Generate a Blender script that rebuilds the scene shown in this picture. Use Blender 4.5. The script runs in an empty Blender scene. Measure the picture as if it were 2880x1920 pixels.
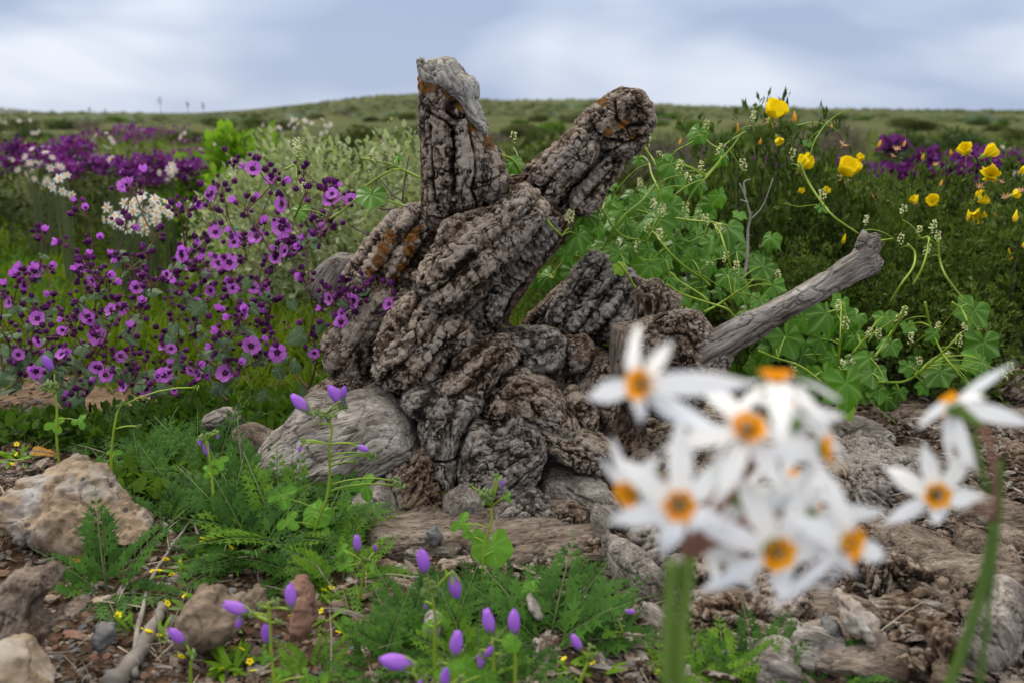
import bpy, math, random
import numpy as np
from math import sin, cos, pi, radians, tan, atan2, sqrt
from mathutils import Vector, Matrix, Euler, Quaternion

random.seed(11); rng = np.random.default_rng(11)
scene = bpy.context.scene
C = scene.collection

# ---------------------------------------------------------------- camera
CAMH = 0.55
PITCH = radians(12.91)
cam_d = bpy.data.cameras.new("camera")
cam_d.lens = 35.0; cam_d.sensor_width = 36.0
cam_d.clip_start = 0.02; cam_d.clip_end = 5000
cam = bpy.data.objects.new("camera", cam_d)
cam.location = (0, 0, CAMH)
cam.rotation_euler = (radians(90) - PITCH, 0, 0)
C.objects.link(cam); scene.camera = cam
cam_d.dof.use_dof = True
cam_d.dof.focus_distance = 1.46
cam_d.dof.aperture_fstop = 5.0
cam_d.dof.aperture_blades = 9

# ---------------------------------------------------------------- world + sun (bright overcast)
SUN_EL, SUN_AZ = radians(52), radians(-40)      # azimuth from +Y towards +X
world = bpy.data.worlds.new("World"); scene.world = world; world.use_nodes = True
nt = world.node_tree; nt.nodes.clear()
def wn(t, **kw):
    n = nt.nodes.new(t)
    for k, v in kw.items(): setattr(n, k, v)
    return n
out = wn('ShaderNodeOutputWorld'); bg = wn('ShaderNodeBackground')
sky = wn('ShaderNodeTexSky', sky_type='NISHITA', sun_disc=False, sun_elevation=SUN_EL, sun_rotation=SUN_AZ)
sky.air_density = 1.0; sky.dust_density = 2.0
tc = wn('ShaderNodeTexCoord'); sep = wn('ShaderNodeSeparateXYZ')
nt.links.new(tc.outputs['Generated'], sep.inputs[0])
# project direction to a cloud deck: x/(z+k), y/(z+k)
zk = wn('ShaderNodeMath', operation='ADD'); zk.inputs[1].default_value = 0.36
zm = wn('ShaderNodeMath', operation='MAXIMUM'); zm.inputs[1].default_value = 0.0
nt.links.new(sep.outputs[2], zm.inputs[0]); nt.links.new(zm.outputs[0], zk.inputs[0])
dx = wn('ShaderNodeMath', operation='DIVIDE'); dy = wn('ShaderNodeMath', operation='DIVIDE')
nt.links.new(sep.outputs[0], dx.inputs[0]); nt.links.new(zk.outputs[0], dx.inputs[1])
nt.links.new(sep.outputs[1], dy.inputs[0]); nt.links.new(zk.outputs[0], dy.inputs[1])
comb = wn('ShaderNodeCombineXYZ')
nt.links.new(dx.outputs[0], comb.inputs[0]); nt.links.new(dy.outputs[0], comb.inputs[1])
n1 = wn('ShaderNodeTexNoise'); n1.inputs['Scale'].default_value = 1.6; n1.inputs['Detail'].default_value = 3.5
n1.inputs['Roughness'].default_value = 0.45; n1.inputs['Distortion'].default_value = 0.35
mp = wn('ShaderNodeMapping'); mp.inputs['Location'].default_value = (20.4, 1.1, 5.0); mp.inputs['Scale'].default_value = (0.8, 1.0, 1)
nt.links.new(comb.outputs[0], mp.inputs[0]); nt.links.new(mp.outputs[0], n1.inputs['Vector'])
cr = wn('ShaderNodeValToRGB')
e = cr.color_ramp.elements
e[0].position = 0.38; e[0].color = (0.27, 0.33, 0.475, 1)
e[1].position = 0.62; e[1].color = (0.60, 0.635, 0.71, 1)
m_ = cr.color_ramp.elements.new(0.49); m_.color = (0.385, 0.445, 0.565, 1)
nt.links.new(n1.outputs['Fac'], cr.inputs[0])
# horizon band a little paler
mr = wn('ShaderNodeMapRange'); mr.inputs[1].default_value = 0.0; mr.inputs[2].default_value = 0.09
mr.inputs[3].default_value = 0.35; mr.inputs[4].default_value = 0.0
nt.links.new(zm.outputs[0], mr.inputs[0])
mx0 = wn('ShaderNodeMix', data_type='RGBA'); mx0.inputs[7].default_value = (0.37, 0.43, 0.545, 1)
nt.links.new(mr.outputs[0], mx0.inputs[0]); nt.links.new(cr.outputs[0], mx0.inputs[6])
sc_ = wn('ShaderNodeMix', data_type='RGBA', blend_type='MULTIPLY'); sc_.inputs[0].default_value = 1
SKYMUL = 0.105
sc_.inputs[7].default_value = (SKYMUL, SKYMUL, SKYMUL, 1)
nt.links.new(sky.outputs[0], sc_.inputs[6])
mx = wn('ShaderNodeMix', data_type='RGBA'); mx.inputs[0].default_value = 0.93   # cloud cover
nt.links.new(sc_.outputs[2], mx.inputs[6]); nt.links.new(mx0.outputs[2], mx.inputs[7])
zc = wn('ShaderNodeMapRange'); zc.inputs[1].default_value = 0.12; zc.inputs[2].default_value = 0.55
zmx = wn('ShaderNodeMix', data_type='RGBA'); zmx.inputs[7].default_value = (0.47, 0.455, 0.43, 1)     # unseen overhead sky, made warm neutral for its light on the scene
nt.links.new(zm.outputs[0], zc.inputs[0]); nt.links.new(zc.outputs[0], zmx.inputs[0]); nt.links.new(mx.outputs[2], zmx.inputs[6])
nt.links.new(zmx.outputs[2], bg.inputs[0])
zr = wn('ShaderNodeMapRange'); zr.inputs[1].default_value = 0.1; zr.inputs[2].default_value = 1.0; zr.inputs[3].default_value = 1.0; zr.inputs[4].default_value = 2.75  # unseen sky brightened towards the zenith to add top light
nt.links.new(zm.outputs[0], zr.inputs[0]); nt.links.new(zr.outputs[0], bg.inputs[1])
nt.links.new(bg.outputs[0], out.inputs[0])

sun_d = bpy.data.lights.new("sun", 'SUN'); sun_d.energy = 1.5; sun_d.angle = radians(14)
sun_d.color = (1.0, 0.93, 0.83)
sun = bpy.data.objects.new("sun", sun_d); C.objects.link(sun)
sd = Vector((sin(SUN_AZ) * cos(SUN_EL), cos(SUN_AZ) * cos(SUN_EL), sin(SUN_EL)))
sun.rotation_euler = sd.to_track_quat('Z', 'Y').to_euler(); sun.location = (0, 0, 8)

scene.view_settings.view_transform = 'Standard'; scene.view_settings.look = 'None'
scene.view_settings.exposure = 0.56; scene.view_settings.gamma = 1.0
scene.view_settings.use_curve_mapping = False
scene.render.engine = 'CYCLES'
scene.cycles.use_denoising = True
scene.cycles.max_bounces = 4; scene.cycles.diffuse_bounces = 2; scene.cycles.transmission_bounces = 3
scene.cycles.transparent_max_bounces = 4

# ---------------------------------------------------------------- picture <-> place
CT, ST = cos(PITCH), sin(PITCH)
def P(u, v, Y):
    """world point at depth Y that the photo shows at source pixel (u, v)"""
    a = (u - 1440) / 2800.0; b = (960 - v) / 2800.0
    dy_ = CT + b * ST; dz_ = -ST + b * CT
    t = Y / dy_
    return Vector((a * t, Y, CAMH + dz_ * t))
def GY(v, z=0.0):
    """depth at which height z shows at row v"""
    b = (960 - v) / 2800.0
    return (z - CAMH) * (CT + b * ST) / (-ST + b * CT)
def F(pts): return [(x * 1.2245, y * 1.2245) for x, y in pts]
def R(k, pts):
    ox, oy, s = {1: (0, 0, 1.6333), 3: (0, 960, 1.6333), 5: (800, 100, 1.96), 6: (700, 800, 1.96), 8: (1500, 450, 2.851),
                 4: (900, 1350, 2.352), 7: (1600, 850, 1.8375), 2: (1900, 1400, 2.4), 9: (0, 1200, 2.1778),
                 10: (1700, 220, 1.9932), 11: (400, 400, 3.136), 12: (1440, 960, 1.6333), 13: (1440, 0, 1.6333)}[k]
    return [(ox + x / s, oy + y / s) for x, y in pts]

# ---------------------------------------------------------------- numpy noise
def _h(ix, iy, iz, s=0):
    n = (ix.astype(np.int64) * 374761393 + iy.astype(np.int64) * 668265263 + iz.astype(np.int64) * 2147483647 + s * 974634777) & 0xffffffff
    n = ((n ^ (n >> 13)) * 1274126177) & 0xffffffff
    n = ((n ^ (n >> 15)) * 2246822519) & 0xffffffff
    return ((n ^ (n >> 16)) & 0xffffff) / float(0xffffff)
def vnoise(p, s=0):
    i = np.floor(p).astype(np.int64); f = p - i; f = f * f * f * (f * (f * 6 - 15) + 10)
    r = 0
    for a in (0, 1):
        wx = f[:, 0] if a else 1 - f[:, 0]
        for b in (0, 1):
            wy = f[:, 1] if b else 1 - f[:, 1]
            for c in (0, 1):
                wz = f[:, 2] if c else 1 - f[:, 2]
                r = r + wx * wy * wz * _h(i[:, 0] + a, i[:, 1] + b, i[:, 2] + c, s)
    return r * 2 - 1
def fbm(p, o=4, s=0, g=0.5):
    a, t, r = 1.0, 0.0, 0
    for k in range(o):
        r = r + a * vnoise(p * (2.03 ** k) + k * 7.31, s + k); t += a; a *= g
    return r / t
def billow(p, o=3, s=0):
    a, t, r = 1.0, 0.0, 0
    for k in range(o):
        r = r + a * np.abs(vnoise(p * (2.1 ** k) + k * 3.7, s + k)); t += a; a *= .5
    return r / t
def voro(p, s=0):
    """(F1, F2-F1 edge measure, cell hash)"""
    i = np.floor(p).astype(np.int64); f = p - i
    n = len(p); d1 = np.full(n, 9.); d2 = np.full(n, 9.); cid = np.zeros(n)
    for a in (-1, 0, 1):
        for b in (-1, 0, 1):
            for c in (-1, 0, 1):
                x, y, z = i[:, 0] + a, i[:, 1] + b, i[:, 2] + c
                q = np.stack([a + _h(x, y, z, s), b + _h(x, y, z, s + 1), c + _h(x, y, z, s + 2)], 1) - f
                d = np.sqrt((q * q).sum(1))
                near = d < d1
                d2 = np.where(near, d1, np.minimum(d2, d))
                cid = np.where(near, _h(x, y, z, s + 3), cid)
                d1 = np.where(near, d, d1)
    return d1, d2 - d1, cid
def sstep(a, b, x):
    t = np.clip((x - a) / (b - a), 0, 1); return t * t * (3 - 2 * t)

# ---------------------------------------------------------------- ground height
_cx = np.array([-2000, -108, -90, -74, -62, -52, -38, -24, -13, -2, 15, 26, 40, 70, 108, 2000.])
_cz = np.array([.55, .55, .62, .62, .66, 1.2, 2.5, 3.85, 3.75, 2.9, 3.05, 2.3, 1.75, 1.3, .95, .8])
def gz(x, y):
    x = np.asarray(x, float); y = np.asarray(y, float)
    sh = x.shape
    xf = np.ravel(x + 0 * y); yf = np.ravel(y + 0 * x)
    p = np.stack([xf, yf, 0 * xf], 1)
    near = 1 / (1 + (np.maximum(yf, 0) / 6) ** 2)
    z = (fbm(p * 2.2, 3, 5) * .022 + fbm(p * 9, 3, 9) * .007) * near
    z = z + fbm(p * .22, 3, 21) * .07 * sstep(2.5, 9, yf) * (1 - sstep(60, 120, yf))
    z = z - 0.10 * sstep(2.0, 4.5, yf)                      # the plain lies a little lower than the stump's mound
    yy = np.maximum(yf, 1)
    cz_ = np.interp(xf / yy * 200, _cx, _cz)
    k = sstep(22, 200, yf)
    far = cz_ * k * np.where(yf > 200, np.maximum(0, 1 - (yf - 200) / 250), 1)
    z = z + far + fbm(p * .04, 2, 3) * .12 * sstep(30, 100, yf) * (1 - sstep(150, 200, yf))
    return z.reshape(sh)
def gz1(x, y): return float(gz(np.array([x]), np.array([y]))[0])
def G(u, v):
    """ground point shown at source pixel (u, v)"""
    z = 0.0
    for _ in range(4):
        Y = GY(v, z); p = P(u, v, Y); z = gz1(p.x, p.y)
    return Vector((p.x, p.y, z))

# ---------------------------------------------------------------- object helpers
def tag(o, label=None, cat=None, group=None, kind=None):
    if label: o['label'] = label
    if cat: o['category'] = cat
    if group: o['group'] = group
    if kind: o['kind'] = kind
    return o
def empty(name, loc=(0, 0, 0), rz=0.0, label=None, cat=None, group=None):
    o = bpy.data.objects.new(name, None); C.objects.link(o)
    o.location = loc; o.rotation_euler = (0, 0, rz); o.empty_display_size = .02
    return tag(o, label, cat, group)
def link(name, me, parent=None, loc=None, rot=None, sc=None):
    o = bpy.data.objects.new(name, me); C.objects.link(o)
    if parent is not None: o.parent = parent
    if loc is not None: o.location = loc
    if rot is not None:
        if isinstance(rot, Quaternion): o.rotation_mode = 'QUATERNION'; o.rotation_quaternion = rot
        else: o.rotation_euler = rot
    if sc is not None: o.scale = (sc,) * 3 if not hasattr(sc, '__len__') else sc
    return o
def mesh_np(name, V, Fc, mats=(), midx=None, smooth=True, attrs=None):
    """V (n,3), Fc (m,3) or (m,4) int arrays"""
    me = bpy.data.meshes.new(name)
    V = np.ascontiguousarray(V, dtype=np.float32); Fc = np.ascontiguousarray(Fc, dtype=np.int32)
    k = Fc.shape[1]
    me.vertices.add(len(V)); me.vertices.foreach_set('co', V.ravel())
    me.loops.add(Fc.size); me.loops.foreach_set('vertex_index', Fc.ravel())
    me.polygons.add(len(Fc)); me.polygons.foreach_set('loop_start', np.arange(0, Fc.size, k, dtype=np.int32))
    me.polygons.foreach_set('loop_total', np.full(len(Fc), k, dtype=np.int32))
    me.polygons.foreach_set('use_smooth', np.full(len(Fc), smooth))
    for m in mats: me.materials.append(m)
    if midx is not None: me.polygons.foreach_set('material_index', np.asarray(midx, dtype=np.int32))
    me.update(calc_edges=True)
    for nm, val in (attrs or {}).items():
        at = me.attributes.new(nm, 'FLOAT', 'POINT'); at.data.foreach_set('value', np.asarray(val, dtype=np.float32))
    return me
class MB:
    """collects quads/tris into one mesh"""
    def __init__(s): s.v = []; s.f = []; s.m = []
    def add(s, vs, fs, m=0):
        b = len(s.v); s.v += [tuple(v) for v in vs]
        for f in fs: s.f.append(tuple(i + b for i in f)); s.m.append(m)
    def tube(s, pts, r, n=6, m=0, cap=True):
        pts = [Vector(p) for p in pts]; k = len(pts)
        rr = r if hasattr(r, '__len__') else [r] * k
        rings = []; t0 = (pts[1] - pts[0]).normalized()
        up = Vector((0, 0, 1)) if abs(t0.z) < .9 else Vector((1, 0, 0))
        a = t0.cross(up).normalized()
        for i in range(k):
            t = (pts[min(i + 1, k - 1)] - pts[max(i - 1, 0)]).normalized()
            a = (a - t * a.dot(t)); a = a.normalized() if a.length > 1e-6 else t.orthogonal().normalized()
            b = t.cross(a)
            rings.append([pts[i] + (a * cos(2 * pi * j / n) + b * sin(2 * pi * j / n)) * rr[i] for j in range(n)])
        vs = [p for g in rings for p in g]
        fs = [(i * n + j, i * n + (j + 1) % n, (i + 1) * n + (j + 1) % n, (i + 1) * n + j) for i in range(k - 1) for j in range(n)]
        if cap: fs += [tuple(range(n))[::-1], tuple((k - 1) * n + j for j in range(n))]
        s.add(vs, fs, m)
    def mesh(s, name, mats, smooth=True):
        me = bpy.data.meshes.new(name); me.from_pydata(s.v, [], s.f)
        for mt in mats: me.materials.append(mt)
        me.polygons.foreach_set('material_index', s.m)
        me.polygons.foreach_set('use_smooth', [smooth] * len(s.f)); me.update()
        return me
def bez(p0, p1, p2, n=8):
    return [p0 * (1 - t) ** 2 + p1 * 2 * t * (1 - t) + p2 * t * t for t in [i / (n - 1) for i in range(n)]]
def crom(pts, n=5):
    pts = [Vector(p) for p in pts]; q = [pts[0] * 2 - pts[1]] + pts + [pts[-1] * 2 - pts[-2]]; r = []
    for i in range(1, len(q) - 2):
        for k in range(n):
            t = k / n; a, b, c, d = q[i - 1], q[i], q[i + 1], q[i + 2]
            r.append(.5 * ((2 * b) + (c - a) * t + (2 * a - 5 * b + 4 * c - d) * t * t + (3 * b - a - 3 * c + d) * t ** 3))
    r.append(pts[-1]); return r
def rnd(a, b): return random.uniform(a, b)

# ---------------------------------------------------------------- materials
def lin(c): return tuple(c) + (1,) if len(c) == 3 else c
def new_mat(name):
    m = bpy.data.materials.new(name); m.use_nodes = True; t = m.node_tree; t.nodes.clear()
    o = t.nodes.new('ShaderNodeOutputMaterial'); b = t.nodes.new('ShaderNodeBsdfPrincipled')
    t.links.new(b.outputs[0], o.inputs[0]); return m, t, b, o
def N(t, ty, ins=None, **kw):
    n = t.nodes.new(ty)
    for k, v in kw.items(): setattr(n, k, v)
    for k, v in (ins or {}).items():
        if hasattr(v, 'is_output') or isinstance(v, bpy.types.NodeSocket): t.links.new(v, n.inputs[k])
        else: n.inputs[k].default_value = v
    return n
def ramp(t, fac, stops):
    r = t.nodes.new('ShaderNodeValToRGB'); t.links.new(fac, r.inputs[0]); el = r.color_ramp.elements
    while len(el) < len(stops): el.new(0.5)
    for q, (p, c) in zip(el, stops): q.position = p; q.color = lin(c)
    return r.outputs[0]
def leafmat(name, c1, c2, trans=0.35, rough=.5, scale=18., spec=.10, tcol=None, vein=None):
    """foliage or petal: two tones by noise and by object, light coming through"""
    m, t, b, o = new_mat(name)
    geo = N(t, 'ShaderNodeNewGeometry'); oi = N(t, 'ShaderNodeObjectInfo')
    ns = N(t, 'ShaderNodeTexNoise', {'Vector': geo.outputs['Position'], 'Scale': scale, 'Detail': 3.})
    ad = N(t, 'ShaderNodeMath', {0: oi.outputs['Random'], 1: .35}, operation='MULTIPLY')
    a2 = N(t, 'ShaderNodeMath', {0: geo.outputs['Random Per Island'], 1: .45}, operation='MULTIPLY')
    s1 = N(t, 'ShaderNodeMath', {0: ns.outputs['Fac'], 1: .55}, operation='MULTIPLY')
    s2 = N(t, 'ShaderNodeMath', {0: ad.outputs[0], 1: s1.outputs[0]}, operation='ADD')
    s3 = N(t, 'ShaderNodeMath', {0: s2.outputs[0], 1: a2.outputs[0]}, operation='ADD')
    col = ramp(t, s3.outputs[0], [(.2, c1), (.85, c2)])
    if vein:
        va = N(t, 'ShaderNodeAttribute', attribute_name='vein'); vf = N(t, 'ShaderNodeMath', {0: va.outputs['Fac'], 1: .6}, operation='MULTIPLY')
        col = N(t, 'ShaderNodeMix', {0: vf.outputs[0], 6: col, 7: lin(vein)}, data_type='RGBA').outputs[2]
    t.links.new(col, b.inputs['Base Color']); b.inputs['Roughness'].default_value = rough
    b.inputs['Specular IOR Level'].default_value = spec
    fine = N(t, 'ShaderNodeTexNoise', {'Vector': geo.outputs['Position'], 'Scale': 420., 'Detail': 2.})
    bp = N(t, 'ShaderNodeBump', {'Height': fine.outputs['Fac'], 'Strength': .25, 'Distance': .001})
    t.links.new(bp.outputs[0], b.inputs['Normal'])
    tr = N(t, 'ShaderNodeBsdfTranslucent')
    if tcol: tr.inputs[0].default_value = lin(tcol)
    else:
        g = N(t, 'ShaderNodeMix', {6: col, 7: (1.35, 1.5, .7, 1)}, data_type='RGBA', blend_type='MULTIPLY'); g.inputs[0].default_value = 1
        t.links.new(g.outputs[2], tr.inputs[0])
    ms = N(t, 'ShaderNodeMixShader', {0: trans, 1: b.outputs[0], 2: tr.outputs[0]})
    t.links.new(ms.outputs[0], o.inputs[0]); return m
def plainmat(name, c1, c2, rough=.6, scale=30., spec=.3, bump=.3, bscale=200., bdist=.001):
    m, t, b, o = new_mat(name)
    geo = N(t, 'ShaderNodeNewGeometry'); oi = N(t, 'ShaderNodeObjectInfo')
    ns = N(t, 'ShaderNodeTexNoise', {'Vector': geo.outputs['Position'], 'Scale': scale, 'Detail': 4.})
    s = N(t, 'ShaderNodeMath', {0: oi.outputs['Random'], 1: .4, 2: ns.outputs['Fac']}, operation='MULTIPLY_ADD')
    t.links.new(ramp(t, s.outputs[0], [(.3, c1), (1.0, c2)]), b.inputs['Base Color'])
    b.inputs['Roughness'].default_value = rough; b.inputs['Specular IOR Level'].default_value = spec
    fine = N(t, 'ShaderNodeTexNoise', {'Vector': geo.outputs['Position'], 'Scale': bscale, 'Detail': 4.})
    bp = N(t, 'ShaderNodeBump', {'Height': fine.outputs['Fac'], 'Strength': bump, 'Distance': bdist})
    t.links.new(bp.outputs[0], b.inputs['Normal']); return m

def bark_mat(name, stops, lichen=True, k=1.0):
    """corky cactus bark: grey and brown by noise, crumbly relief, rust lichen where the 'lich' attribute says"""
    m, t, b, o = new_mat(name)
    geo = N(t, 'ShaderNodeNewGeometry'); pos = geo.outputs['Position']
    big = N(t, 'ShaderNodeTexNoise', {'Vector': pos, 'Scale': 11., 'Detail': 5., 'Roughness': .65, 'Distortion': .4})
    sm = N(t, 'ShaderNodeTexNoise', {'Vector': pos, 'Scale': 75., 'Detail': 5., 'Roughness': .7})
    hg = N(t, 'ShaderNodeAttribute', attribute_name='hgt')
    a = N(t, 'ShaderNodeMath', {0: big.outputs['Fac'], 1: .42, 2: 0.}, operation='MULTIPLY_ADD')
    xs = N(t, 'ShaderNodeTexNoise', {'Vector': pos, 'Scale': 260., 'Detail': 3., 'Roughness': .6})
    a = N(t, 'ShaderNodeMath', {0: xs.outputs['Fac'], 1: .2, 2: a.outputs[0]}, operation='MULTIPLY_ADD')
    c = N(t, 'ShaderNodeMath', {0: sm.outputs['Fac'], 1: .38, 2: a.outputs[0]}, operation='MULTIPLY_ADD')
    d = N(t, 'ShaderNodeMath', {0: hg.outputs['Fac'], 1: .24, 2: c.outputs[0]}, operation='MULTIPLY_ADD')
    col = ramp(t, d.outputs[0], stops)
    # pale crust flecks
    fl = N(t, 'ShaderNodeTexNoise', {'Vector': pos, 'Scale': 130., 'Detail': 3., 'Roughness': .6})
    fl2 = N(t, 'ShaderNodeTexNoise', {'Vector': pos, 'Scale': 14., 'Detail': 2.})
    fm = N(t, 'ShaderNodeMath', {0: fl.outputs['Fac'], 1: fl2.outputs['Fac']}, operation='MULTIPLY')
    fr = N(t, 'ShaderNodeMapRange', {0: fm.outputs[0], 1: .305, 2: .36, 3: 0., 4: .7})
    col2 = N(t, 'ShaderNodeMix', {0: fr.outputs[0], 6: col, 7: (.46, .42, .38, 1)}, data_type='RGBA').outputs[2]
    if lichen:
        la = N(t, 'ShaderNodeAttribute', attribute_name='lich')
        ln = N(t, 'ShaderNodeTexNoise', {'Vector': pos, 'Scale': 90., 'Detail': 4., 'Roughness': .7})
        lm = N(t, 'ShaderNodeMath', {0: la.outputs['Fac'], 1: .8, 2: ln.outputs['Fac']}, operation='MULTIPLY_ADD')
        lr = N(t, 'ShaderNodeMapRange', {0: lm.outputs[0], 1: .86, 2: 1.06, 3: 0., 4: .9})
        lc = ramp(t, N(t, 'ShaderNodeTexNoise', {'Vector': pos, 'Scale': 60., 'Detail': 3.}).outputs['Fac'],
                  [(.3, (.075, .05, .015)), (.55, (.24, .10, .02)), (.75, (.38, .17, .035))])
        col2 = N(t, 'ShaderNodeMix', {0: lr.outputs[0], 6: col2, 7: lc}, data_type='RGBA').outputs[2]
    t.links.new(col2, b.inputs['Base Color']); b.inputs['Roughness'].default_value = .92
    b.inputs['Specular IOR Level'].default_value = .12
    f1 = N(t, 'ShaderNodeTexNoise', {'Vector': pos, 'Scale': 210., 'Detail': 6., 'Roughness': .72})
    v1 = N(t, 'ShaderNodeTexVoronoi', {'Vector': pos, 'Scale': 95.}, feature='F1')
    sm2 = N(t, 'ShaderNodeMath', {0: v1.outputs['Distance'], 1: -.6, 2: f1.outputs['Fac']}, operation='MULTIPLY_ADD')
    bp = N(t, 'ShaderNodeBump', {'Height': sm2.outputs[0], 'Strength': 1.0, 'Distance': .007 * k})
    t.links.new(bp.outputs[0], b.inputs['Normal']); return m
def wood_mat(name, stops, k=1.0, holes=True):
    """weathered grey wood: grain along the 'ga' attribute, across 'gb'"""
    m, t, b, o = new_mat(name)
    geo = N(t, 'ShaderNodeNewGeometry'); pos = geo.outputs['Position']
    ga = N(t, 'ShaderNodeAttribute', attribute_name='ga'); gb = N(t, 'ShaderNodeAttribute', attribute_name='gb'); gc = N(t, 'ShaderNodeAttribute', attribute_name='gc')
    cb = N(t, 'ShaderNodeCombineXYZ', {0: ga.outputs['Fac'], 1: gb.outputs['Fac'], 2: gc.outputs['Fac']})
    wr = N(t, 'ShaderNodeTexNoise', {'Vector': pos, 'Scale': 9., 'Detail': 3.})
    wsc = N(t, 'ShaderNodeVectorMath', {0: wr.outputs['Color'], 1: (.02, .035, .02)}, operation='MULTIPLY')
    wad = N(t, 'ShaderNodeVectorMath', {0: cb.outputs[0], 1: wsc.outputs[0]}, operation='ADD')
    mpp = N(t, 'ShaderNodeMapping', {0: wad.outputs[0]}); mpp.inputs['Scale'].default_value = (22, 330, 330)
    g1 = N(t, 'ShaderNodeTexNoise', {'Vector': mpp.outputs[0], 'Scale': 1., 'Detail': 5., 'Roughness': .65})
    mp2 = N(t, 'ShaderNodeMapping', {0: wad.outputs[0]}); mp2.inputs['Scale'].default_value = (5, 45, 45)
    g2 = N(t, 'ShaderNodeTexNoise', {'Vector': mp2.outputs[0], 'Scale': 1., 'Detail': 4., 'Roughness': .6})
    bl = N(t, 'ShaderNodeTexNoise', {'Vector': pos, 'Scale': 16., 'Detail': 4.})
    s = N(t, 'ShaderNodeMath', {0: g1.outputs['Fac'], 1: .4}, operation='MULTIPLY')
    s = N(t, 'ShaderNodeMath', {0: g2.outputs['Fac'], 1: .35, 2: s.outputs[0]}, operation='MULTIPLY_ADD')
    s = N(t, 'ShaderNodeMath', {0: bl.outputs['Fac'], 1: .3, 2: s.outputs[0]}, operation='MULTIPLY_ADD')
    t.links.new(ramp(t, s.outputs[0], stops), b.inputs['Base Color'])
    b.inputs['Roughness'].default_value = .85; b.inputs['Specular IOR Level'].default_value = .15
    hh = g1.outputs['Fac']
    if holes:
        vm = N(t, 'ShaderNodeMapping', {0: wad.outputs[0]}); vm.inputs['Scale'].default_value = (60, 130, 130)
        vv = N(t, 'ShaderNodeTexVoronoi', {'Vector': vm.outputs[0], 'Scale': 1., 'Randomness': 1.})
        hr = N(t, 'ShaderNodeMapRange', {0: vv.outputs['Distance'], 1: .12, 2: .26, 3: -1.2, 4: 0.})
        hh = N(t, 'ShaderNodeMath', {0: hh, 1: hr.outputs[0]}, operation='ADD').outputs[0]
    bp = N(t, 'ShaderNodeBump', {'Height': hh, 'Strength': 1.0, 'Distance': .003 * k})
    t.links.new(bp.outputs[0], b.inputs['Normal']); return m

M = {}
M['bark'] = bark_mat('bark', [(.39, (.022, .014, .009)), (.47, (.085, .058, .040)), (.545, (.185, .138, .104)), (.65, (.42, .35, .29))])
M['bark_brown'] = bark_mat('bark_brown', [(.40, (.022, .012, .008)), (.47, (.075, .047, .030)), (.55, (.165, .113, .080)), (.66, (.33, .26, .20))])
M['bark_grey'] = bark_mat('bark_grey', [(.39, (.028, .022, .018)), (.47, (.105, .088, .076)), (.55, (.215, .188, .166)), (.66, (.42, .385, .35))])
M['wood'] = wood_mat('weathered_wood', [(.38, (.025, .018, .014)), (.46, (.125, .105, .09)), (.56, (.28, .255, .23)), (.68, (.50, .47, .44))])
M['wood_dark'] = wood_mat('weathered_wood_dark', [(.38, (.025, .017, .012)), (.46, (.09, .066, .05)), (.56, (.21, .17, .138)), (.68, (.38, .33, .28))])
M['wood_pale'] = wood_mat('weathered_wood_pale', [(.37, (.05, .042, .035)), (.46, (.21, .19, .165)), (.56, (.40, .38, .35)), (.70, (.60, .58, .55))])
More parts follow.
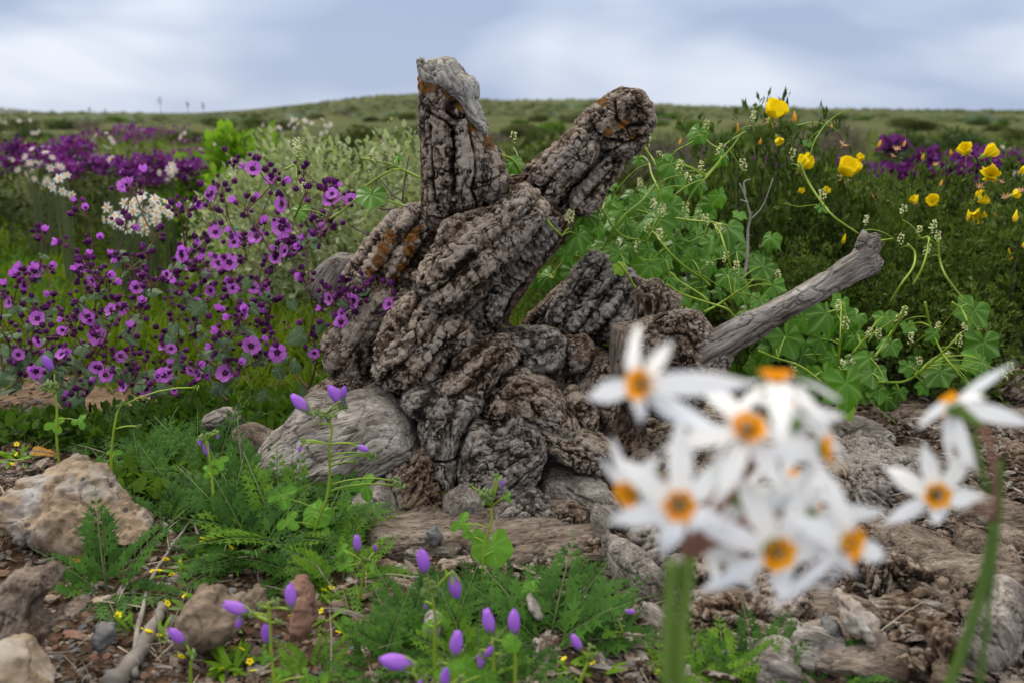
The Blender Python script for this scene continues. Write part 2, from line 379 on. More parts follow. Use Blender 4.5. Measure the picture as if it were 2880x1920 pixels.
# ================================================================ THE STUMP
def inflate(poly, Y, T, step, tilt=(0, 0), p=2.0, round_=1.15, grow=0., rough=1.):
    """closed lens over a traced outline: real thickness T to both sides of depth Y"""
    pw = [P(u, v, Y) for u, v in poly]
    A = np.array([(q.x, q.z) for q in pw])
    # break long edges, roughen
    out_ = []
    for i in range(len(A)):
        a, b = A[i], A[(i + 1) % len(A)]; n = max(1, int(np.hypot(*(b - a)) / (step * 2)))
        for k in range(n): out_.append(a + (b - a) * k / n)
    A = np.array(out_)
    if grow:
        tn = np.roll(A, -1, 0) - np.roll(A, 1, 0); tn /= np.linalg.norm(tn, axis=1)[:, None] + 1e-9
        ar = (A[:, 0] * np.roll(A[:, 1], -1) - np.roll(A[:, 0], -1) * A[:, 1]).sum()
        A = A + np.stack([tn[:, 1], -tn[:, 0]], 1) * (grow if ar > 0 else -grow)
    q = np.stack([A[:, 0] * 28, A[:, 1] * 28, 0 * A[:, 0] + Y * 9], 1)
    A = A + np.stack([fbm(q, 3, 31), fbm(q + 50, 3, 37)], 1) * .007 * rough
    lo = A.min(0) - step * 2; hi = A.max(0) + step * 2
    nx, nz = int((hi[0] - lo[0]) / step) + 1, int((hi[1] - lo[1]) / step) + 1
    gx, gzz = np.meshgrid(lo[0] + np.arange(nx) * step, lo[1] + np.arange(nz) * step, indexing='ij')
    Q = np.stack([gx.ravel(), gzz.ravel()], 1)
    B0, B1 = A, np.roll(A, -1, 0)
    best = np.full(len(Q), 9e9); near = Q.copy(); ins = np.zeros(len(Q), bool)
    for a, b in zip(B0, B1):
        ab = b - a; L = (ab * ab).sum() + 1e-12
        t = np.clip(((Q - a) @ ab) / L, 0, 1); pr = a + t[:, None] * ab; d = ((Q - pr) ** 2).sum(1)
        k = d < best; best = np.where(k, d, best); near[k] = pr[k]
        cond = ((a[1] > Q[:, 1]) != (b[1] > Q[:, 1])) & (Q[:, 0] < (b[0] - a[0]) * (Q[:, 1] - a[1]) / (b[1] - a[1] + 1e-15) + a[0])
        ins ^= cond
    dist = np.where(ins, np.sqrt(best), 0.); Q2 = np.where(ins[:, None], Q, near)
    Dm = min(dist.max(), T * round_); x = np.clip(dist / Dm, 0, 1)
    h = T * (1 - (1 - x) ** p) ** (1 / p) * (.82 + .18 * np.clip(dist / dist.max(), 0, 1))
    ii = ins.reshape(nx, nz)
    cell = ii[:-1, :-1] | ii[1:, :-1] | ii[:-1, 1:] | ii[1:, 1:]
    ci, cj = np.nonzero(cell); idx = lambda i, j: i * nz + j
    quad = np.stack([idx(ci, cj), idx(ci + 1, cj), idx(ci + 1, cj + 1), idx(ci, cj + 1)], 1)
    n = nx * nz
    c = A.mean(0)
    yb = Y + tilt[0] * (Q2[:, 0] - c[0]) + tilt[1] * (Q2[:, 1] - c[1])
    Vf = np.stack([Q2[:, 0], yb - h, Q2[:, 1]], 1); Vb = np.stack([Q2[:, 0], yb + h, Q2[:, 1]], 1)
    back = np.where(ins, np.arange(n) + n, np.arange(n))
    qb = back[quad][:, ::-1]
    V = np.concatenate([Vf, Vb]); Fc = np.concatenate([quad, qb])
    used = np.unique(Fc); rm = np.zeros(len(V), int); rm[used] = np.arange(len(used))
    return V[used], rm[Fc], c
def remesh(V, Fc, voxel):
    me = mesh_np('tmp', V, Fc); o = bpy.data.objects.new('tmp', me); C.objects.link(o)
    md = o.modifiers.new('r', 'REMESH'); md.mode = 'VOXEL'; md.voxel_size = voxel
    bpy.context.view_layer.update()
    dg = bpy.context.evaluated_depsgraph_get(); ev = o.evaluated_get(dg); m2 = ev.to_mesh()
    n = len(m2.vertices); co = np.empty(n * 3, np.float32); m2.vertices.foreach_get('co', co)
    nf = len(m2.polygons); li = np.empty(len(m2.loops), np.int32); m2.loops.foreach_get('vertex_index', li)
    assert len(m2.loops) == nf * 4
    no = np.empty(n * 3, np.float32); m2.vertex_normals.foreach_get('vector', no)
    ev.to_mesh_clear(); bpy.data.objects.remove(o); bpy.data.meshes.remove(me)
    return co.reshape(-1, 3).astype(float), no.reshape(-1, 3).astype(float), li.reshape(-1, 4)
def smooth_np(V, Fc, it=2, f=.5):
    E = np.concatenate([Fc[:, [0, 1]], Fc[:, [1, 2]], Fc[:, [2, 3]], Fc[:, [3, 0]]])
    deg = np.bincount(E.ravel(), minlength=len(V)).astype(float)
    for _ in range(it):
        S = np.zeros_like(V)
        for k in range(3):
            S[:, k] = np.bincount(E[:, 0], V[E[:, 1], k], len(V)) + np.bincount(E[:, 1], V[E[:, 0], k], len(V))
        V = V + f * (S / deg[:, None] - V)
    return V
def normals_np(V, Fc):
    a = V[Fc[:, 2]] - V[Fc[:, 0]]; b = V[Fc[:, 3]] - V[Fc[:, 1]]; fn = np.cross(a, b); Nn = np.zeros_like(V)
    for k in range(4):
        for c in range(3): Nn[:, c] += np.bincount(Fc[:, k], fn[:, c], len(V))
    return Nn / (np.linalg.norm(Nn, axis=1)[:, None] + 1e-12)
SEED = [0]
def surface(V, Nn, Y, kind, drape=False, low=1., ang=40., rib=0., spacing=.03, scal=0., grooves=(), lump=1., crack=1., ribc=(0, 0), lich=None):
    """displacement along the normal + attributes"""
    SEED[0] += 1; s = SEED[0]; off = s * 1.7
    a = radians(ang); L = np.array([cos(a), sin(a)]); S_ = np.array([-sin(a), cos(a)])
    PL_ = V[:, [0, 2]]
    if drape: PL_ = np.stack([V[:, 0] * Y / V[:, 1], CAMH + (V[:, 2] - CAMH) * Y / V[:, 1]], 1)
    xz = PL_ - np.array(ribc)
    wob = fbm(V * 14 + off, 2, 3) * .006
    l = xz @ L; t = xz @ S_ + wob; front = sstep(.25, -.25, Nn[:, 1]) if not drape else sstep(-.1, .4, Nn[:, 2])
    d = fbm(V * 13 + off, 3, 1) * .0085 * low
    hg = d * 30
    if kind == 'bark':
        aniso = np.stack([l * .42, t * 1.0, V[:, 1]], 1)
        stk = 1 - 2 * billow(np.stack([l * .28, t * 1.3, V[:, 1] * 1.3], 1) * 62 + fbm(V * 30 + off, 2, 5)[:, None] * .5 + off, 3, 12)
        wp = np.stack([fbm(V * 70 + off, 2, 7), fbm(V * 70 + off + 9, 2, 8), 0 * l], 1)
        f1, e1, c1 = voro(aniso * 34 + wp * .5 + off, 5)
        cr = 1 - sstep(.0, .07, e1)
        f2, e2, c2 = voro(V * 130 + wp * .8 + off, 9); cr2 = 1 - sstep(0, .16, e2)
        f3, e3, c3 = voro(np.stack([l * .22, t * 1.5, V[:, 1] * 1.2], 1) * 58 + wp * .35 + off, 15); cr3 = (1 - sstep(0, .09, e3)) * (c3 > .3)
        rg2 = 1 - 2 * billow(V * 80 + off, 3, 2); pit = sstep(.25, .6, vnoise(V * 150 + off, 6))
        d = d + (-.0040 * crack * cr - .0022 * cr3 + (c1 - .5) * .0014 * lump + rg2 * .0012 * lump + (c2 - .5) * .0011 * lump * lump + vnoise(V * 190 + off, 3) * .0010 - .0005 * cr2 - pit * .0010 * lump)
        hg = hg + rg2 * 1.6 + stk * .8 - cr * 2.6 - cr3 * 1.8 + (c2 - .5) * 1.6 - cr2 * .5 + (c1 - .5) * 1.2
    elif kind == 'fibre':
        aniso = np.stack([l * .3, t * 1.6, V[:, 1] * 1.6], 1)
        rd = 1 - np.abs(vnoise(aniso * 110 + fbm(V * 34 + off, 3, 7)[:, None] * .9, 4)) + .5 * vnoise(aniso * 240 + off, 9)
        bl = billow(V * 60 + off, 3, 2)
        d = d + (rd - .6) * .0042 * lump + (bl - .35) * .0035 * lump
        hg = hg + (rd - .6) * 3 + (bl - .3) * 2
    else:  # wood
        aniso = np.stack([l * .22, t * 1.5, V[:, 1] * 1.5], 1)
        w = aniso + fbm(V * 10 + off, 2, 8)[:, None] * .04
        rd = fbm(w * 95, 3, 4); r2 = fbm(w * 28, 2, 6)
        f1, e1, c1 = voro(np.stack([l * .25, t * 1.0, V[:, 1]], 1) * 30 + fbm(V * 20 + off, 3, 7)[:, None] * .5 + off, 5)
        cr = (1 - sstep(.0, .05, e1)) * (c1 > .35)
        d = d * .8 + rd * .0013 * lump + r2 * .0025 * lump - cr * .0045 * crack + fbm(w * 200, 2, 14) * .0007
        hg = hg + rd * 1.5 - cr * 2
    if rib:
        ph = t / spacing; rr = np.abs((ph % 1) - .5) * 2            # 1 on the valley
        rg = 1 - rr ** 2.2
        d = d + (rg - .55) * rib * 1.0 * front - rib * .45 * sstep(.86, 1., rr) * front
        if scal:
            per = spacing * .38
            sc = np.abs(np.sin((l + np.floor(ph) * .37 * per) / per * pi))
            edge = sstep(.15, .55, rr) * (1 - sstep(.9, 1., rr))
            d = d + (sc - .5) * scal * .75 * (edge + .2 * (rr < .25)) * front
        hg = hg + (rg - .5) * 1.8
    for line, w_, dep in grooves:
        A = np.array([(q.x, q.z) for q in [P(u, v, Y) for u, v in line]])
        best = np.full(len(V), 9e9); Q = PL_ + np.stack([fbm(V * 45 + 3, 2, 2), fbm(V * 45 + 9, 2, 2)], 1) * .0028
        for p0, p1 in zip(A[:-1], A[1:]):
            ab = p1 - p0; tt = np.clip(((Q - p0) @ ab) / (ab @ ab), 0, 1)
            best = np.minimum(best, ((Q - p0 - tt[:, None] * ab) ** 2).sum(1))
        dd = np.sqrt(best); wm = w_ * Y / 2800.
        g = (1 - sstep(0, wm, dd)) * front
        d = d - g * dep; hg = hg - g * 3
    lc = np.zeros(len(V))
    for (u, v, r) in (lich or ()):
        q = P(u, v, Y); dd = np.hypot(V[:, 0] - q.x, V[:, 2] - q.z) / (r * Y / 2800.)
        lc = np.maximum(lc, 1 - sstep(.2, 1., dd))
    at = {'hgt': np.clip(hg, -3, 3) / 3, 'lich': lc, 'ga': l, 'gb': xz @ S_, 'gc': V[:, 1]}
    return V + Nn * d[:, None], at
def drape_on(V, Y, T, lift):
    """lay a lens built upright at depth Y down on the ground: its outline goes to the ground, its thickness upward"""
    h = Y - V[:, 1]; m = (V[:, 2] - CAMH) / Y; yg = (lift - CAMH) / np.minimum(m, -.06)
    return np.stack([V[:, 0] * yg / Y, yg, lift + h * .8], 1)
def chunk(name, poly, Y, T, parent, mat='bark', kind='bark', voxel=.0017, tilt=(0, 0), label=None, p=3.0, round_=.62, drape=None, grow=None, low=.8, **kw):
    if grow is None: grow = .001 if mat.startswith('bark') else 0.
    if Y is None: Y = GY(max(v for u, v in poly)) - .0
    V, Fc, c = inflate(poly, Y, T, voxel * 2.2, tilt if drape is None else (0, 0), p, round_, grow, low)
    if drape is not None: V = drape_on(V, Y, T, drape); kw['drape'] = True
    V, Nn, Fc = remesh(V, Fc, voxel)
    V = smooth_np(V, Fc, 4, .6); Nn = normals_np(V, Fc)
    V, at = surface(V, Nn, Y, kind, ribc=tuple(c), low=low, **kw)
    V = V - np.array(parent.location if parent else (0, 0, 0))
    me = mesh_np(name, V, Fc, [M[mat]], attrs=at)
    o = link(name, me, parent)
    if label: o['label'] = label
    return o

stump = empty('cactus_stump', (0.10, 1.42, 0), label='grey brown ribbed stump of a dead cactus with two upright broken arms', cat='stump')
S = stump
# core behind everything, so no daylight shows between the blocks
chunk('core', R(6, [(420, 640), (620, 480), (800, 330), (1000, 160), (1250, 60), (1500, 330), (1900, 360), (2100, 430), (2180, 600), (2200, 900), (2050, 1200), (1850, 1400), (1300, 1420), (900, 1380), (640, 1240), (480, 1000)]),
      1.475, .055, S, 'bark_brown', 'fibre', voxel=.004, tilt=(0, .35), label='dark brown inner body between the bark blocks', ang=60)
# --- left arm
chunk('arm', R(5, [(765, 590), (768, 700), (762, 900), (752, 1000), (830, 1052), (900, 1025), (960, 985), (1060, 960), (1150, 920), (1215, 870), (1238, 790), (1215, 690), (1190, 640), (1130, 575), (1090, 510), (1000, 390), (930, 250), (850, 215), (752, 230), (742, 400), (746, 520)]),
      1.50, .062, S, 'bark', 'bark', label='upright broken arm with a split bark face', ang=88, rib=.006, spacing=.05, crack=1.2,
      grooves=[(R(5, [(942, 540), (946, 620), (934, 700), (940, 800), (946, 870)]), 9, .022), (R(5, [(1000, 400), (1040, 560), (1062, 680), (1050, 790), (1036, 830), (1068, 900), (1060, 960)]), 7, .010),
               (R(5, [(1050, 800), (1130, 800), (1200, 760)]), 5, .007), (R(5, [(830, 500), (830, 700), (850, 900)]), 5, .007),
               (R(5, [(900, 420), (960, 460), (1020, 450)]), 7, .009), (R(5, [(760, 300), (800, 420), (900, 470), (960, 540)]), 6, .006)],
      lich=[(1215, 245, 40), (1270, 265, 36), (1190, 222, 26), (1330, 355, 26), (1385, 395, 30), (1300, 300, 24)])
chunk('broken_tip', R(5, [(733, 128), (748, 140), (762, 122), (778, 152), (800, 160), (822, 140), (850, 152), (868, 128), (890, 122), (915, 135), (940, 150), (972, 190), (1000, 215), (1040, 238), (1060, 290), (1072, 335), (1062, 370), (1090, 410), (1112, 460), (1122, 540), (1080, 530), (1010, 450), (940, 380), (880, 330), (820, 300), (752, 290), (738, 200)]),
      1.49, .054, S, 'wood_pale', 'wood', label='pale jagged weathered tip of the upright arm', ang=118, voxel=.0015, lump=3.0, crack=1.8, tilt=(0, .05),
      grooves=[(R(5, [(770, 170), (800, 200), (850, 230)]), 6, .008), (R(5, [(930, 250), (1000, 300), (1060, 430)]), 5, .004), (R(5, [(890, 150), (900, 165)]), 7, .010), (R(5, [(820, 188), (835, 194)]), 8, .012)])
# --- right arm
chunk('arm_backing', R(5, [(1350, 790), (1500, 640), (1650, 540), (1800, 420), (1960, 480), (1970, 590), (1850, 720), (1740, 880), (1640, 960), (1500, 1000), (1420, 900)]),
      1.585, .045, S, 'bark_brown', 'bark', voxel=.0026, ang=42)
chunk('arm', R(5, [(1612, 500), (1640, 455), (1720, 388), (1800, 330), (1840, 303), (1900, 308), (1950, 318), (1985, 350), (2012, 400), (2032, 470), (2012, 520), (2000, 570), (1965, 620), (1890, 675), (1780, 665), (1720, 610), (1660, 560)]),
      1.555, .062, S, 'bark', 'bark', label='knotted club end of the leaning arm', ang=30, lump=1.7, crack=1.3,
      grooves=[(R(5, [(1690, 520), (1740, 560), (1850, 590), (1960, 560), (2010, 540)]), 8, .010), (R(5, [(1800, 360), (1810, 450), (1860, 500), (1960, 490)]), 7, .009), (R(5, [(1760, 640), (1840, 600)]), 6, .010)],
      lich=[(1690, 292, 22), (1740, 350, 24), (1700, 370, 24), (1765, 385, 14)])
chunk('rib', R(5, [(1335, 730), (1400, 680), (1470, 610), (1540, 545), (1600, 515), (1650, 530), (1695, 575), (1715, 630), (1700, 700), (1620, 790), (1530, 880), (1460, 965), (1420, 930), (1385, 850), (1345, 790)]),
      1.53, .05, S, 'bark', 'bark', label='upper ribbed flank of the leaning arm', ang=44, rib=.006, spacing=.032, scal=.004, lump=1.2)
chunk('rib', R(5, [(1500, 975), (1560, 930), (1600, 860), (1690, 750), (1785, 668), (1810, 690), (1870, 660), (1900, 640), (1850, 730), (1800, 800), (1755, 880), (1742, 930), (1690, 960), (1640, 985), (1570, 985)]),
      1.54, .04, S, 'bark', 'bark', label='lower ribbed flank of the leaning arm', ang=50, rib=.007, spacing=.028, scal=.005)
chunk('rib', R(5, [(1020, 960), (1120, 880), (1230, 780), (1330, 760), (1420, 850), (1500, 960), (1580, 980), (1560, 1060), (1440, 1100), (1300, 1000), (1100, 1020)]), 1.53, .05, S, 'bark_brown', 'bark', ang=40)
chunk('flank', R(5, [(700, 960), (800, 1000), (900, 1050), (860, 1200), (760, 1330), (640, 1420), (560, 1560), (450, 1560), (400, 1400), (500, 1200)]), 1.53, .045, S, 'bark_brown', 'bark', ang=50)
# --- central blocks
chunk('rib_block', R(5, [(875, 1040), (960, 1000), (1080, 962), (1180, 912), (1260, 845), (1320, 828), (1400, 870), (1442, 940), (1446, 1000), (1400, 1062), (1330, 1130), (1240, 1225), (1180, 1320), (1100, 1400), (1020, 1462), (940, 1495), (860, 1480), (790, 1440), (738, 1390), (722, 1320), (780, 1240), (830, 1150)]),
      1.445, .066, S, 'bark', 'bark', label='big ribbed block in the middle of the stump', tilt=(0, .25), ang=40, rib=.0085, spacing=.040, scal=.006,
      grooves=[(R(5, [(1440, 1030), (1330, 1140), (1225, 1250), (1160, 1360)]), 6, .006), (R(5, [(960, 1010), (1100, 990), (1200, 930)]), 5, .006)])
chunk('rib_block', R(5, [(540, 1050), (600, 990), (680, 955), (750, 958), (800, 1020), (850, 1045), (868, 1100), (835, 1180), (775, 1260), (700, 1330), (640, 1365), (560, 1390), (450, 1400), (370, 1370), (345, 1300), (395, 1200), (470, 1120)]),
      1.53, .06, S, 'bark', 'bark', label='ribbed block with rust orange lichen', ang=52, rib=.012, spacing=.030, scal=.008, tilt=(0, .2),
      lich=[(1110, 658, 34), (1095, 690, 30), (1080, 720, 28), (1165, 655, 32), (1160, 690, 28), (1140, 735, 30), (1120, 765, 28), (1180, 640, 22), (1060, 748, 24)])
chunk('rib', R(5, [(1395, 1060), (1450, 1012), (1520, 1008), (1502, 1080), (1440, 1150), (1360, 1260), (1285, 1350), (1235, 1440), (1190, 1530), (1130, 1585), (1115, 1655), (1060, 1640), (1003, 1585), (1012, 1520), (1090, 1430), (1165, 1350), (1225, 1240), (1310, 1150)]),
      1.475, .042, S, 'bark_grey', 'bark', label='pale scalloped rib beside the big block', ang=50, rib=.009, spacing=.026, scal=.010, lump=.8, tilt=(0, .2),
      grooves=[(R(5, [(1180, 1390), (1130, 1400), (1100, 1470), (1130, 1560)]), 6, .008)])
chunk('rib', R(5, [(1490, 1080), (1530, 1000), (1585, 1010), (1545, 1120), (1450, 1230), (1400, 1310), (1345, 1380), (1260, 1490), (1190, 1640), (1125, 1660), (1190, 1500), (1300, 1330), (1410, 1180)]),
      1.52, .035, S, 'bark_brown', 'fibre', ang=50)
chunk('rib_block', R(6, [(685, 420), (700, 330), (745, 210), (815, 115), (915, 55), (1000, 75), (1065, 130), (1130, 150), (1205, 195), (1245, 260), (1222, 312), (1150, 335), (1085, 395), (1025, 480), (950, 532), (880, 542), (800, 535), (735, 515)]),
      1.425, .062, S, 'bark', 'bark', label='rounded ribbed block below the big block', ang=50, rib=.008, spacing=.034, scal=.008, tilt=(.1, .3),
      grooves=[(R(6, [(805, 400), (790, 440), (740, 515)]), 8, .014), (R(6, [(1200, 220), (1100, 270), (1030, 350), (960, 470)]), 5, .006)])
chunk('rib_block', R(5, [(1447, 1560), (1465, 1500), (1500, 1440), (1560, 1345), (1640, 1255), (1690, 1205), (1740, 1203), (1790, 1240), (1880, 1262), (1905, 1300), (1948, 1335), (1935, 1400), (1915, 1500), (1890, 1600), (1840, 1645), (1700, 1665), (1560, 1645), (1480, 1605)]),
      1.55, .055, S, 'bark_grey', 'bark', label='fan of ribs on the right of the stump', ang=53, rib=.013, spacing=.030, scal=.008, lump=.8, tilt=(0, .25))
chunk('rib', R(5, [(1330, 1570), (1400, 1475), (1500, 1385), (1600, 1292), (1690, 1203), (1700, 1235), (1610, 1330), (1525, 1430), (1470, 1520), (1425, 1605), (1350, 1605)]),
      1.60, .035, S, 'bark', 'bark', ang=50, rib=.006, spacing=.022, scal=.006)
chunk('broken_block', R(5, [(1898, 1400), (1930, 1360), (1960, 1350), (2000, 1365), (2060, 1355), (2100, 1390), (2150, 1415), (2182, 1445), (2160, 1530), (2125, 1590), (2140, 1650), (2000, 1690), (1900, 1650), (1888, 1520)]),
      1.53, .05, S, 'bark', 'fibre', label='rough broken block beside the fan of ribs', ang=95, lump=1.3)
# --- left flank
chunk('flank', R(5, [(120, 1360), (150, 1310), (230, 1225), (290, 1180), (350, 1190), (400, 1190), (420, 1290), (390, 1400), (320, 1500), (220, 1500), (140, 1440)]), 1.585, .05, S, 'wood', 'wood', ang=60, label='pale grey flank behind the purple flowers')
chunk('flank', R(6, [(430, 270), (520, 150), (640, 60), (720, -10), (850, 0), (900, 50), (800, 130), (740, 220), (700, 340), (700, 430), (745, 510), (650, 530), (500, 500), (430, 440), (400, 340)]), 1.50, .06, S, 'bark', 'bark', ang=55, rib=.006, spacing=.035, scal=.005)
chunk('root', R(6, [(300, 660), (340, 580), (430, 520), (560, 500), (660, 520), (760, 520), (800, 600), (740, 640), (560, 640), (400, 650)]), 1.46, .05, S, 'bark_brown', 'bark', ang=10, lump=1.3)
# --- middle
chunk('bark_block', R(6, [(1365, 290), (1440, 250), (1550, 225), (1650, 225), (1722, 270), (1748, 340), (1742, 420), (1700, 482), (1600, 485), (1520, 455), (1490, 390), (1440, 315)]), 1.44, .045, S, 'bark_grey', 'bark', ang=20, rib=.004, spacing=.04, scal=.004)
chunk('bark_block', R(6, [(1745, 300), (1860, 288), (1905, 340), (1900, 420), (1850, 470), (1760, 480)]), 1.45, .04, S, 'bark_brown', 'bark', lump=1.3)
chunk('bark_block', R(6, [(1045, 530), (1100, 460), (1130, 400), (1200, 350), (1300, 308), (1400, 298), (1450, 330), (1502, 420), (1480, 462), (1405, 480), (1370, 545), (1300, 610), (1180, 612), (1080, 600)]), 1.395, .05, S, 'bark', 'bark', ang=40, rib=.004, spacing=.03, lump=.8, tilt=(0, .3))
chunk('trunk_block', R(6, [(825, 640), (860, 590), (950, 560), (1050, 545), (1120, 590), (1200, 600), (1295, 605), (1285, 660), (1235, 730), (1195, 860), (1178, 1000), (1150, 1110), (1080, 1090), (1015, 1010), (990, 910), (958, 830), (930, 730), (880, 690)]),
      1.365, .062, S, 'bark_grey', 'bark', label='grooved central trunk block', ang=70, rib=.003, spacing=.04, lump=.9, tilt=(0, .3), grooves=[(R(6, [(1000, 900), (1080, 890), (1170, 900)]), 6, .008), (R(6, [(1180, 610), (1110, 600), (1050, 560)]), 5, .006)])
chunk('bark_block', R(6, [(1285, 720), (1285, 650), (1340, 570), (1420, 505), (1530, 490), (1630, 535), (1690, 580), (1745, 640), (1800, 715), (1820, 780), (1745, 805), (1640, 775), (1560, 725), (1480, 705), (1400, 760), (1330, 780)]), 1.375, .055, S, 'bark', 'bark', ang=-20, lump=1.25, tilt=(0, .35),
      grooves=[(R(6, [(1300, 690), (1400, 690), (1440, 740)]), 7, .010), (R(6, [(1560, 600), (1600, 680), (1700, 700)]), 5, .006)])
chunk('bark_block', R(6, [(1190, 900), (1215, 800), (1250, 745), (1330, 785), (1400, 780), (1480, 712), (1600, 765), (1655, 855), (1635, 940), (1575, 1040), (1500, 1125), (1400, 1135), (1270, 1112), (1190, 1125), (1172, 1000)]), 1.335, .062, S, 'bark_grey', 'bark', label='broad low block at the centre foot', ang=25, lump=1.0, crack=.8, tilt=(0, .3),
      grooves=[(R(6, [(1440, 1040), (1520, 960), (1620, 930)]), 5, .006)])
chunk('bark_block', R(6, [(1740, 610), (1800, 568), (1880, 620), (1925, 700), (1905, 805), (1850, 780), (1790, 710)]), 1.40, .04, S, 'bark', 'bark', tilt=(0, .3))
chunk('bark_block', R(6, [(1600, 765), (1740, 800), (1860, 800), (1960, 840), (2020, 870), (2010, 960), (1920, 1010), (1800, 985), (1700, 930), (1640, 890)]), 1.35, .05, S, 'bark', 'bark', ang=-20, tilt=(0, .3), rib=.004, spacing=.03)
chunk('bark_block', R(6, [(1830, 560), (1880, 470), (1960, 400), (2020, 470), (2030, 620), (2010, 800), (1950, 770), (1920, 660)]), 1.43, .04, S, 'bark_brown', 'bark', ang=80)
chunk('splinter', R(6, [(1972, 470), (1988, 220), (2060, 208), (2110, 262), (2185, 258), (2160, 300), (2080, 420), (2060, 560), (2010, 600)]), 1.42, .035, S, 'wood_dark', 'wood', ang=85, label='upright fibrous splinter')
chunk('root', F([(1500, 735), (1545, 715), (1610, 712), (1640, 755), (1680, 800), (1660, 850), (1600, 930), (1540, 960), (1430, 940), (1420, 860), (1440, 800), (1400, 750)]), 1.45, .05, S, 'bark', 'bark', ang=-30, lump=1.3)
chunk('root', F([(1400, 930), (1560, 940), (1700, 960), (1850, 1010), (1960, 1060), (1960, 1160), (1850, 1200), (1700, 1190), (1560, 1150), (1430, 1100), (1350, 1020)]), 1.36, .06, S, 'bark', 'bark', ang=-15, lump=1.3, voxel=.003, drape=.015, rib=.005, spacing=.03)
chunk('foot', R(6, [(640, 1250), (760, 1120), (900, 1080), (1100, 1130), (1300, 1090), (1600, 1080), (1750, 1180), (1900, 1300), (1950, 1480), (1800, 1560), (1500, 1520), (1200, 1500), (950, 1480), (760, 1500), (620, 1420)]), 1.25, .035, S, 'wood_dark', 'wood', ang=12, lump=2.6, crack=1.6, voxel=.0024, drape=.004, label='shredded brown foot of the stump')
# --- broken branch pointing right
chunk('branch', F([(1600, 780), (1650, 752), (1700, 724), (1800, 678), (1900, 622), (1958, 582), (1970, 554), (1982, 528), (1998, 541), (2016, 534), (2022, 560), (2012, 581), (2027, 604), (2010, 629), (1960, 650), (1880, 692), (1790, 746), (1740, 780), (1700, 808), (1650, 842), (1590, 880), (1560, 870)]),
      1.42, .019, S, 'wood', 'wood', voxel=.0015, low=.25, lump=1.7, label='straight grey broken branch leaning out to the right', ang=31, crack=1.1, round_=1.4)
# --- grey knob and feet
chunk('knob', R(6, [(90, 850), (170, 790), (250, 680), (320, 630), (420, 618), (560, 608), (680, 590), (780, 600), (850, 655), (920, 720), (948, 820), (942, 900), (850, 965), (760, 1010), (720, 1080), (620, 1160), (500, 1210), (350, 1190), (200, 1130), (90, 1030), (40, 930)]),
      1.385, .095, S, 'wood', 'wood', label='smooth grey weathered knob at the left foot', voxel=.002, ang=28, tilt=(-.15, .35), lump=1.0, crack=1.5,
      grooves=[(R(6, [(740, 905), (830, 850), (940, 830)]), 6, .009), (R(6, [(720, 950), (820, 900), (930, 880)]), 5, .006), (R(6, [(610, 830), (700, 760), (760, 740)]), 4, .005), (R(6, [(260, 820), (330, 760), (420, 740)]), 4, .004), (R(6, [(640, 980), (760, 930), (880, 900)]), 4, .004)])
chunk('root', R(3, [(1080, 400), (1150, 385), (1240, 420), (1320, 400), (1370, 470), (1300, 580), (1200, 570), (1130, 500)]), 1.43, .035, S, 'wood_dark', 'wood', ang=-50)
chunk('root', R(3, [(930, 350), (1000, 310), (1060, 300), (1110, 350), (1120, 410), (1040, 420), (940, 400)]), 1.47, .03, S, 'wood', 'wood', ang=20)
chunk('foot', R(6, [(500, 1210), (600, 1140), (720, 1095), (785, 1130), (822, 1220), (825, 1300), (765, 1345), (740, 1420), (660, 1410), (540, 1340)]), 1.275, .05, S, 'wood', 'wood', voxel=.0018, ang=75, tilt=(0, .3), label='pale split foot with a worm hole', grooves=[(R(6, [(700, 1140), (712, 1146)]), 5, .01), (R(6, [(640, 1180), (660, 1300), (650, 1380)]), 5, .006), (R(6, [(700, 1230), (720, 1330)]), 5, .005)])
chunk('foot', R(6, [(760, 1500), (800, 1400), (850, 1370), (930, 1400), (1000, 1470), (960, 1510), (860, 1520)]), 1.235, .03, S, 'wood', 'wood', voxel=.0018, ang=110, lump=1.6)
chunk('foot', R(6, [(740, 1030), (860, 965), (950, 905), (1000, 945), (1025, 1030), (1065, 1110), (1090, 1190), (1060, 1300), (975, 1370), (880, 1310), (830, 1300), (822, 1220), (785, 1130)]), 1.315, .05, S, 'bark_brown', 'fibre', ang=60, lump=1.3, tilt=(0, .35))
chunk('root', R(6, [(1590, 1010), (1680, 975), (1760, 1060), (1860, 1130), (2000, 1195), (2090, 1290), (2010, 1340), (1975, 1400), (2060, 1500), (2210, 1590), (2330, 1700), (2240, 1740), (2060, 1620), (1930, 1490), (1870, 1390), (1870, 1280), (1780, 1215), (1690, 1205), (1640, 1185), (1580, 1100)]),
      1.20, .045, S, 'wood', 'wood', voxel=.0018, label='twisted pale root running down to the right', ang=-45, drape=.02, grooves=[(R(6, [(1740, 1110), (1800, 1160), (1900, 1200), (2010, 1210)]), 6, .008), (R(6, [(1940, 1420), (2040, 1540), (2200, 1660)]), 5, .006)])
chunk('foot', R(6, [(1058, 1210), (1110, 1150), (1200, 1118), (1272, 1150), (1305, 1260), (1285, 1320), (1200, 1335), (1090, 1300)]), 1.27, .03, S, 'wood', 'wood', ang=70, lump=2.4, crack=1.6, label='small striped knob at the centre foot')
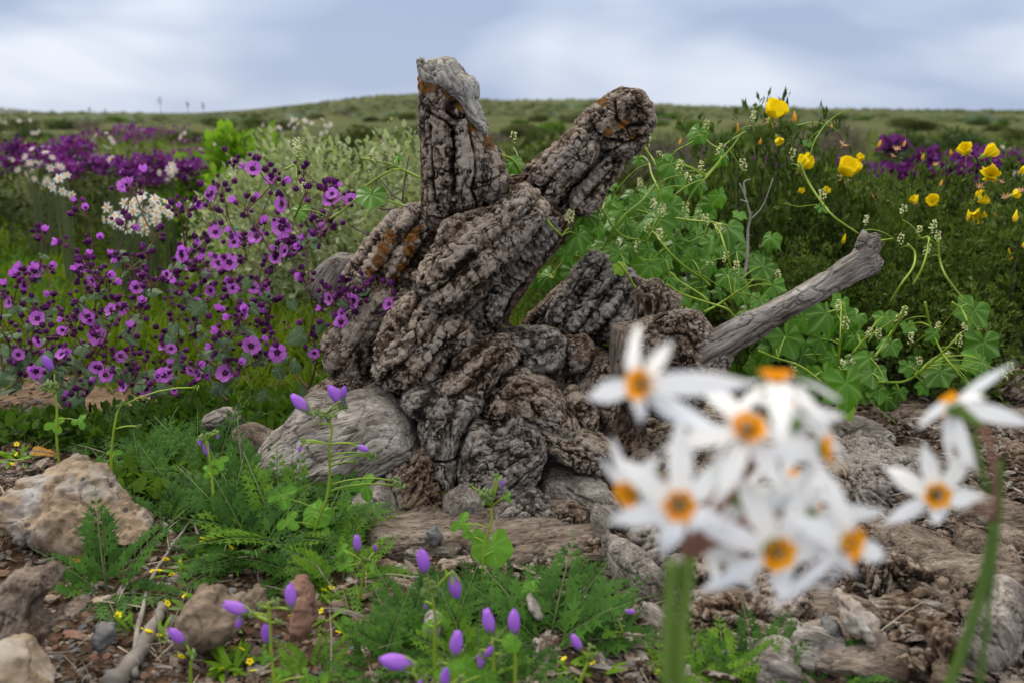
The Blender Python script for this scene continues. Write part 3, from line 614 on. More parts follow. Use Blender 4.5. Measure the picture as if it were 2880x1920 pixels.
for pts, yy, tt, mm, kk in [([(1350, 1300), (1370, 1250), (1440, 1205), (1540, 1235), (1558, 1275), (1460, 1335)], 1.25, .03, 'bark_grey', 'fibre'),
                    ([(1460, 1150), (1560, 1125), (1660, 1195), (1685, 1245), (1650, 1340), (1570, 1310), (1500, 1210)], 1.27, .035, 'bark_grey', 'bark'),
                    ([(1685, 1250), (1780, 1205), (1860, 1255), (1878, 1345), (1810, 1420), (1720, 1400), (1690, 1320)], 1.245, .035, 'bark', 'bark'),
                    ([(1280, 1120), (1400, 1130), (1470, 1150), (1500, 1230), (1400, 1240), (1300, 1230)], 1.30, .035, 'bark_brown', 'fibre'),
                    ([(1080, 1350), (1180, 1330), (1340, 1340), (1560, 1370), (1760, 1400), (1740, 1470), (1560, 1480), (1300, 1470), (1090, 1450)], 1.225, .03, 'wood_dark', 'wood'),
                    ([(1850, 1400), (1980, 1420), (2020, 1520), (2180, 1640), (2150, 1760), (1980, 1700), (1820, 1600), (1780, 1480)], 1.17, .035, 'bark', 'bark')]:
    chunk('foot', R(6, pts), yy, tt, S, mm, kk, ang=5 if kk == 'wood' else 30, lump=1.2)
# ================================================================ GROUND, HILLS
def ground_mat():
    m, t, b, o = new_mat('soil')
    geo = N(t, 'ShaderNodeNewGeometry'); pos = geo.outputs['Position']
    sp = N(t, 'ShaderNodeSeparateXYZ', {0: pos})
    n0 = N(t, 'ShaderNodeTexNoise', {'Vector': pos, 'Scale': 3.2, 'Detail': 6., 'Roughness': .6})
    n1_ = N(t, 'ShaderNodeTexNoise', {'Vector': pos, 'Scale': 60., 'Detail': 5., 'Roughness': .7})
    soil = ramp(t, n1_.outputs['Fac'], [(.3, (.018, .011, .007)), (.5, (.06, .036, .022)), (.7, (.125, .08, .05))])
    tan_ = ramp(t, n1_.outputs['Fac'], [(.3, (.10, .066, .04)), (.55, (.20, .135, .085)), (.75, (.30, .22, .15))])
    yb = N(t, 'ShaderNodeMapRange', {0: sp.outputs[1], 1: 1.25, 2: 1.7, 3: -.18, 4: .05}); xb = N(t, 'ShaderNodeMapRange', {0: sp.outputs[0], 1: -.1, 2: .2, 3: 0., 4: -.2})
    b0 = N(t, 'ShaderNodeMath', {0: yb.outputs[0], 1: xb.outputs[0]}, operation='ADD'); b1 = N(t, 'ShaderNodeMath', {0: b0.outputs[0], 1: n0.outputs['Fac']}, operation='ADD')
    f0 = N(t, 'ShaderNodeMapRange', {0: b1.outputs[0], 1: .46, 2: .6})
    s = N(t, 'ShaderNodeMix', {0: f0.outputs[0], 6: soil, 7: tan_}, data_type='RGBA').outputs[2]
    # green plain beyond
    n2 = N(t, 'ShaderNodeTexNoise', {'Vector': pos, 'Scale': .35, 'Detail': 8., 'Roughness': .68})
    mpv = N(t, 'ShaderNodeMapping', {0: pos}); mpv.inputs['Scale'].default_value = (.05, .02, .05)
    n3 = N(t, 'ShaderNodeTexNoise', {'Vector': mpv.outputs[0], 'Scale': 1., 'Detail': 7., 'Roughness': .65})
    grn = ramp(t, n2.outputs['Fac'], [(.30, (.018, .02, .007)), (.45, (.05, .062, .013)), (.6, (.09, .10, .026)), (.75, (.14, .125, .05))])
    hil = ramp(t, n3.outputs['Fac'], [(.3, (.03, .036, .012)), (.5, (.065, .076, .02)), (.7, (.115, .11, .042))])
    fh = N(t, 'ShaderNodeMapRange', {0: sp.outputs[1], 1: 15., 2: 70.})
    g = N(t, 'ShaderNodeMix', {0: fh.outputs[0], 6: grn, 7: hil}, data_type='RGBA').outputs[2]
    nn = N(t, 'ShaderNodeMath', {0: n0.outputs['Fac'], 1: 2.2, 2: sp.outputs[1]}, operation='MULTIPLY_ADD')
    fg = N(t, 'ShaderNodeMapRange', {0: nn.outputs[0], 1: 3.2, 2: 4.6})
    c = N(t, 'ShaderNodeMix', {0: fg.outputs[0], 6: s, 7: g}, data_type='RGBA').outputs[2]
    t.links.new(c, b.inputs['Base Color']); b.inputs['Roughness'].default_value = .95; b.inputs['Specular IOR Level'].default_value = .1
    bp = N(t, 'ShaderNodeBump', {'Height': n1_.outputs['Fac'], 'Strength': .8, 'Distance': .006})
    t.links.new(bp.outputs[0], b.inputs['Normal']); return m
M['soil'] = ground_mat()
ny, nx = 430, 280
yy = -0.6 + np.exp(np.linspace(np.log(.9), np.log(1500.), ny))
tt = np.tan(np.radians(np.linspace(-56, 56, nx)))
Yg = np.repeat(yy[:, None], nx, 1); Xg = tt[None, :] * (yy[:, None] + 1.6)
Vg = np.stack([Xg.ravel(), Yg.ravel(), gz(Xg, Yg).ravel()], 1)
ii_, jj_ = np.meshgrid(np.arange(ny - 1), np.arange(nx - 1), indexing='ij'); kk_ = (ii_ * nx + jj_).ravel()
tag(link('ground', mesh_np('ground', Vg, np.stack([kk_, kk_ + 1, kk_ + nx + 1, kk_ + nx], 1), [M['soil']])), kind='structure')
# a far hill at the horizon's left edge, haze blue painted into its colour
def hill(name, u0, u1, vtop, Y, mat):
    a = P(u0, 318, Y).x; b_ = P(u1, 318, Y).x; h_ = P(u0, vtop, Y).z + 12; n = 60; m = 14
    xs = np.linspace(a, b_, n); vs, fs = [], []
    pr = np.interp(np.linspace(0, 1, n), [0, .15, .35, .55, .8, 1], [.2, .75, 1, .8, .35, .0])
    for j in range(m):
        q = j / (m - 1); prof = sin(pi * q)
        for i in range(n): vs.append((xs[i], Y + (q - .5) * 300, -12 + h_ * (pr[i] * .4 + .6 * (pr[i] ** .8)) * prof))
    for j in range(m - 1):
        for i in range(n - 1): fs.append((j * n + i, j * n + i + 1, (j + 1) * n + i + 1, (j + 1) * n + i))
    return tag(link(name, mesh_np(name, np.array(vs), np.array(fs), [mat])), kind='structure')
M['far_hill'] = plainmat('far_hill', (.055, .075, .075), (.09, .11, .10), rough=1, scale=.02)
hill('hill', -190, 270, 301, 1100, M['far_hill'])

# ================================================================ LEAF CLOUDS (numpy)
def basis(D, roll=None):
    D = D / np.linalg.norm(D, axis=1)[:, None]
    up = np.tile([0, 0, 1.], (len(D), 1)); up[np.abs(D[:, 2]) > .95] = [0, 1., 0]
    X = np.cross(D, up); X /= np.linalg.norm(X, axis=1)[:, None]; Z = np.cross(X, D)
    if roll is not None:
        c, s = np.cos(roll)[:, None], np.sin(roll)[:, None]; X, Z = X * c + Z * s, Z * c - X * s
    return X, D, Z
def spread(T, TF, pos, D, roll, sc):
    """copies of a small template (leaf along +Y, facing +Z) into one array"""
    X, Y_, Z = basis(D, roll); n, k = len(pos), len(T)
    sc = np.asarray(sc).reshape(n, -1)[:, :1]
    V = pos[:, None, :] + sc[:, None] * (T[None, :, 0:1] * X[:, None] + T[None, :, 1:2] * Y_[:, None] + T[None, :, 2:3] * Z[:, None])
    Fc = (TF[None] + (np.arange(n) * k)[:, None, None]).reshape(-1, TF.shape[1])
    return V.reshape(-1, 3), Fc
T_LEAF = (np.array([[0, 0, 0], [.22, .4, .04], [0, 1, -.06], [-.22, .4, .04], [0, .45, -.03]]), np.array([[0, 1, 4], [1, 2, 4], [2, 3, 4], [3, 0, 4]]))
T_OVAL = (np.array([[0, 0, 0], [.26, .3, .05], [.24, .72, .03], [0, 1, -.05], [-.24, .72, .03], [-.26, .3, .05], [0, .5, -.03]]), np.array([[0, 1, 6], [1, 2, 6], [2, 3, 6], [3, 4, 6], [4, 5, 6], [5, 0, 6]]))
T_BLADE = (np.array([[-.05, 0, 0], [.05, 0, 0], [.04, .5, .07], [-.04, .5, .07], [0, 1, -.12]]), np.array([[0, 1, 2], [0, 2, 3], [3, 2, 4]]))
T_NEEDLE = (np.array([[-.06, 0, 0], [.06, 0, 0], [.08, .5, .02], [-.08, .5, .02], [0, 1, 0]]), np.array([[0, 1, 2], [0, 2, 3], [3, 2, 4]]))
def rdir(n, up=.3, g=rng):
    d = g.normal(size=(n, 3)); d[:, 2] += up; return d
def join(parts):
    V, Fs, mi, b = [], [], [], 0
    for v, f, m in parts:
        V.append(v); Fs.append(f + b); mi.append(np.full(len(f), m)); b += len(v)
    return np.concatenate(V), np.concatenate(Fs), np.concatenate(mi)
def lobes_pts(n, lobes, g, shell=.55):
    """points in a union of ellipsoids, thicker towards their skins"""
    L = np.array(lobes); w = L[:, 3] * L[:, 4] * L[:, 5]; k = g.choice(len(L), n, p=w / w.sum())
    d = g.normal(size=(n, 3)); d /= np.linalg.norm(d, axis=1)[:, None]
    r = shell + (1 - shell) * g.random(n) ** .7
    wob = 1 + .25 * fbm(d * 2.2 + L[k, :3] * 7, 3, 3)
    return L[k, :3] + d * L[k, 3:6] * (r * wob)[:, None], d
def twigs(mb, base, tips, r0=.006, r1=.0012, n=4, wig=.03):
    for tp in tips:
        tp = Vector(tp); b = Vector(base) + Vector((rnd(-.02, .02), rnd(-.02, .02), 0))
        mid = b.lerp(tp, .5) + Vector((rnd(-wig, wig), rnd(-wig, wig), rnd(0, wig)))
        mb.tube(bez(b, mid, tp, 6), [r0 + (r1 - r0) * k / 5 for k in range(6)], n, cap=False)

M['sage'] = leafmat('sage_leaf', (.08, .105, .045), (.44, .48, .29), trans=.25, rough=.7)
M['grass'] = leafmat('grass', (.025, .055, .005), (.13, .19, .015), trans=.35, scale=6)
M['herb'] = leafmat('herb_leaf', (.022, .055, .008), (.09, .17, .022), trans=.35, scale=6)
M['lime'] = leafmat('lime_leaf', (.075, .15, .012), (.25, .42, .04), trans=.4, scale=10)
M['olive'] = leafmat('olive_leaf', (.02, .028, .009), (.10, .12, .04), trans=.2, rough=.7)
M['dark'] = leafmat('dark_leaf', (.012, .025, .008), (.06, .10, .03), trans=.2)
M['ashy'] = leafmat('ash_twig_leaf', (.05, .04, .04), (.17, .14, .13), trans=.1, rough=.9)
M['twig'] = plainmat('twig_bark', (.06, .045, .035), (.16, .13, .11), rough=.9)
M['twig_grey'] = plainmat('dead_twig', (.13, .115, .10), (.34, .31, .29), rough=.9)
M['violet_far'] = leafmat('violet_petal_far', (.045, .005, .07), (.21, .025, .29), trans=.3, scale=12)
M['mag_bud'] = leafmat('magenta_bud', (.03, .004, .04), (.11, .012, .14), trans=.1, scale=12)
M['white'] = leafmat('white_petal', (.78, .79, .78), (.88, .88, .86), trans=.3, rough=.55, tcol=(.85, .85, .80))
M['orange'] = leafmat('orange_crown', (.80, .22, .005), (.95, .44, .01), trans=.15, rough=.45, tcol=(.9, .4, .02))
M['bgstem'] = plainmat('bush_stem', (.05, .07, .025), (.12, .15, .06))

def bush_meshes(nm, lobes, n, leaf, tm, mat, seed, up=.5, out=.8, shell=.5, nst=14, stem='twig'):
    g = np.random.default_rng(seed)
    p, d = lobes_pts(n, lobes, g, shell); p[:, 2] = np.maximum(p[:, 2], .01)
    D = d * out + rdir(n, up, g) * .6
    V, Fc = spread(*tm, p, D, g.uniform(-1.2, 1.2, n), leaf * g.uniform(.6, 1.3, n))
    me = mesh_np(nm + '_foliage', V, Fc, [M[mat]])
    mb = MB(); random.seed(seed)
    tips = [p[i] for i in g.choice(n, nst, replace=False)]
    twigs(mb, (0, 0, -.03), tips, .006, .0015)
    return me, mb.mesh(nm + '_stem', [M[stem]])
def bush(name, meshes, loc, rz, sc, label, cat, group=None):
    e = empty(name, loc, rz, label, cat, group); e.scale = (sc,) * 3 if not hasattr(sc, '__len__') else sc
    tag(link('foliage', meshes[0], e), kind='stuff'); link('stem', meshes[1], e)
    return e
def gl(u, v, Y):
    q = P(u, v, Y); return (q.x, Y, gz1(q.x, Y))

# --- big sage bush behind the left arm
lobs = [(0, 0, .22, .30, .26, .20), (.22, 0, .28, .20, .2, .16), (-.2, .05, .2, .2, .2, .18), (.05, -.12, .14, .28, .2, .14), (-.1, .1, .32, .16, .16, .13), (.15, .1, .36, .16, .15, .11)]
bm_ = bush_meshes('sage', lobs, 9000, .019, T_OVAL, 'sage', 3)
bm2_ = bush_meshes('sage', lobs[:4], 7000, .018, T_OVAL, 'sage', 4)
bush('sage_bush', bm_, gl(1010, 700, 2.75), .3, 1.18, 'large pale sage green bush directly behind the left arm of the stump', 'bush')
bush('sage_bush', bm2_, gl(840, 700, 3.3), 2.1, 1.05, 'pale sage green bush behind the tall purple flowers, left of the larger sage bush', 'bush')
bush('sage_bush', bm2_, gl(1180, 600, 3.4), 1.1, 1.0, 'grey green bush hidden partly by the left arm of the stump', 'bush')
# --- bright lime bushes
lob2 = [(0, 0, .16, .16, .15, .14), (.12, 0, .24, .09, .09, .11), (-.12, .03, .22, .10, .1, .12), (.02, .05, .32, .08, .08, .12), (.2, .02, .12, .1, .1, .1), (.17, 0, .36, .05, .05, .07)]
lm = bush_meshes('lime', lob2, 2600, .045, T_OVAL, 'lime', 7, up=1.4, shell=.3)
for k, (u, v, Y, s, lb) in enumerate([(630, 500, 4.6, 1.30, 'tallest bright lime green bush, right of the purple flower drifts'), (560, 560, 4.2, .95, 'low bright green bush at the foot of the tallest lime green bush'),
        (880, 470, 5.2, .9, 'small lime green bush above the sage bush, near the pink white blossoms'), (735, 520, 4.0, .75, 'bright green bush right behind the topmost purple flower sprays')]):
    bush('lime_bush', lm, gl(u, v, Y), k * 1.3, s, lb, 'bush')
# --- grey olive bushes, dark bushes over the plain
lob3 = [(0, 0, .18, .28, .28, .18), (.2, .05, .15, .2, .2, .15), (-.22, 0, .16, .2, .2, .15), (0, .1, .3, .18, .18, .12)]
ol = [bush_meshes('olive', lob3, 1900, .045, T_OVAL, 'olive', 20 + k) for k in range(2)]
ash = bush_meshes('ash', lob3, 1700, .06, T_BLADE, 'ashy', 30, up=1.0)
dk = bush_meshes('dark', lob3, 1900, .045, T_OVAL, 'dark', 31)
hb = bush_meshes('herb', lob3, 1500, .05, T_OVAL, 'herb', 32)
for u, v, Y, s, ty, lb in [(2220, 350, 12, 1.2, ash, 'dark grey brown brush left of the round dark green bush, above the yellow flowers'), (2360, 350, 14, 1.35, ash, 'dark grey brown brush beside the round dark green bush'),
        (1900, 350, 9, 1.1, ash, 'dark grey brush just right of the leaning arm tip'), (1960, 355, 10, 1.0, ash, 'small grey brush between the leaning arm and the first yellow flower'),
        (2715, 372, 12, 1.15, dk, 'round dark green bush on the plain at the right'), (2560, 380, 12, 1.1, dk, 'low dark green bush left of the round one at the right'),
        (800, 400, 7, 1.15, ash, 'grey brown dead looking bush between the lime bushes'), (700, 380, 9, 1.3, ol[0], 'olive bush behind the tallest lime green bush'),
        (1450, 430, 4.6, 1.3, ol[0], 'olive grey bush seen between the two arms of the stump'), (1560, 440, 5.5, 1.3, ol[1], 'olive bush seen just left of the leaning arm'),
        (1330, 420, 7, 1.2, ol[1], 'olive bush behind the left arm base'), (1010, 362, 13, 1.25, ol[0], 'wide olive bush on the plain below the hill crest'), (930, 410, 7.5, 1.0, ol[1], 'olive bush beside the pinkish white blossom clump')]:
    bush('bush', ty, gl(u, v, Y), u * .01, s, lb, 'bush')
random.seed(77)
kinds = [('shrub', ol[0], 'low olive grey shrub scattered over the plain'), ('shrub', ol[1], 'low olive grey shrub scattered over the plain'), ('shrub', ash, 'low grey brown dry shrub scattered over the plain'),
         ('shrub', hb, 'low green leafy shrub scattered over the plain'), ('shrub', dk, 'low dark green shrub scattered over the plain')]
cnt = 0
while cnt < 210:
    Y = 5.2 * (75 / 5.2) ** (rnd(0, 1) ** .85); x = rnd(-.72, .72) * Y
    if abs(x / Y) < .05 and Y < 8: continue
    nm, ty, lb = random.choices(kinds, [4, 4, 2, 3, 1])[0]
    s = rnd(.45, 1.1) * (1 + min(Y, 40) / 80)
    bush(nm, ty, (x, Y, gz1(x, Y) - .02), rnd(0, 6), (s * 1.3, s * 1.3, s * .62), lb, 'shrub', lb.replace('shrub', 'shrubs')); cnt += 1
# dots of shrubs on the hills: too far to tell apart
n = 4000; g = np.random.default_rng(5)
Yh = 60 * (210 / 60) ** g.random(n); Xh = g.uniform(-.85, .85, n) * Yh
keep = fbm(np.stack([Xh * .05, Yh * .02, 0 * Xh], 1), 3, 2) > -.12; Xh, Yh = Xh[keep], Yh[keep]; n = len(Xh)
ph = np.linspace(0, 2 * pi, 7)[:-1]
TB = np.array([[cos(a), sin(a), 0] for a in ph] + [[.75 * cos(a + .3), .75 * sin(a + .3), .6] for a in ph] + [[0, 0, .85]])
TBF = np.array([[i, (i + 1) % 6, 6 + i] for i in range(6)] + [[(i + 1) % 6, 6 + (i + 1) % 6, 6 + i] for i in range(6)] + [[6 + i, 6 + (i + 1) % 6, 12] for i in range(6)])
sz = g.uniform(.12, .38, n) * (1 + (g.random(n) > .96) * 1.2)
Vh = np.stack([Xh, Yh, gz(Xh, Yh)], 1)[:, None] + TB[None] * (sz[:, None, None] * np.array([1.3, 1.3, .8])) * g.uniform(.7, 1.3, (n, len(TB), 1))
tag(link('hillside_shrubs', mesh_np('hillside_shrubs', Vh.reshape(-1, 3), (TBF[None] + (np.arange(n) * 13)[:, None, None]).reshape(-1, 3), [M['olive'], M['dark']], midx=np.repeat((g.random(n) > .8).astype(int), len(TBF)))), kind='stuff')

# --- ground cover: grass and low herbs, uncountable
def cover(name, n, xr, yr, tm, size, mat, seed, dens=None, zoff=0., up=1.6):
    g = np.random.default_rng(seed)
    Y = yr[0] * (yr[1] / yr[0]) ** g.random(n); X = g.uniform(xr[0], xr[1], n) * (Y if xr[2] else 1)
    nn = fbm(np.stack([X * 1.4, Y * 1.4, 0 * X], 1), 3, seed)
    k = nn > (dens if dens is not None else -.2); X, Y = X[k], Y[k]; n = len(X)
    p = np.stack([X, Y, gz(X, Y) + zoff * g.random(n)], 1)
    V, Fc = spread(*tm, p, rdir(n, up, g), g.uniform(-1, 1, n), size * g.uniform(.5, 1.4, n) * (1 + Y / 14))
    return tag(link(name, mesh_np(name, V, Fc, [M[mat]])), kind='stuff')
cover('grass', 36000, (-.82, .1, True), (2.1, 6.5), T_BLADE, .075, 'grass', 41, -.15)
cover('ground_cover', 32000, (-.82, .05, True), (1.95, 6.5), T_OVAL, .026, 'herb', 42, -.12, .05, .8)
cover('ground_cover', 19000, (-.02, .8, True), (2.4, 7), T_OVAL, .028, 'herb', 43, -.2, .06, .8)
cover('ground_cover', 11000, (-.8, -.06, True), (1.28, 2.0), T_OVAL, .02, 'herb', 46, -.1, .03, .9)
cover('ground_cover', 14000, (-.8, -.12, True), (1.55, 2.2), T_OVAL, .021, 'herb', 48, -.25, .04, .9)
cover('grass', 5000, (-.62, -.1, True), (1.6, 2.3), T_BLADE, .05, 'grass', 49, -.1)
cover('ground_cover', 5000, (.22, .62, True), (1.7, 2.4), T_OVAL, .022, 'herb', 47, -.1, .03, .9)
cover('grass', 32000, (-.85, .85, True), (6, 30), T_BLADE, .07, 'olive', 44, -.3)
cover('ground_cover', 20000, (-.85, .85, True), (5, 24), T_OVAL, .04, 'grass', 45, -.1, .08, .8)

# ================================================================ FLOWERS OF THE MIDDLE DISTANCE
# small six-petalled white flower, one mesh: used in far clumps
def far_white():
    mb = MB()
    for k in range(6):
        a = k * pi / 3 + .1; c, s_ = cos(a), sin(a)
        pts = [(.15, -.05, .0), (.6, -.2, .08), (1, 0, .02), (.6, .2, .08), (.15, .05, 0)]
        mb.add([(x * c - y * s_, x * s_ + y * c, z) for x, y, z in pts], [(0, 1, 3, 4), (1, 2, 3)], 0)
    mb.add([(.26 * cos(a), .26 * sin(a), .12) for a in np.linspace(0, 2 * pi, 9)[:-1]] + [(0, 0, .05)], [(i, (i + 1) % 8, 8) for i in range(8)], 1)
    return mb.mesh('white_flower_far', [M['white'], M['orange']])
FW = far_white()
def white_clump(u, v, Y, nfl, rad, lab, size=.017, flat=.7, grp=None):
    top = P(u, v, Y); x = top.x; g0 = gz1(x, Y)
    e = empty('white_flower_clump', (x, Y, g0), 0, lab, 'flowers', grp)
    mb = MB(); c = Vector((0, 0, top.z - g0)); 
    for i in range(nfl):
        d = Vector((random.gauss(0, 1), random.gauss(0, 1), random.gauss(0, flat))); d = d.normalized() * rad * rnd(.3, 1) ** .5
        p = c + d; f = (d.normalized() + Vector((0, -.9, .25)))
        link('flower', FW, e, p, f.to_track_quat('Z', 'Y').to_euler(), size * rnd(.85, 1.15))
        b = Vector((d.x * .35, d.y * .35, 0)); mb.tube([b, b.lerp(p, .6) + Vector((0, 0, .01)), p], [.003, .002, .001], 4, cap=False)
    link('stem', mb.mesh('stem', [M['bgstem']]), e)
random.seed(5)
for a in [F([(305, 490)]) + [2.9, 34, .085, 'dense ball of small white flowers with orange centres left of the tall purple sprays'], F([(352, 482)]) + [3.0, 22, .06, 'white flower cluster with orange centres at the right of the dense white ball'],
          F([(285, 512)]) + [2.85, 8, .04, 'few white flowers hanging below the dense white ball'], F([(143, 428)]) + [3.2, 10, .045, 'small white flower cluster alone in the green, far left'], F([(95, 385)]) + [4.2, 24, .10, 'tall white flower cluster in front of the left purple drift'],
          F([(62, 385)]) + [4.3, 8, .05, 'white flowers at the left edge of the purple drift'], F([(260, 378)]) + [4.1, 7, .04, 'two white blooms in the middle of the purple drift'], F([(283, 385)]) + [4.2, 5, .03, 'white bloom beside the pair in the purple drift'],
          F([(385, 395)]) + [4.0, 6, .035, 'single white bloom at the right end of the purple drift'], F([(465, 487)]) + [3.3, 9, .05, 'white flowers just left of the tall purple sprays'], F([(240, 322)]) + [5.6, 9, .06, 'white blossoms above the purple drift'],
          F([(650, 352)]) + [5.2, 10, .07, 'white blossoms above the sage bush, left part'], F([(540, 400)]) + [4.6, 5, .035, 'white bloom beside the topmost purple spray'], F([(880, 340)]) + [4.6, 10, .055, 'white blossoms just left of the stump arm'],
          F([(712, 300)]) + [6.2, 30, .14, 'pinkish white round blossom clump on the plain'], F([(625, 297)]) + [7.0, 8, .07, 'small white blossom left of the round blossom clump'], F([(455, 335)]) + [6.0, 14, .13, 'sparse white blossoms beside the lime bush'],
          F([(45, 290)]) + [7.5, 16, .16, 'cream blossom clump near the left edge under the horizon'], F([(15, 380)]) + [4.6, 5, .05, 'faint white flowers at the far left edge'], F([(1680, 375)]) + [4, 1, .01, ''],
          F([(2312, 535)]) + [3.2, 1, .01, ''], F([(2290, 372)]) + [5.2, 10, .09, 'white flowers in the right purple drift'], F([(2060, 378)]) + [4.6, 6, .05, 'white flowers left of the right purple drift'], F([(2345, 400)]) + [5, 7, .06, 'white flowers at the right edge by the purple drift']]:
    (u, v), Y, nf, rad, lb = a
    if lb: white_clump(u, v, Y, nf, rad, lb)
# purple drifts
def drift(nm, u, v, Y, w, h, n, seed, label, dens=1.):
    g = np.random.default_rng(seed); c = P(u, v, Y); g0 = gz1(c.x, Y); ww = w / 2800 * Y; hh = h / 2800 * Y
    e = empty('purple_flower_drift', (c.x, Y, g0), 0, label, 'flowers', 'purple flower drifts in the plain')
    lobes = [(g.uniform(-.5, .5) * ww, g.uniform(-.4, .4), c.z - g0 + g.uniform(-.35, .35) * hh, ww * .16, .14, hh * .22) for _ in range(9)]
    p, d = lobes_pts(n, lobes, g, .1)
    p2, d2 = lobes_pts(n, lobes, g, .1); p3 = p2.copy(); p3[:, 2] *= g.uniform(.1, .95, n); p3, d3 = p3[:n], d2
    a = spread(*T_OVAL, p, rdir(n, .3, g), g.uniform(-1, 1, n), .028 * g.uniform(.6, 1.3, n))
    b = spread(*T_OVAL, p2, rdir(n, .3, g), g.uniform(-1, 1, n), .02 * g.uniform(.6, 1.3, n))
    q = spread(*T_OVAL, p3, rdir(n, .8, g), g.uniform(-1, 1, n), .035 * g.uniform(.6, 1.3, n))
    V, Fc, mi = join([(*a, 0), (*b, 1)])
    tag(link('flowers', mesh_np('flowers', V, Fc, [M['violet_far'], M['mag_bud']], mi), e), kind='stuff')
    tag(link('foliage', mesh_np('foliage', *q, [M['olive']]), e), kind='stuff')
for a in [(300, 460, 4.6, 420, 130, 1000, 1, 'broad purple flower drift in the left middle distance'), (130, 440, 4.9, 200, 110, 600, 2, 'purple flowers at the far left end of the drift'), (430, 470, 4.3, 260, 90, 600, 3, 'purple flowers at the right end of the left drift'),
          (350, 385, 6, 330, 60, 170, 4, 'purple flowers standing behind the broad left drift'), (2620, 455, 4.2, 210, 130, 1700, 5, 'purple flower drift behind the yellow flowers at the right'), (2520, 490, 4.8, 150, 90, 400, 6, 'lower left end of the right purple drift'),
          (2840, 440, 6, 100, 60, 160, 7, 'purple flowers at the right edge behind the yellow flowers'), (2180, 455, 5, 80, 30, 90, 8, 'purple flowers behind the middle yellow flowers')]:
    drift('d', *a)
# seed stalks standing above the horizon at the left
for k, (u, v0, Y) in enumerate([(450, 285, 4.4), (527, 293, 4.6), (571, 298, 4.8), (252, 312, 4.5), (296, 316, 5), (146, 315, 5)]):
    q = P(u, v0, Y); g0 = gz1(q.x, Y); e = empty('seed_stalk', (q.x, Y, g0), 0, ['tallest thin seed stalk above the horizon at the left', 'middle thin seed stalk above the horizon', 'rightmost thin seed stalk above the horizon', 'short seed stalk left of the tallest one', 'short seed stalk just right of the short left one', 'leftmost seed stalk at the horizon'][k], 'plant')
    mb = MB(); h_ = q.z - g0; mb.tube([(0, 0, 0), (.01, 0, h_ * .5), (0, 0, h_)], [.002, .0012, .0008], 4); link('stem', mb.mesh('stem', [M['bgstem']]), e)
    g = np.random.default_rng(k); pp = np.array([0, 0, h_]) + g.normal(size=(60, 3)) * [.005, .005, .008]
    link('seed_head', mesh_np('seed_head', *spread(*T_LEAF, pp, rdir(60, .5, g), g.uniform(-1, 1, 60), .006 * np.ones(60)), [M['bgstem']]), e)
# ================================================================ LEAVES AND FLOWERS, LARGE
M['glauc'] = leafmat('glaucous_leaf', (.03, .06, .03), (.10, .16, .08), trans=.15, rough=.6, scale=25, vein=(.20, .26, .16))
M['pstem'] = plainmat('purple_plant_stem', (.07, .028, .022), (.16, .10, .05), rough=.6)
M['gstem'] = plainmat('green_stem', (.13, .23, .012), (.28, .40, .04), rough=.45)
M['petal_v'] = leafmat('violet_petal', (.36, .06, .42), (.62, .20, .72), trans=.35, rough=.6, scale=40, tcol=(.62, .16, .85))
M['eye'] = plainmat('dark_eye', (.02, .002, .028), (.05, .005, .06), rough=.7)
M['bud'] = plainmat('purple_bud', (.035, .002, .042), (.14, .012, .15), rough=.8, bump=.6, bscale=500)
M['pollen'] = plainmat('pollen', (.7, .3, .02), (.85, .5, .03))
M['vleaf'] = leafmat('vine_leaf', (.010, .046, .003), (.075, .205, .010), trans=.2, rough=.40, vein=(.17, .31, .06), spec=.28, scale=14)
M['vleaf2'] = leafmat('young_vine_leaf', (.12, .28, .015), (.26, .44, .03), trans=.4, rough=.4, spec=.5, scale=14)
M['cream'] = plainmat('cream_flower', (.50, .54, .20), (.74, .74, .45), rough=.6)
M['yellow'] = leafmat('yellow_petal', (.90, .62, .004), (.97, .80, .015), trans=.3, rough=.5, scale=30, tcol=(1, .8, .015))
M['orangebud'] = leafmat('orange_bud', (.62, .24, .02), (.85, .45, .04), trans=.2)
M['peach'] = leafmat('dry_calyx', (.35, .14, .06), (.62, .36, .2), trans=.2)

def polar_leaf(name, rf, mats, rings=6, na=48, bend=.25, cup=.12, wav=.06, notch=True, seed=0, veins=5):
    """leaf from a polar outline rf(angle), petiole at the origin, tip along +Y, unit size; slightly thick folds along veins"""
    g = random.Random(seed); vs = [(0, 0, 0)]; fs = []
    ph1, ph2 = g.uniform(0, 6), g.uniform(0, 6)
    for r in range(1, rings + 1):
        q = r / rings
        for k in range(na + 1):
            a = -pi * .97 + 2 * pi * .97 * k / na; R_ = rf(a) * q
            x, y = R_ * sin(a), R_ * cos(a)
            vein = abs(sin(a * veins / 2.)) if veins else 1
            z = -bend * (x * x * 1.4 + y * abs(y) * .8) + cup * .35 * vein * q * (1 - q * .5) + wav * q * q * sin(a * 5 + ph1) + wav * .6 * q * sin(a * 9 + ph2)
            vs.append((x, y, z))
    vn = [1.]
    for r in range(1, rings + 1):
        for k in range(na + 1):
            a = -pi * .97 + 2 * pi * .97 * k / na; dv = min(abs(abs(a) - q) for q in (0, .95, 1.95, 2.6)); vn.append(1. if dv < .07 and r < rings else 0.)
    n1_ = na + 1
    for k in range(na): fs.append((0, 1 + k, 2 + k))
    for r in range(rings - 1):
        for k in range(na):
            a = 1 + r * n1_ + k; fs.append((a, a + n1_, a + n1_ + 1, a + 1))
    me = bpy.data.meshes.new(name); me.from_pydata(vs, [], fs)
    for m in mats: me.materials.append(m)
    me.polygons.foreach_set('use_smooth', [True] * len(fs)); me.update(); me.attributes.new('vein', 'FLOAT', 'POINT').data.foreach_set('value', vn); return me
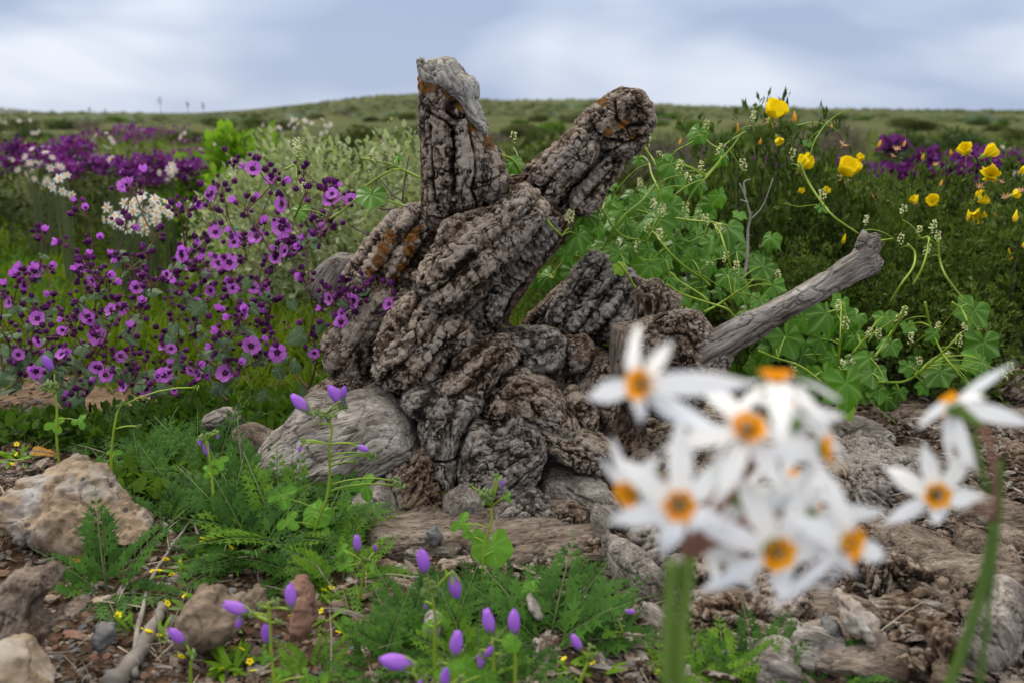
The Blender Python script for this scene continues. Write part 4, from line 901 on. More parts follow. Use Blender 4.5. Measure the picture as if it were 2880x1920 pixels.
def ivy(a):   # five-angled cucumber-family outline
    a = abs(a); pts = [(0, 1.0), (.32, .80), (.62, .72), (1.0, .92), (1.3, .70), (1.65, .66), (2.05, .80), (2.5, .62), (2.85, .45), (3.14, .12)]
    return float(np.interp(a, [p[0] for p in pts], [p[1] for p in pts])) + .025 * abs(sin(a * 11))
def mallow(a):  # round lobed and toothed
    a = abs(a); return (.82 + .13 * abs(cos(a * 2.5)) + .05 * abs(sin(a * 14))) * float(np.interp(a, [0, 2.3, 2.9, 3.14], [1, 1, .6, .1]))
def palmate(a):  # deeply cut
    a = abs(a); return (.38 + .60 * abs(cos(a * 1.75)) ** 1.3 + .07 * abs(sin(a * 13))) * float(np.interp(a, [0, 2.4, 2.9, 3.14], [1, .9, .5, .1]))
def ovate(a):
    a = abs(a); return float(np.interp(a, [0, .25, .7, 1.3, 2.1, 2.8, 3.14], [1.15, .92, .62, .46, .40, .28, .06]))
def cordate(a):
    a = abs(a); return float(np.interp(a, [0, .2, .55, 1.1, 1.8, 2.5, 3.0, 3.14], [1.0, .85, .70, .58, .52, .46, .22, .05]))
VL = [polar_leaf('vine_leaf', ivy, [M['vleaf']], bend=b_, cup=.25, wav=.05, seed=k) for k, b_ in enumerate((.3, .5, .75, .15))]
VL2 = [polar_leaf('vine_leaf_young', ivy, [M['vleaf2']], bend=.3, cup=.25, wav=.07, seed=9)]
GL = [polar_leaf('glaucous_leaf', f_, [M['glauc']], rings=4, na=22, bend=b_, cup=.15, wav=.05, seed=k, veins=2) for k, (f_, b_) in enumerate(((cordate, .25), (ovate, .4), (cordate, .5)))]
def face(o, nrm, roll=0.):
    """quaternion turning +Z to nrm, +Y (leaf tip) as far down as possible, then rolled"""
    z = Vector(nrm).normalized(); dn = Vector((0, 0, -1)); y = dn - z * dn.dot(z)
    if y.length < .05: y = Vector((0, -1, 0)) - z * Vector((0, -1, 0)).dot(z)
    y.normalize(); x = y.cross(z)
    q = Matrix((x, y, z)).transposed().to_quaternion()
    return q @ Quaternion((0, 0, 1), roll)
def petal(name, mat, L, W, nl=7, nw=5, tipw=.6, fold=.1, curl=.3, notch=0., base=.15, mats=None, inner=0, wave=0., maxat=.6):
    """petal along +Y, facing +Z; inner = rows painted with the second material"""
    vs, fs, mi = [], [], []
    for i in range(nl + 1):
        t = i / nl; w = W * (base + (1 - base) * sin(min(1, t / maxat) * pi / 2)) if t < maxat else W * (1 - (1 - tipw) * ((t - maxat) / (1 - maxat)) ** 2.2)
        for j in range(nw + 1):
            s = j / nw * 2 - 1; yy_ = L * t * (1 - notch * (1 - abs(s)) * (t > .8)) - L * .10 * s * s * t
            vs.append((s * w / 2, yy_, curl * L * t * t + fold * W * s * s * .5 + wave * sin(s * 5 + t * 6) * W * t))
    for i in range(nl):
        for j in range(nw):
            a = i * (nw + 1) + j; fs.append((a, a + 1, a + nw + 2, a + nw + 1)); mi.append(1 if i < inner else 0)
    me = bpy.data.meshes.new(name); me.from_pydata(vs, [], fs)
    for m in (mats or [mat]): me.materials.append(m)
    me.polygons.foreach_set('material_index', mi); me.polygons.foreach_set('use_smooth', [True] * len(fs)); me.update(); return me
PETV = petal('violet_petal', None, 1, .86, mats=[M['petal_v'], M['eye']], inner=2, curl=.12, fold=.16, notch=.14, base=.25, tipw=.5, wave=.03, maxat=.72)
def core_mesh():
    mb = MB(); n = 8
    mb.tube([(0, 0, -.65), (0, 0, -.3), (0, 0, -.05), (0, 0, .06)], [.05, .16, .19, .10], n, 0)
    mb.add([(.15 * cos(a), .15 * sin(a), .07) for a in np.linspace(0, 2 * pi, 9)[:-1]] + [(0, 0, .0)], [(i, (i + 1) % 8, 8) for i in range(8)], 1)
    for k in range(4):
        a = rnd(-2.4, -.7); r = rnd(.3, .5); c = Vector((r * cos(a), r * sin(a), .12))
        mb.tube([c, c + Vector((0, 0, .07))], [.035, .03], 4, 2)
    return mb.mesh('flower_core', [M['bud'], M['eye'], M['pollen']])
COREV = core_mesh()
def bud_mesh():
    mb = MB(); mb.tube([(0, 0, 0), (0, 0, .12), (0, 0, .42), (0, 0, .78), (0, 0, 1.0)], [.1, .27, .33, .22, .04], 6, 0)
    for k in range(5):
        a = k * 2 * pi / 5; c, s_ = cos(a), sin(a)
        mb.add([(c * .28 - s_ * .16, s_ * .28 + c * .16, .1), (c * .28 + s_ * .16, s_ * .28 - c * .16, .1), (c * .5, s_ * .5, .5), (c * .30, s_ * .30, .95)], [(0, 1, 2), (0, 2, 3), (1, 3, 2)], 0)
    return mb.mesh('bud', [M['bud']])
BUD = bud_mesh()
def half_open():
    mb = MB(); mb.tube([(0, 0, 0), (0, 0, .15), (0, 0, .4)], [.08, .24, .2], 6, 0)
    for k in range(5):
        a = k * 2 * pi / 5; c, s_ = cos(a), sin(a); w = .26
        mb.add([(c * .12 - s_ * w * .5, s_ * .12 + c * w * .5, .3), (c * .12 + s_ * w * .5, s_ * .12 - c * w * .5, .3), (c * .34 + s_ * w, s_ * .34 - c * w, .72), (c * .42, s_ * .42, .98), (c * .34 - s_ * w, s_ * .34 + c * w, .75)], [(0, 1, 2, 4), (4, 2, 3)], 1)
    return mb.mesh('half_open_bud', [M['bud'], M['petal_v']])
BUD2 = half_open()

# ---------------------------------------------------------------- the purple flowered plants
CL = F([(535, 372), (592, 380), (696, 392), (702, 440), (510, 430), (483, 470), (560, 470), (635, 412), (745, 430), (765, 440), (810, 450), (715, 500), (600, 538), (648, 500), (662, 460), (690, 525), (765, 515), (520, 490), (662, 565), (545, 600), (705, 640), (300, 422), (328, 430), (198, 480), (412, 488), (432, 480), (443, 468), (290, 515), (103, 545), (215, 557), (150, 560), (266, 572), (92, 618), (203, 608), (230, 632), (300, 605), (350, 640), (430, 575), (442, 603), (500, 530), (512, 598), (470, 562), (40, 650), (28, 690), (100, 722), (120, 700), (180, 690), (217, 718), (270, 700), (293, 703), (240, 762), (150, 668), (60, 640), (70, 800), (20, 790), (110, 770), (60, 740), (330, 652), (372, 630), (392, 690), (420, 662), (460, 642), (492, 662), (540, 650), (562, 592), (607, 612), (640, 600), (592, 650), (580, 700), (620, 690), (500, 730), (440, 750), (372, 760), (300, 770), (250, 828), (258, 850), (180, 850), (202, 880), (112, 848), (50, 868), (12, 838), (350, 880), (390, 850), (330, 830), (430, 832), (470, 850), (530, 842), (585, 783), (645, 795), (580, 830), (500, 800), (540, 758), (652, 740), (722, 778), (752, 660), (800, 672), (820, 682), (852, 660), (898, 690), (785, 730), (832, 722), (862, 702), (765, 700), (810, 650), (870, 655), (150, 740), (160, 800), (80, 700), (10, 745), (5, 690), (200, 660), (250, 655), (320, 712), (410, 720), (230, 800), (290, 810), (130, 880), (45, 820), (340, 585), (395, 600), (480, 610), (620, 745), (555, 720), (455, 700), (560, 560), (735, 520)])
FL = F([(658, 465), (655, 520), (600, 540), (771, 455), (812, 457), (590, 387), (632, 410), (498, 442), (664, 572), (537, 598), (512, 600), (446, 607), (430, 582), (98, 620), (230, 638), (218, 720), (291, 703), (271, 704), (240, 763), (104, 725), (586, 786), (646, 799), (390, 851), (350, 881), (258, 850), (237, 832), (820, 682), (900, 690), (790, 727), (529, 846), (556, 545), (505, 530), (300, 426), (203, 610), (545, 655), (640, 590), (60, 805), (325, 655), (160, 803), (730, 800), (470, 850), (568, 700), (612, 660), (40, 688), (370, 885)])
FR = [20, 21, 18, 20, 18, 17, 16, 20, 16, 17, 16, 16, 14, 17, 15, 17, 15, 15, 18, 15, 22, 20, 23, 20, 17, 16, 19, 18, 14, 18, 18, 16, 15, 14, 15, 15, 14, 14, 14, 13, 14, 14, 15, 13, 15]
# plant bases (source px x, depth) and their clusters by nearest column
bases = [(-40, 1.72), (90, 1.86), (250, 1.70), (370, 1.90), (500, 1.72), (640, 1.66), (760, 1.80), (860, 1.62), (985, 1.50), (620, 2.0), (180, 1.66), (420, 1.62)]
blab = ['purple flowered plant cut by the left edge of the picture', 'purple flowered plant second from the left edge, standing farther back', 'purple flowered plant with side facing blooms above the tan soil at the left',
        'tall thin purple flowered plant crossing the dense white flower ball', 'purple flowered plant with many dark buds left of the big open blooms', 'purple flowered plant with large open blooms at its foot', 'tallest purple flowered plant with the topmost sprays',
        'purple flowered plant reaching towards the vine leaf by the left arm', 'low purple flowered spray in front of the left flank of the stump', 'purple flowered plant behind the tall ones', 'short purple flowered plant at lower left', 'purple flowered plant with the two lowest large blooms']
bx = [0, 95, 235, 380, 510, 610, 735, 850, 1010, 560, 160, 430]
by = [950, 820, 880, 640, 740, 1000, 580, 620, 850, 760, 1030, 1040]
def nearest_plant(u, v):
    if u > 905 and v > 780: return 8
    return min([k for k in range(12) if k != 8], key=lambda k: abs(bx[k] - u) + .35 * abs(by[k] - v))
random.seed(21)
groups = {k: [] for k in range(12)}
CL = CL + [(u + random.gauss(0, 26), v + random.gauss(4, 22)) for u, v in CL for _ in (0,) if v > 620 and random.random() < .55] + F([(780, 660), (800, 640), (835, 650), (790, 700), (845, 740), (880, 690), (815, 715), (770, 680), (860, 625), (740, 700)])
_ex = random.sample(CL, 26); FL = FL + [(u + random.gauss(0, 10), v + random.gauss(0, 8)) for u, v in _ex]; FR = FR + [random.choice((11, 12, 13, 14, 15)) for _ in _ex]
for (u, v) in CL: groups[nearest_plant(u, v)].append((u, v, None))
for (u, v), r in zip(FL, FR): groups[nearest_plant(u, v)].append((u, v, r))
for k, items in groups.items():
    bu, bY = bases[k]; q = P(bu, 1100, bY); g0 = gz1(q.x, bY); base = Vector((q.x, bY, g0))
    e = empty('purple_flower_plant', base, 0, blab[k], 'flowering plant')
    tips = []
    for u, v, r in items:
        Y = bY + rnd(-.09, .07); Y = min(Y, GY(v, .02)); p = P(u, v, Y) - base; p.z = max(p.z, .02); tips.append((p, r))
    tips.sort(key=lambda a: a[0].length)
    nodes = [(Vector((0, 0, -.02)), 0.)] + [(Vector((rnd(-.01, .01), rnd(-.01, .01), .03 * j)), .03 * j) for j in range(1, 4)]
    mb = MB(); joints = []
    for p, r in tips:
        best, bc = None, 9e9
        for nd, pl in nodes:
            dlt = p - nd
            if dlt.z < .012 and nd.z > .05: continue
            c = dlt.length + .25 * pl + (max(0, abs(dlt.x) - dlt.z) * .4)
            if c < bc: best, bc, bp_ = nd, c, pl
        s0 = best; L = (p - s0).length
        mid = s0.lerp(p, .5) + Vector((rnd(-.06, .06) * L, rnd(-.06, .06) * L, -.06 * L)) + Vector(((p.x - s0.x) * .1, 0, 0))
        pts = bez(s0, mid, p, 7); thick = .0013 + .0050 * min(1, L / .35) * (1 if s0.z < .12 else .45)
        mb.tube(pts, [thick + (.0009 - thick) * j / 6 for j in range(7)], 5, cap=False)
        for j in range(1, 6): nodes.append((pts[j], bp_ + L * j / 6))
        joints.append((pts[0], pts[1] - pts[0])); joints.append((pts[3], pts[4] - pts[3]))
        if r:  # an open flower
            d = Vector((rnd(-.9, .9), -1, rnd(-.35, .9))).normalized(); sz = 1.22 * rnd(.8, 1.12) * r * 1.2245 / 2800 * (p.y + bY)
            p = p + Vector((0, -.03, 0)); fo = link('flower', COREV, e, p, face(None, d, rnd(0, 6)), sz)
            for j in range(5):
                link('petal', PETV, fo, (0, 0, .0), Euler((rnd(.05, .32), 0, 2 * pi * j / 5 + rnd(-.08, .08)), 'ZYX') if False else (Matrix.Rotation(2 * pi * j / 5 + rnd(-.07, .07), 4, 'Z') @ Matrix.Rotation(rnd(-.05, .28), 4, 'X')).to_quaternion(), rnd(.94, 1.06))
        nb = random.choice((2, 3, 4, 5, 6)) if not r else random.choice((2, 3, 4))
        for j in range(nb):
            off = Vector((random.gauss(0, 1), random.gauss(0, 1) * .8, random.gauss(.25, .8))) * (.009 if not r else .015)
            d = (off.normalized() + Vector((0, -.2, .5)))
            bpnt = p + off; mb.tube([p - Vector((0, 0, .012)), bpnt], [.0008, .0007], 4, cap=False)
            hb_ = rnd(0, 1) < .10; link('bud', BUD2 if hb_ else BUD, e, bpnt, (d + Vector((rnd(-.6, .6), rnd(-.8, .1), 0))).to_track_quat('Z', 'Y').to_euler(), (rnd(.012, .017) if hb_ else rnd(.006, .0125)) * bY / 1.55)
    link('stem', mb.mesh('stem', [M['pstem']]), e)
    low = [j for j in joints if j[0].z > .02]
    for j, (jp, jd) in enumerate(random.sample(low, min(len(low), 16))):
        zf = 1 - min(1, jp.z / .4); sz = (.010 + .027 * zf ** 1.3) * rnd(.7, 1.15)
        d = Vector((rnd(-1, 1), rnd(-1.1, .3), rnd(-.1, .6))).normalized(); nrm = (Vector((0, -.6, 1)) + d * .2 + Vector((rnd(-.5, .5), rnd(-.5, .3), 0)))
        y = (d - nrm.normalized() * d.dot(nrm.normalized())).normalized(); z = nrm.normalized(); x = y.cross(z)
        link('leaf', random.choice(GL), e, jp, Matrix((x, y, z)).transposed().to_quaternion(), sz)
# bigger glaucous leaves low on the right-hand plants
for (u, v, r) in F([(690, 780)]) and [(845, 955, 36), (640, 1010, 30), (690, 1010, 28), (570, 870, 30), (700, 870, 26), (830, 1035, 30), (905, 920, 24), (610, 960, 30), (780, 1050, 26), (745, 1120, 24), (850, 1130, 26), (480, 960, 24), (960, 1000, 22), (940, 1040, 24), (700, 800, 22), (590, 1040, 24), (820, 860, 22), (360, 960, 22), (240, 990, 20)]:
    Y = 1.55 if u > 700 else 1.62; e = [o for o in C.objects if o.name.startswith('purple_flower_plant')][7 if u > 700 else 5]
    link('leaf', random.choice(GL), e, P(u, v - r * .4, Y) - e.location, face(None, (rnd(-.6, .6), -1, rnd(.1, .9)), rnd(-1.2, 1.2)), r * 1.35 / 2800 * Y)

# ---------------------------------------------------------------- yellow flowered shrubs at the right
lob4 = [(0, 0, .2, .22, .2, .19), (.16, 0, .26, .12, .12, .15), (-.15, .02, .27, .12, .12, .14), (.02, .03, .37, .09, .09, .10), (.24, .02, .16, .12, .12, .14), (-.24, 0, .15, .12, .12, .14)]
def fine_shrub(seed, n=9000):
    g = np.random.default_rng(seed); p, d = lobes_pts(n // 6, lob4, g, .15); p[:, 2] = np.maximum(p[:, 2], .02)
    pos = np.repeat(p, 6, 0) + g.normal(size=(n // 6 * 6, 3)) * .004; ax = np.repeat(d * .5 + [0, 0, 1.0], 6, 0)
    D = ax + g.normal(size=ax.shape) * .75
    V, Fc = spread(*T_LEAF, pos, D, g.uniform(-1.5, 1.5, len(D)), .017 * g.uniform(.6, 1.3, len(D)))
    mb = MB(); random.seed(seed)
    for i in g.choice(len(p), 46, replace=False):
        tp = Vector(p[i]); b = Vector((tp.x * .3, tp.y * .3, -.03)); mb.tube(bez(b, Vector((tp.x * .8, tp.y * .8, tp.z * .5)), tp, 6), [.0032, .0028, .0024, .002, .0016, .001], 4, cap=False)
    return mesh_np('fine_foliage', V, Fc, [M['shrub']]), mb.mesh('shrub_stem', [M['twig']])
M['shrub'] = leafmat('shrub_leaf', (.012, .028, .005), (.11, .16, .03), trans=.25, scale=9)
FS = [fine_shrub(s) for s in (51, 52, 53)]
random.seed(31); SH = []
for k, (u, vtop, Y, w, lb) in enumerate([(2150, 330, 2.15, 1.0, 'tall fine leaved shrub topped by the highest yellow flower'), (2010, 520, 2.35, .9, 'dark fine leaved shrub behind the vine left of the tallest shrub'), (2330, 470, 2.2, 1.0, 'fine leaved shrub carrying the middle yellow flowers'),
        (2480, 520, 2.45, 1.0, 'fine leaved shrub right of the middle yellow flowers'), (2640, 540, 2.2, 1.0, 'fine leaved shrub under the pointed orange buds'), (2790, 450, 2.15, 1.05, 'fine leaved shrub carrying the cluster of yellow flowers at the right'),
        (2900, 560, 1.95, 1.0, 'fine leaved shrub cut by the right edge'), (2700, 760, 1.88, .8, 'low fine leaved shrub at the lower right behind the vine'), (1820, 560, 2.6, .9, 'olive shrub low behind the leaning arm'), (2250, 700, 1.98, .7, 'low dark shrub behind the broken branch'), (2480, 700, 1.98, .75, 'low dark shrub above the end of the broken branch'), (1660, 640, 2.3, .7, 'small dark shrub behind the fan of ribs')]):
    q = P(u, vtop, Y); g0 = gz1(q.x, Y); h_ = (q.z - g0) / .41
    e = bush('yellow_flower_shrub', FS[k % 3], (q.x, Y, g0), k * 1.1, (w * .85, w * .85, h_), lb, 'shrub'); SH.append((u, Y, e))
YP = petal('yellow_petal', M['yellow'], 1, 1.15, curl=.25, fold=.35, base=.2, tipw=.75, wave=.05, maxat=.75)
def cup_core():
    mb = MB(); mb.tube([(0, 0, -.5), (0, 0, -.2), (0, 0, 0), (0, 0, .12)], [.06, .12, .22, .1], 7, 0)
    for k in range(5):
        a = k * 2 * pi / 5 + .4; mb.add([(cos(a - .3) * .15, sin(a - .3) * .15, -.1), (cos(a + .3) * .15, sin(a + .3) * .15, -.1), (cos(a) * .55, sin(a) * .55, -.25)], [(0, 1, 2)], 1)
    return mb.mesh('cup_core', [M['gstem'], M['peach']])
CUP = cup_core()
def obud_mesh(mat):
    mb = MB(); mb.tube([(0, 0, 0), (0, 0, .2), (0, 0, .5), (0, 0, 1)], [.08, .2, .17, .02], 7, 0)
    for k in range(4):
        a = k * pi / 2; mb.add([(cos(a - .5) * .15, sin(a - .5) * .15, .02), (cos(a + .5) * .15, sin(a + .5) * .15, .02), (cos(a) * .42, sin(a) * .42, .5)], [(0, 1, 2)], 1)
    return mb.mesh('pointed_bud', [M[mat], M['peach']])
OB = obud_mesh('orangebud'); YB = obud_mesh('yellow')
def star_mesh():
    mb = MB()
    for k in range(8):
        a = k * pi / 4 + rnd(-.2, .2); c, s_ = cos(a), sin(a); mb.add([(-s_ * .12, c * .12, 0), (s_ * .12, -c * .12, 0), (c * .5 + s_ * .1, s_ * .5 - c * .1, .3), (c, s_, .35 + rnd(0, .3))], [(0, 1, 2), (0, 2, 3)], 0)
    mb.tube([(0, 0, -.6), (0, 0, .1), (0, 0, .3)], [.05, .2, .05], 6, 0)
    return mb.mesh('dry_star', [M['peach']])
STAR = star_mesh()
def nearsh(u, v):
    return min(SH[:7], key=lambda s: abs(s[0] - u))
def stemto(e, p, bend=.04):
    mb = MB(); b = Vector((p.x * .6, p.y * .6 + .02, p.z - rnd(.07, .12))); mb.tube(bez(b, b.lerp(p, .5) + Vector((rnd(-.01, .01), 0, 0)), p, 5), [.0018, .0017, .0015, .0013, .0012], 5); return mb
for (x, y, r, fx, fz) in [(1777, 262, 29, .1, .75), (1845, 380, 24, .3, .7), (1945, 395, 30, .05, .6), (1972, 367, 13, .2, .6), (2218, 347, 20, -.5, .5), (2270, 352, 19, .9, .8), (2275, 402, 25, -.3, .2), (2247, 458, 19, .5, .5), (2240, 497, 22, 0, .0), (2142, 463, 16, -.2, .2), (1966, 562, 22, .3, .5), (1787, 320, 12, .2, -.6), (2100, 462, 12, -.5, .6), (1838, 440, 9, .2, .3), (2020, 550, 14, .5, .4), (1895, 440, 10, .4, .5), (2330, 448, 13, .4, .3), (2348, 395, 12, .2, .4)]:
    u, v = x * 1.2245, y * 1.2245; su, sY, e = nearsh(u, v); Y = sY - .14; pw = P(u, v, Y)
    inv = e.matrix_basis.inverted(); lp = inv @ pw
    # stem + flower belong to the shrub; undo the shrub's scale by parenting in world size
    d = Vector((fx, -.55, fz)).normalized(); sz = r * 1.2245 / 2800 * Y * 1.5
    mw = Matrix.Translation(pw - d * sz * .35) @ d.to_track_quat('Z', 'Y').to_matrix().to_4x4() @ Matrix.Rotation(rnd(0, 6), 4, 'Z') @ Matrix.Diagonal((sz,) * 3 + (1,))
    fo = bpy.data.objects.new('flower', CUP); C.objects.link(fo); fo.parent = e; fo.matrix_parent_inverse = e.matrix_basis.inverted(); fo.matrix_basis = mw
    op = rnd(.75, 1.15)
    for j in range(5): link('petal', YP, fo, (0, 0, 0), (Matrix.Rotation(2 * pi * j / 5, 4, 'Z') @ Matrix.Rotation(op + rnd(-.12, .12), 4, 'X')).to_quaternion(), rnd(.95, 1.08))
def att(e, name, me, pw, d, sz):
    fo = bpy.data.objects.new(name, me); C.objects.link(fo); fo.parent = e; fo.matrix_parent_inverse = e.matrix_basis.inverted()
    fo.matrix_basis = Matrix.Translation(pw) @ Vector(d).normalized().to_track_quat('Z', 'Y').to_matrix().to_4x4() @ Matrix.Diagonal((sz,) * 3 + (1,)); return fo
for (x, y, r, me) in [(1690, 295, 16, OB), (1825, 268, 16, OB), (2226, 495, 20, YB), (2262, 500, 14, YB), (2285, 488, 14, OB), (2320, 585, 22, YB), (2330, 495, 18, YB), (2100, 458, 16, YB), (1540, 490, 14, YB), (1622, 400, 14, OB), (1610, 440, 14, OB), (1560, 325, 10, OB), (1745, 325, 10, OB), (2018, 330, 12, OB), (2185, 350, 10, OB), (2118, 360, 10, OB), (1910, 290, 8, OB), (2300, 600, 10, YB), (1935, 548, 16, YB), (2350, 560, 12, YB), (2075, 330, 10, OB), (2160, 420, 10, OB)]:
    u, v = x * 1.2245, y * 1.2245; su, sY, e = nearsh(u, v); att(e, 'pointed_bud', me, P(u, v + r, sY - .15), (rnd(-.3, .3), -.1, 1), r * 1.45 * 1.2245 / 2800 * sY)
for (x, y, r) in [(1935, 335, 14), (2060, 345, 13), (2010, 455, 12), (2030, 462, 12), (2250, 432, 14), (2310, 455, 14), (2300, 420, 10), (2050, 360, 9), (1560, 555, 14), (2345, 440, 12), (1665, 535, 12), (2150, 380, 10)]:
    u, v = x * 1.2245, y * 1.2245; su, sY, e = nearsh(u, v); att(e, 'dry_flower', STAR, P(u, v, sY - .15), (rnd(-.4, .4), -.4, .8), r * 1.2245 / 2800 * sY)

# ---------------------------------------------------------------- the climbing vine
def cream_mesh(seed):
    random.seed(seed); mb = MB()
    mb.tube([(0, 0, -1.6), (.05, 0, -.8), (0, 0, .9)], [.06, .05, .03], 4, 1)
    for k in range(22):
        a = rnd(0, 2 * pi); z = rnd(-.8, 1.0); r = .55 * sqrt(max(.05, 1 - (z * .8) ** 2)) * rnd(.7, 1); c = Vector((r * cos(a), r * sin(a), z)); d = (c + Vector((0, 0, .5))).normalized(); q = d.orthogonal().normalized(); w = d.cross(q)
        n = 5; R0 = .17
        mb.add([c + d * .02] + [c + (q * cos(2 * pi * j / n) + w * sin(2 * pi * j / n)) * R0 + d * .10 for j in range(n)] + [c - d * .14], [(0, 1 + j, 1 + (j + 1) % n) for j in range(n)] + [(n + 1, 1 + (j + 1) % n, 1 + j) for j in range(n)], 0)
    return mb.mesh('cream_cluster', [M['cream'], M['gstem']])
CRM = [cream_mesh(k) for k in range(3)]
VR = [  # (region, x, y, radius in region px, depth)
    (8, 1090, 70, 110, 1.85), (8, 1130, 150, 80, 1.87), (8, 1330, 210, 80, 1.88), (8, 430, 470, 115, 1.60), (8, 700, 440, 95, 1.74), (8, 960, 520, 150, 1.66), (8, 330, 640, 118, 1.50), (8, 270, 760, 80, 1.56), (8, 930, 740, 80, 1.64), (8, 940, 890, 135, 1.60),
    (8, 1560, 590, 125, 1.66), (8, 690, 790, 100, 1.50), (8, 1080, 360, 110, 1.80), (8, 1200, 440, 90, 1.82), (8, 1900, 650, 80, 1.82), (8, 1820, 890, 115, 1.72), (8, 1930, 1040, 95, 1.60), (8, 1560, 960, 100, 1.60), (8, 1430, 840, 80, 1.64), (8, 1250, 830, 95, 1.70), (8, 1210, 1110, 95, 1.62),
    (8, 100, 950, 100, 1.68), (8, 30, 960, 80, 1.7), (8, 1400, 640, 90, 1.78), (8, 520, 560, 70, 1.64), (8, 1060, 830, 80, 1.66), (8, 1660, 1080, 80, 1.6), (8, 1800, 1140, 80, 1.58), (8, 1640, 760, 70, 1.75), (8, 740, 530, 80, 1.76), (8, 1340, 1000, 90, 1.66), (8, 1080, 620, 40, 1.6), (8, 840, 10, 50, 1.8),
    (10, 515, 320, 60, 1.72), (10, 670, 450, 50, 1.9), (10, 1140, 370, 28, 1.8), (10, 1225, 730, 38, 1.62), (10, 350, 500, 60, 1.86),
    (7, 1340, 90, 95, 1.62), (7, 1130, 210, 100, 1.66), (7, 1430, 460, 125, 1.56), (7, 1330, 400, 90, 1.62), (7, 1560, 310, 70, 1.62), (7, 1570, 390, 75, 1.60), (7, 1600, 470, 65, 1.60), (7, 1220, 300, 80, 1.68), (7, 1895, 175, 45, 1.62), (7, 2080, 70, 95, 1.70),
    (7, 2140, 240, 95, 1.64), (7, 2130, 330, 95, 1.62), (7, 2120, 410, 70, 1.62), (7, 1900, 380, 85, 1.62), (7, 1750, 345, 50, 1.6), (7, 1650, 230, 60, 1.66), (7, 1500, 390, 80, 1.66), (7, 1230, 400, 80, 1.66), (7, 1050, 250, 75, 1.66), (7, 1640, 100, 60, 1.72), (7, 1480, 200, 60, 1.72), (7, 1760, 140, 45, 1.7), (7, 1290, 210, 60, 1.66), (7, 1000, 100, 60, 1.6), (7, 1380, 300, 70, 1.66), (7, 1500, 480, 60, 1.62), (7, 1980, 300, 60, 1.7), (7, 1840, 440, 45, 1.62), (7, 1700, 470, 45, 1.6), (7, 1400, 20, 60, 1.75),
    (8, 1700, 1230, 70, 1.62), (8, 1380, 1130, 70, 1.62), (8, 1100, 960, 70, 1.64), (8, 860, 600, 60, 1.7), (8, 1500, 720, 80, 1.74), (8, 1320, 560, 70, 1.78), (8, 620, 330, 60, 1.8),
    (5, 475, 905, 85, 1.56), (5, 80, 985, 60, 1.62), (5, 1265, 720, 60, 1.53), (5, 620, 680, 28, 1.62), (1, 1730, 930, 0, 1.6)]
VR2 = [(8, 690, 860, 60, 1.47), (7, 1435, 540, 60, 1.58), (1, 1640, 0, 0, 1)]
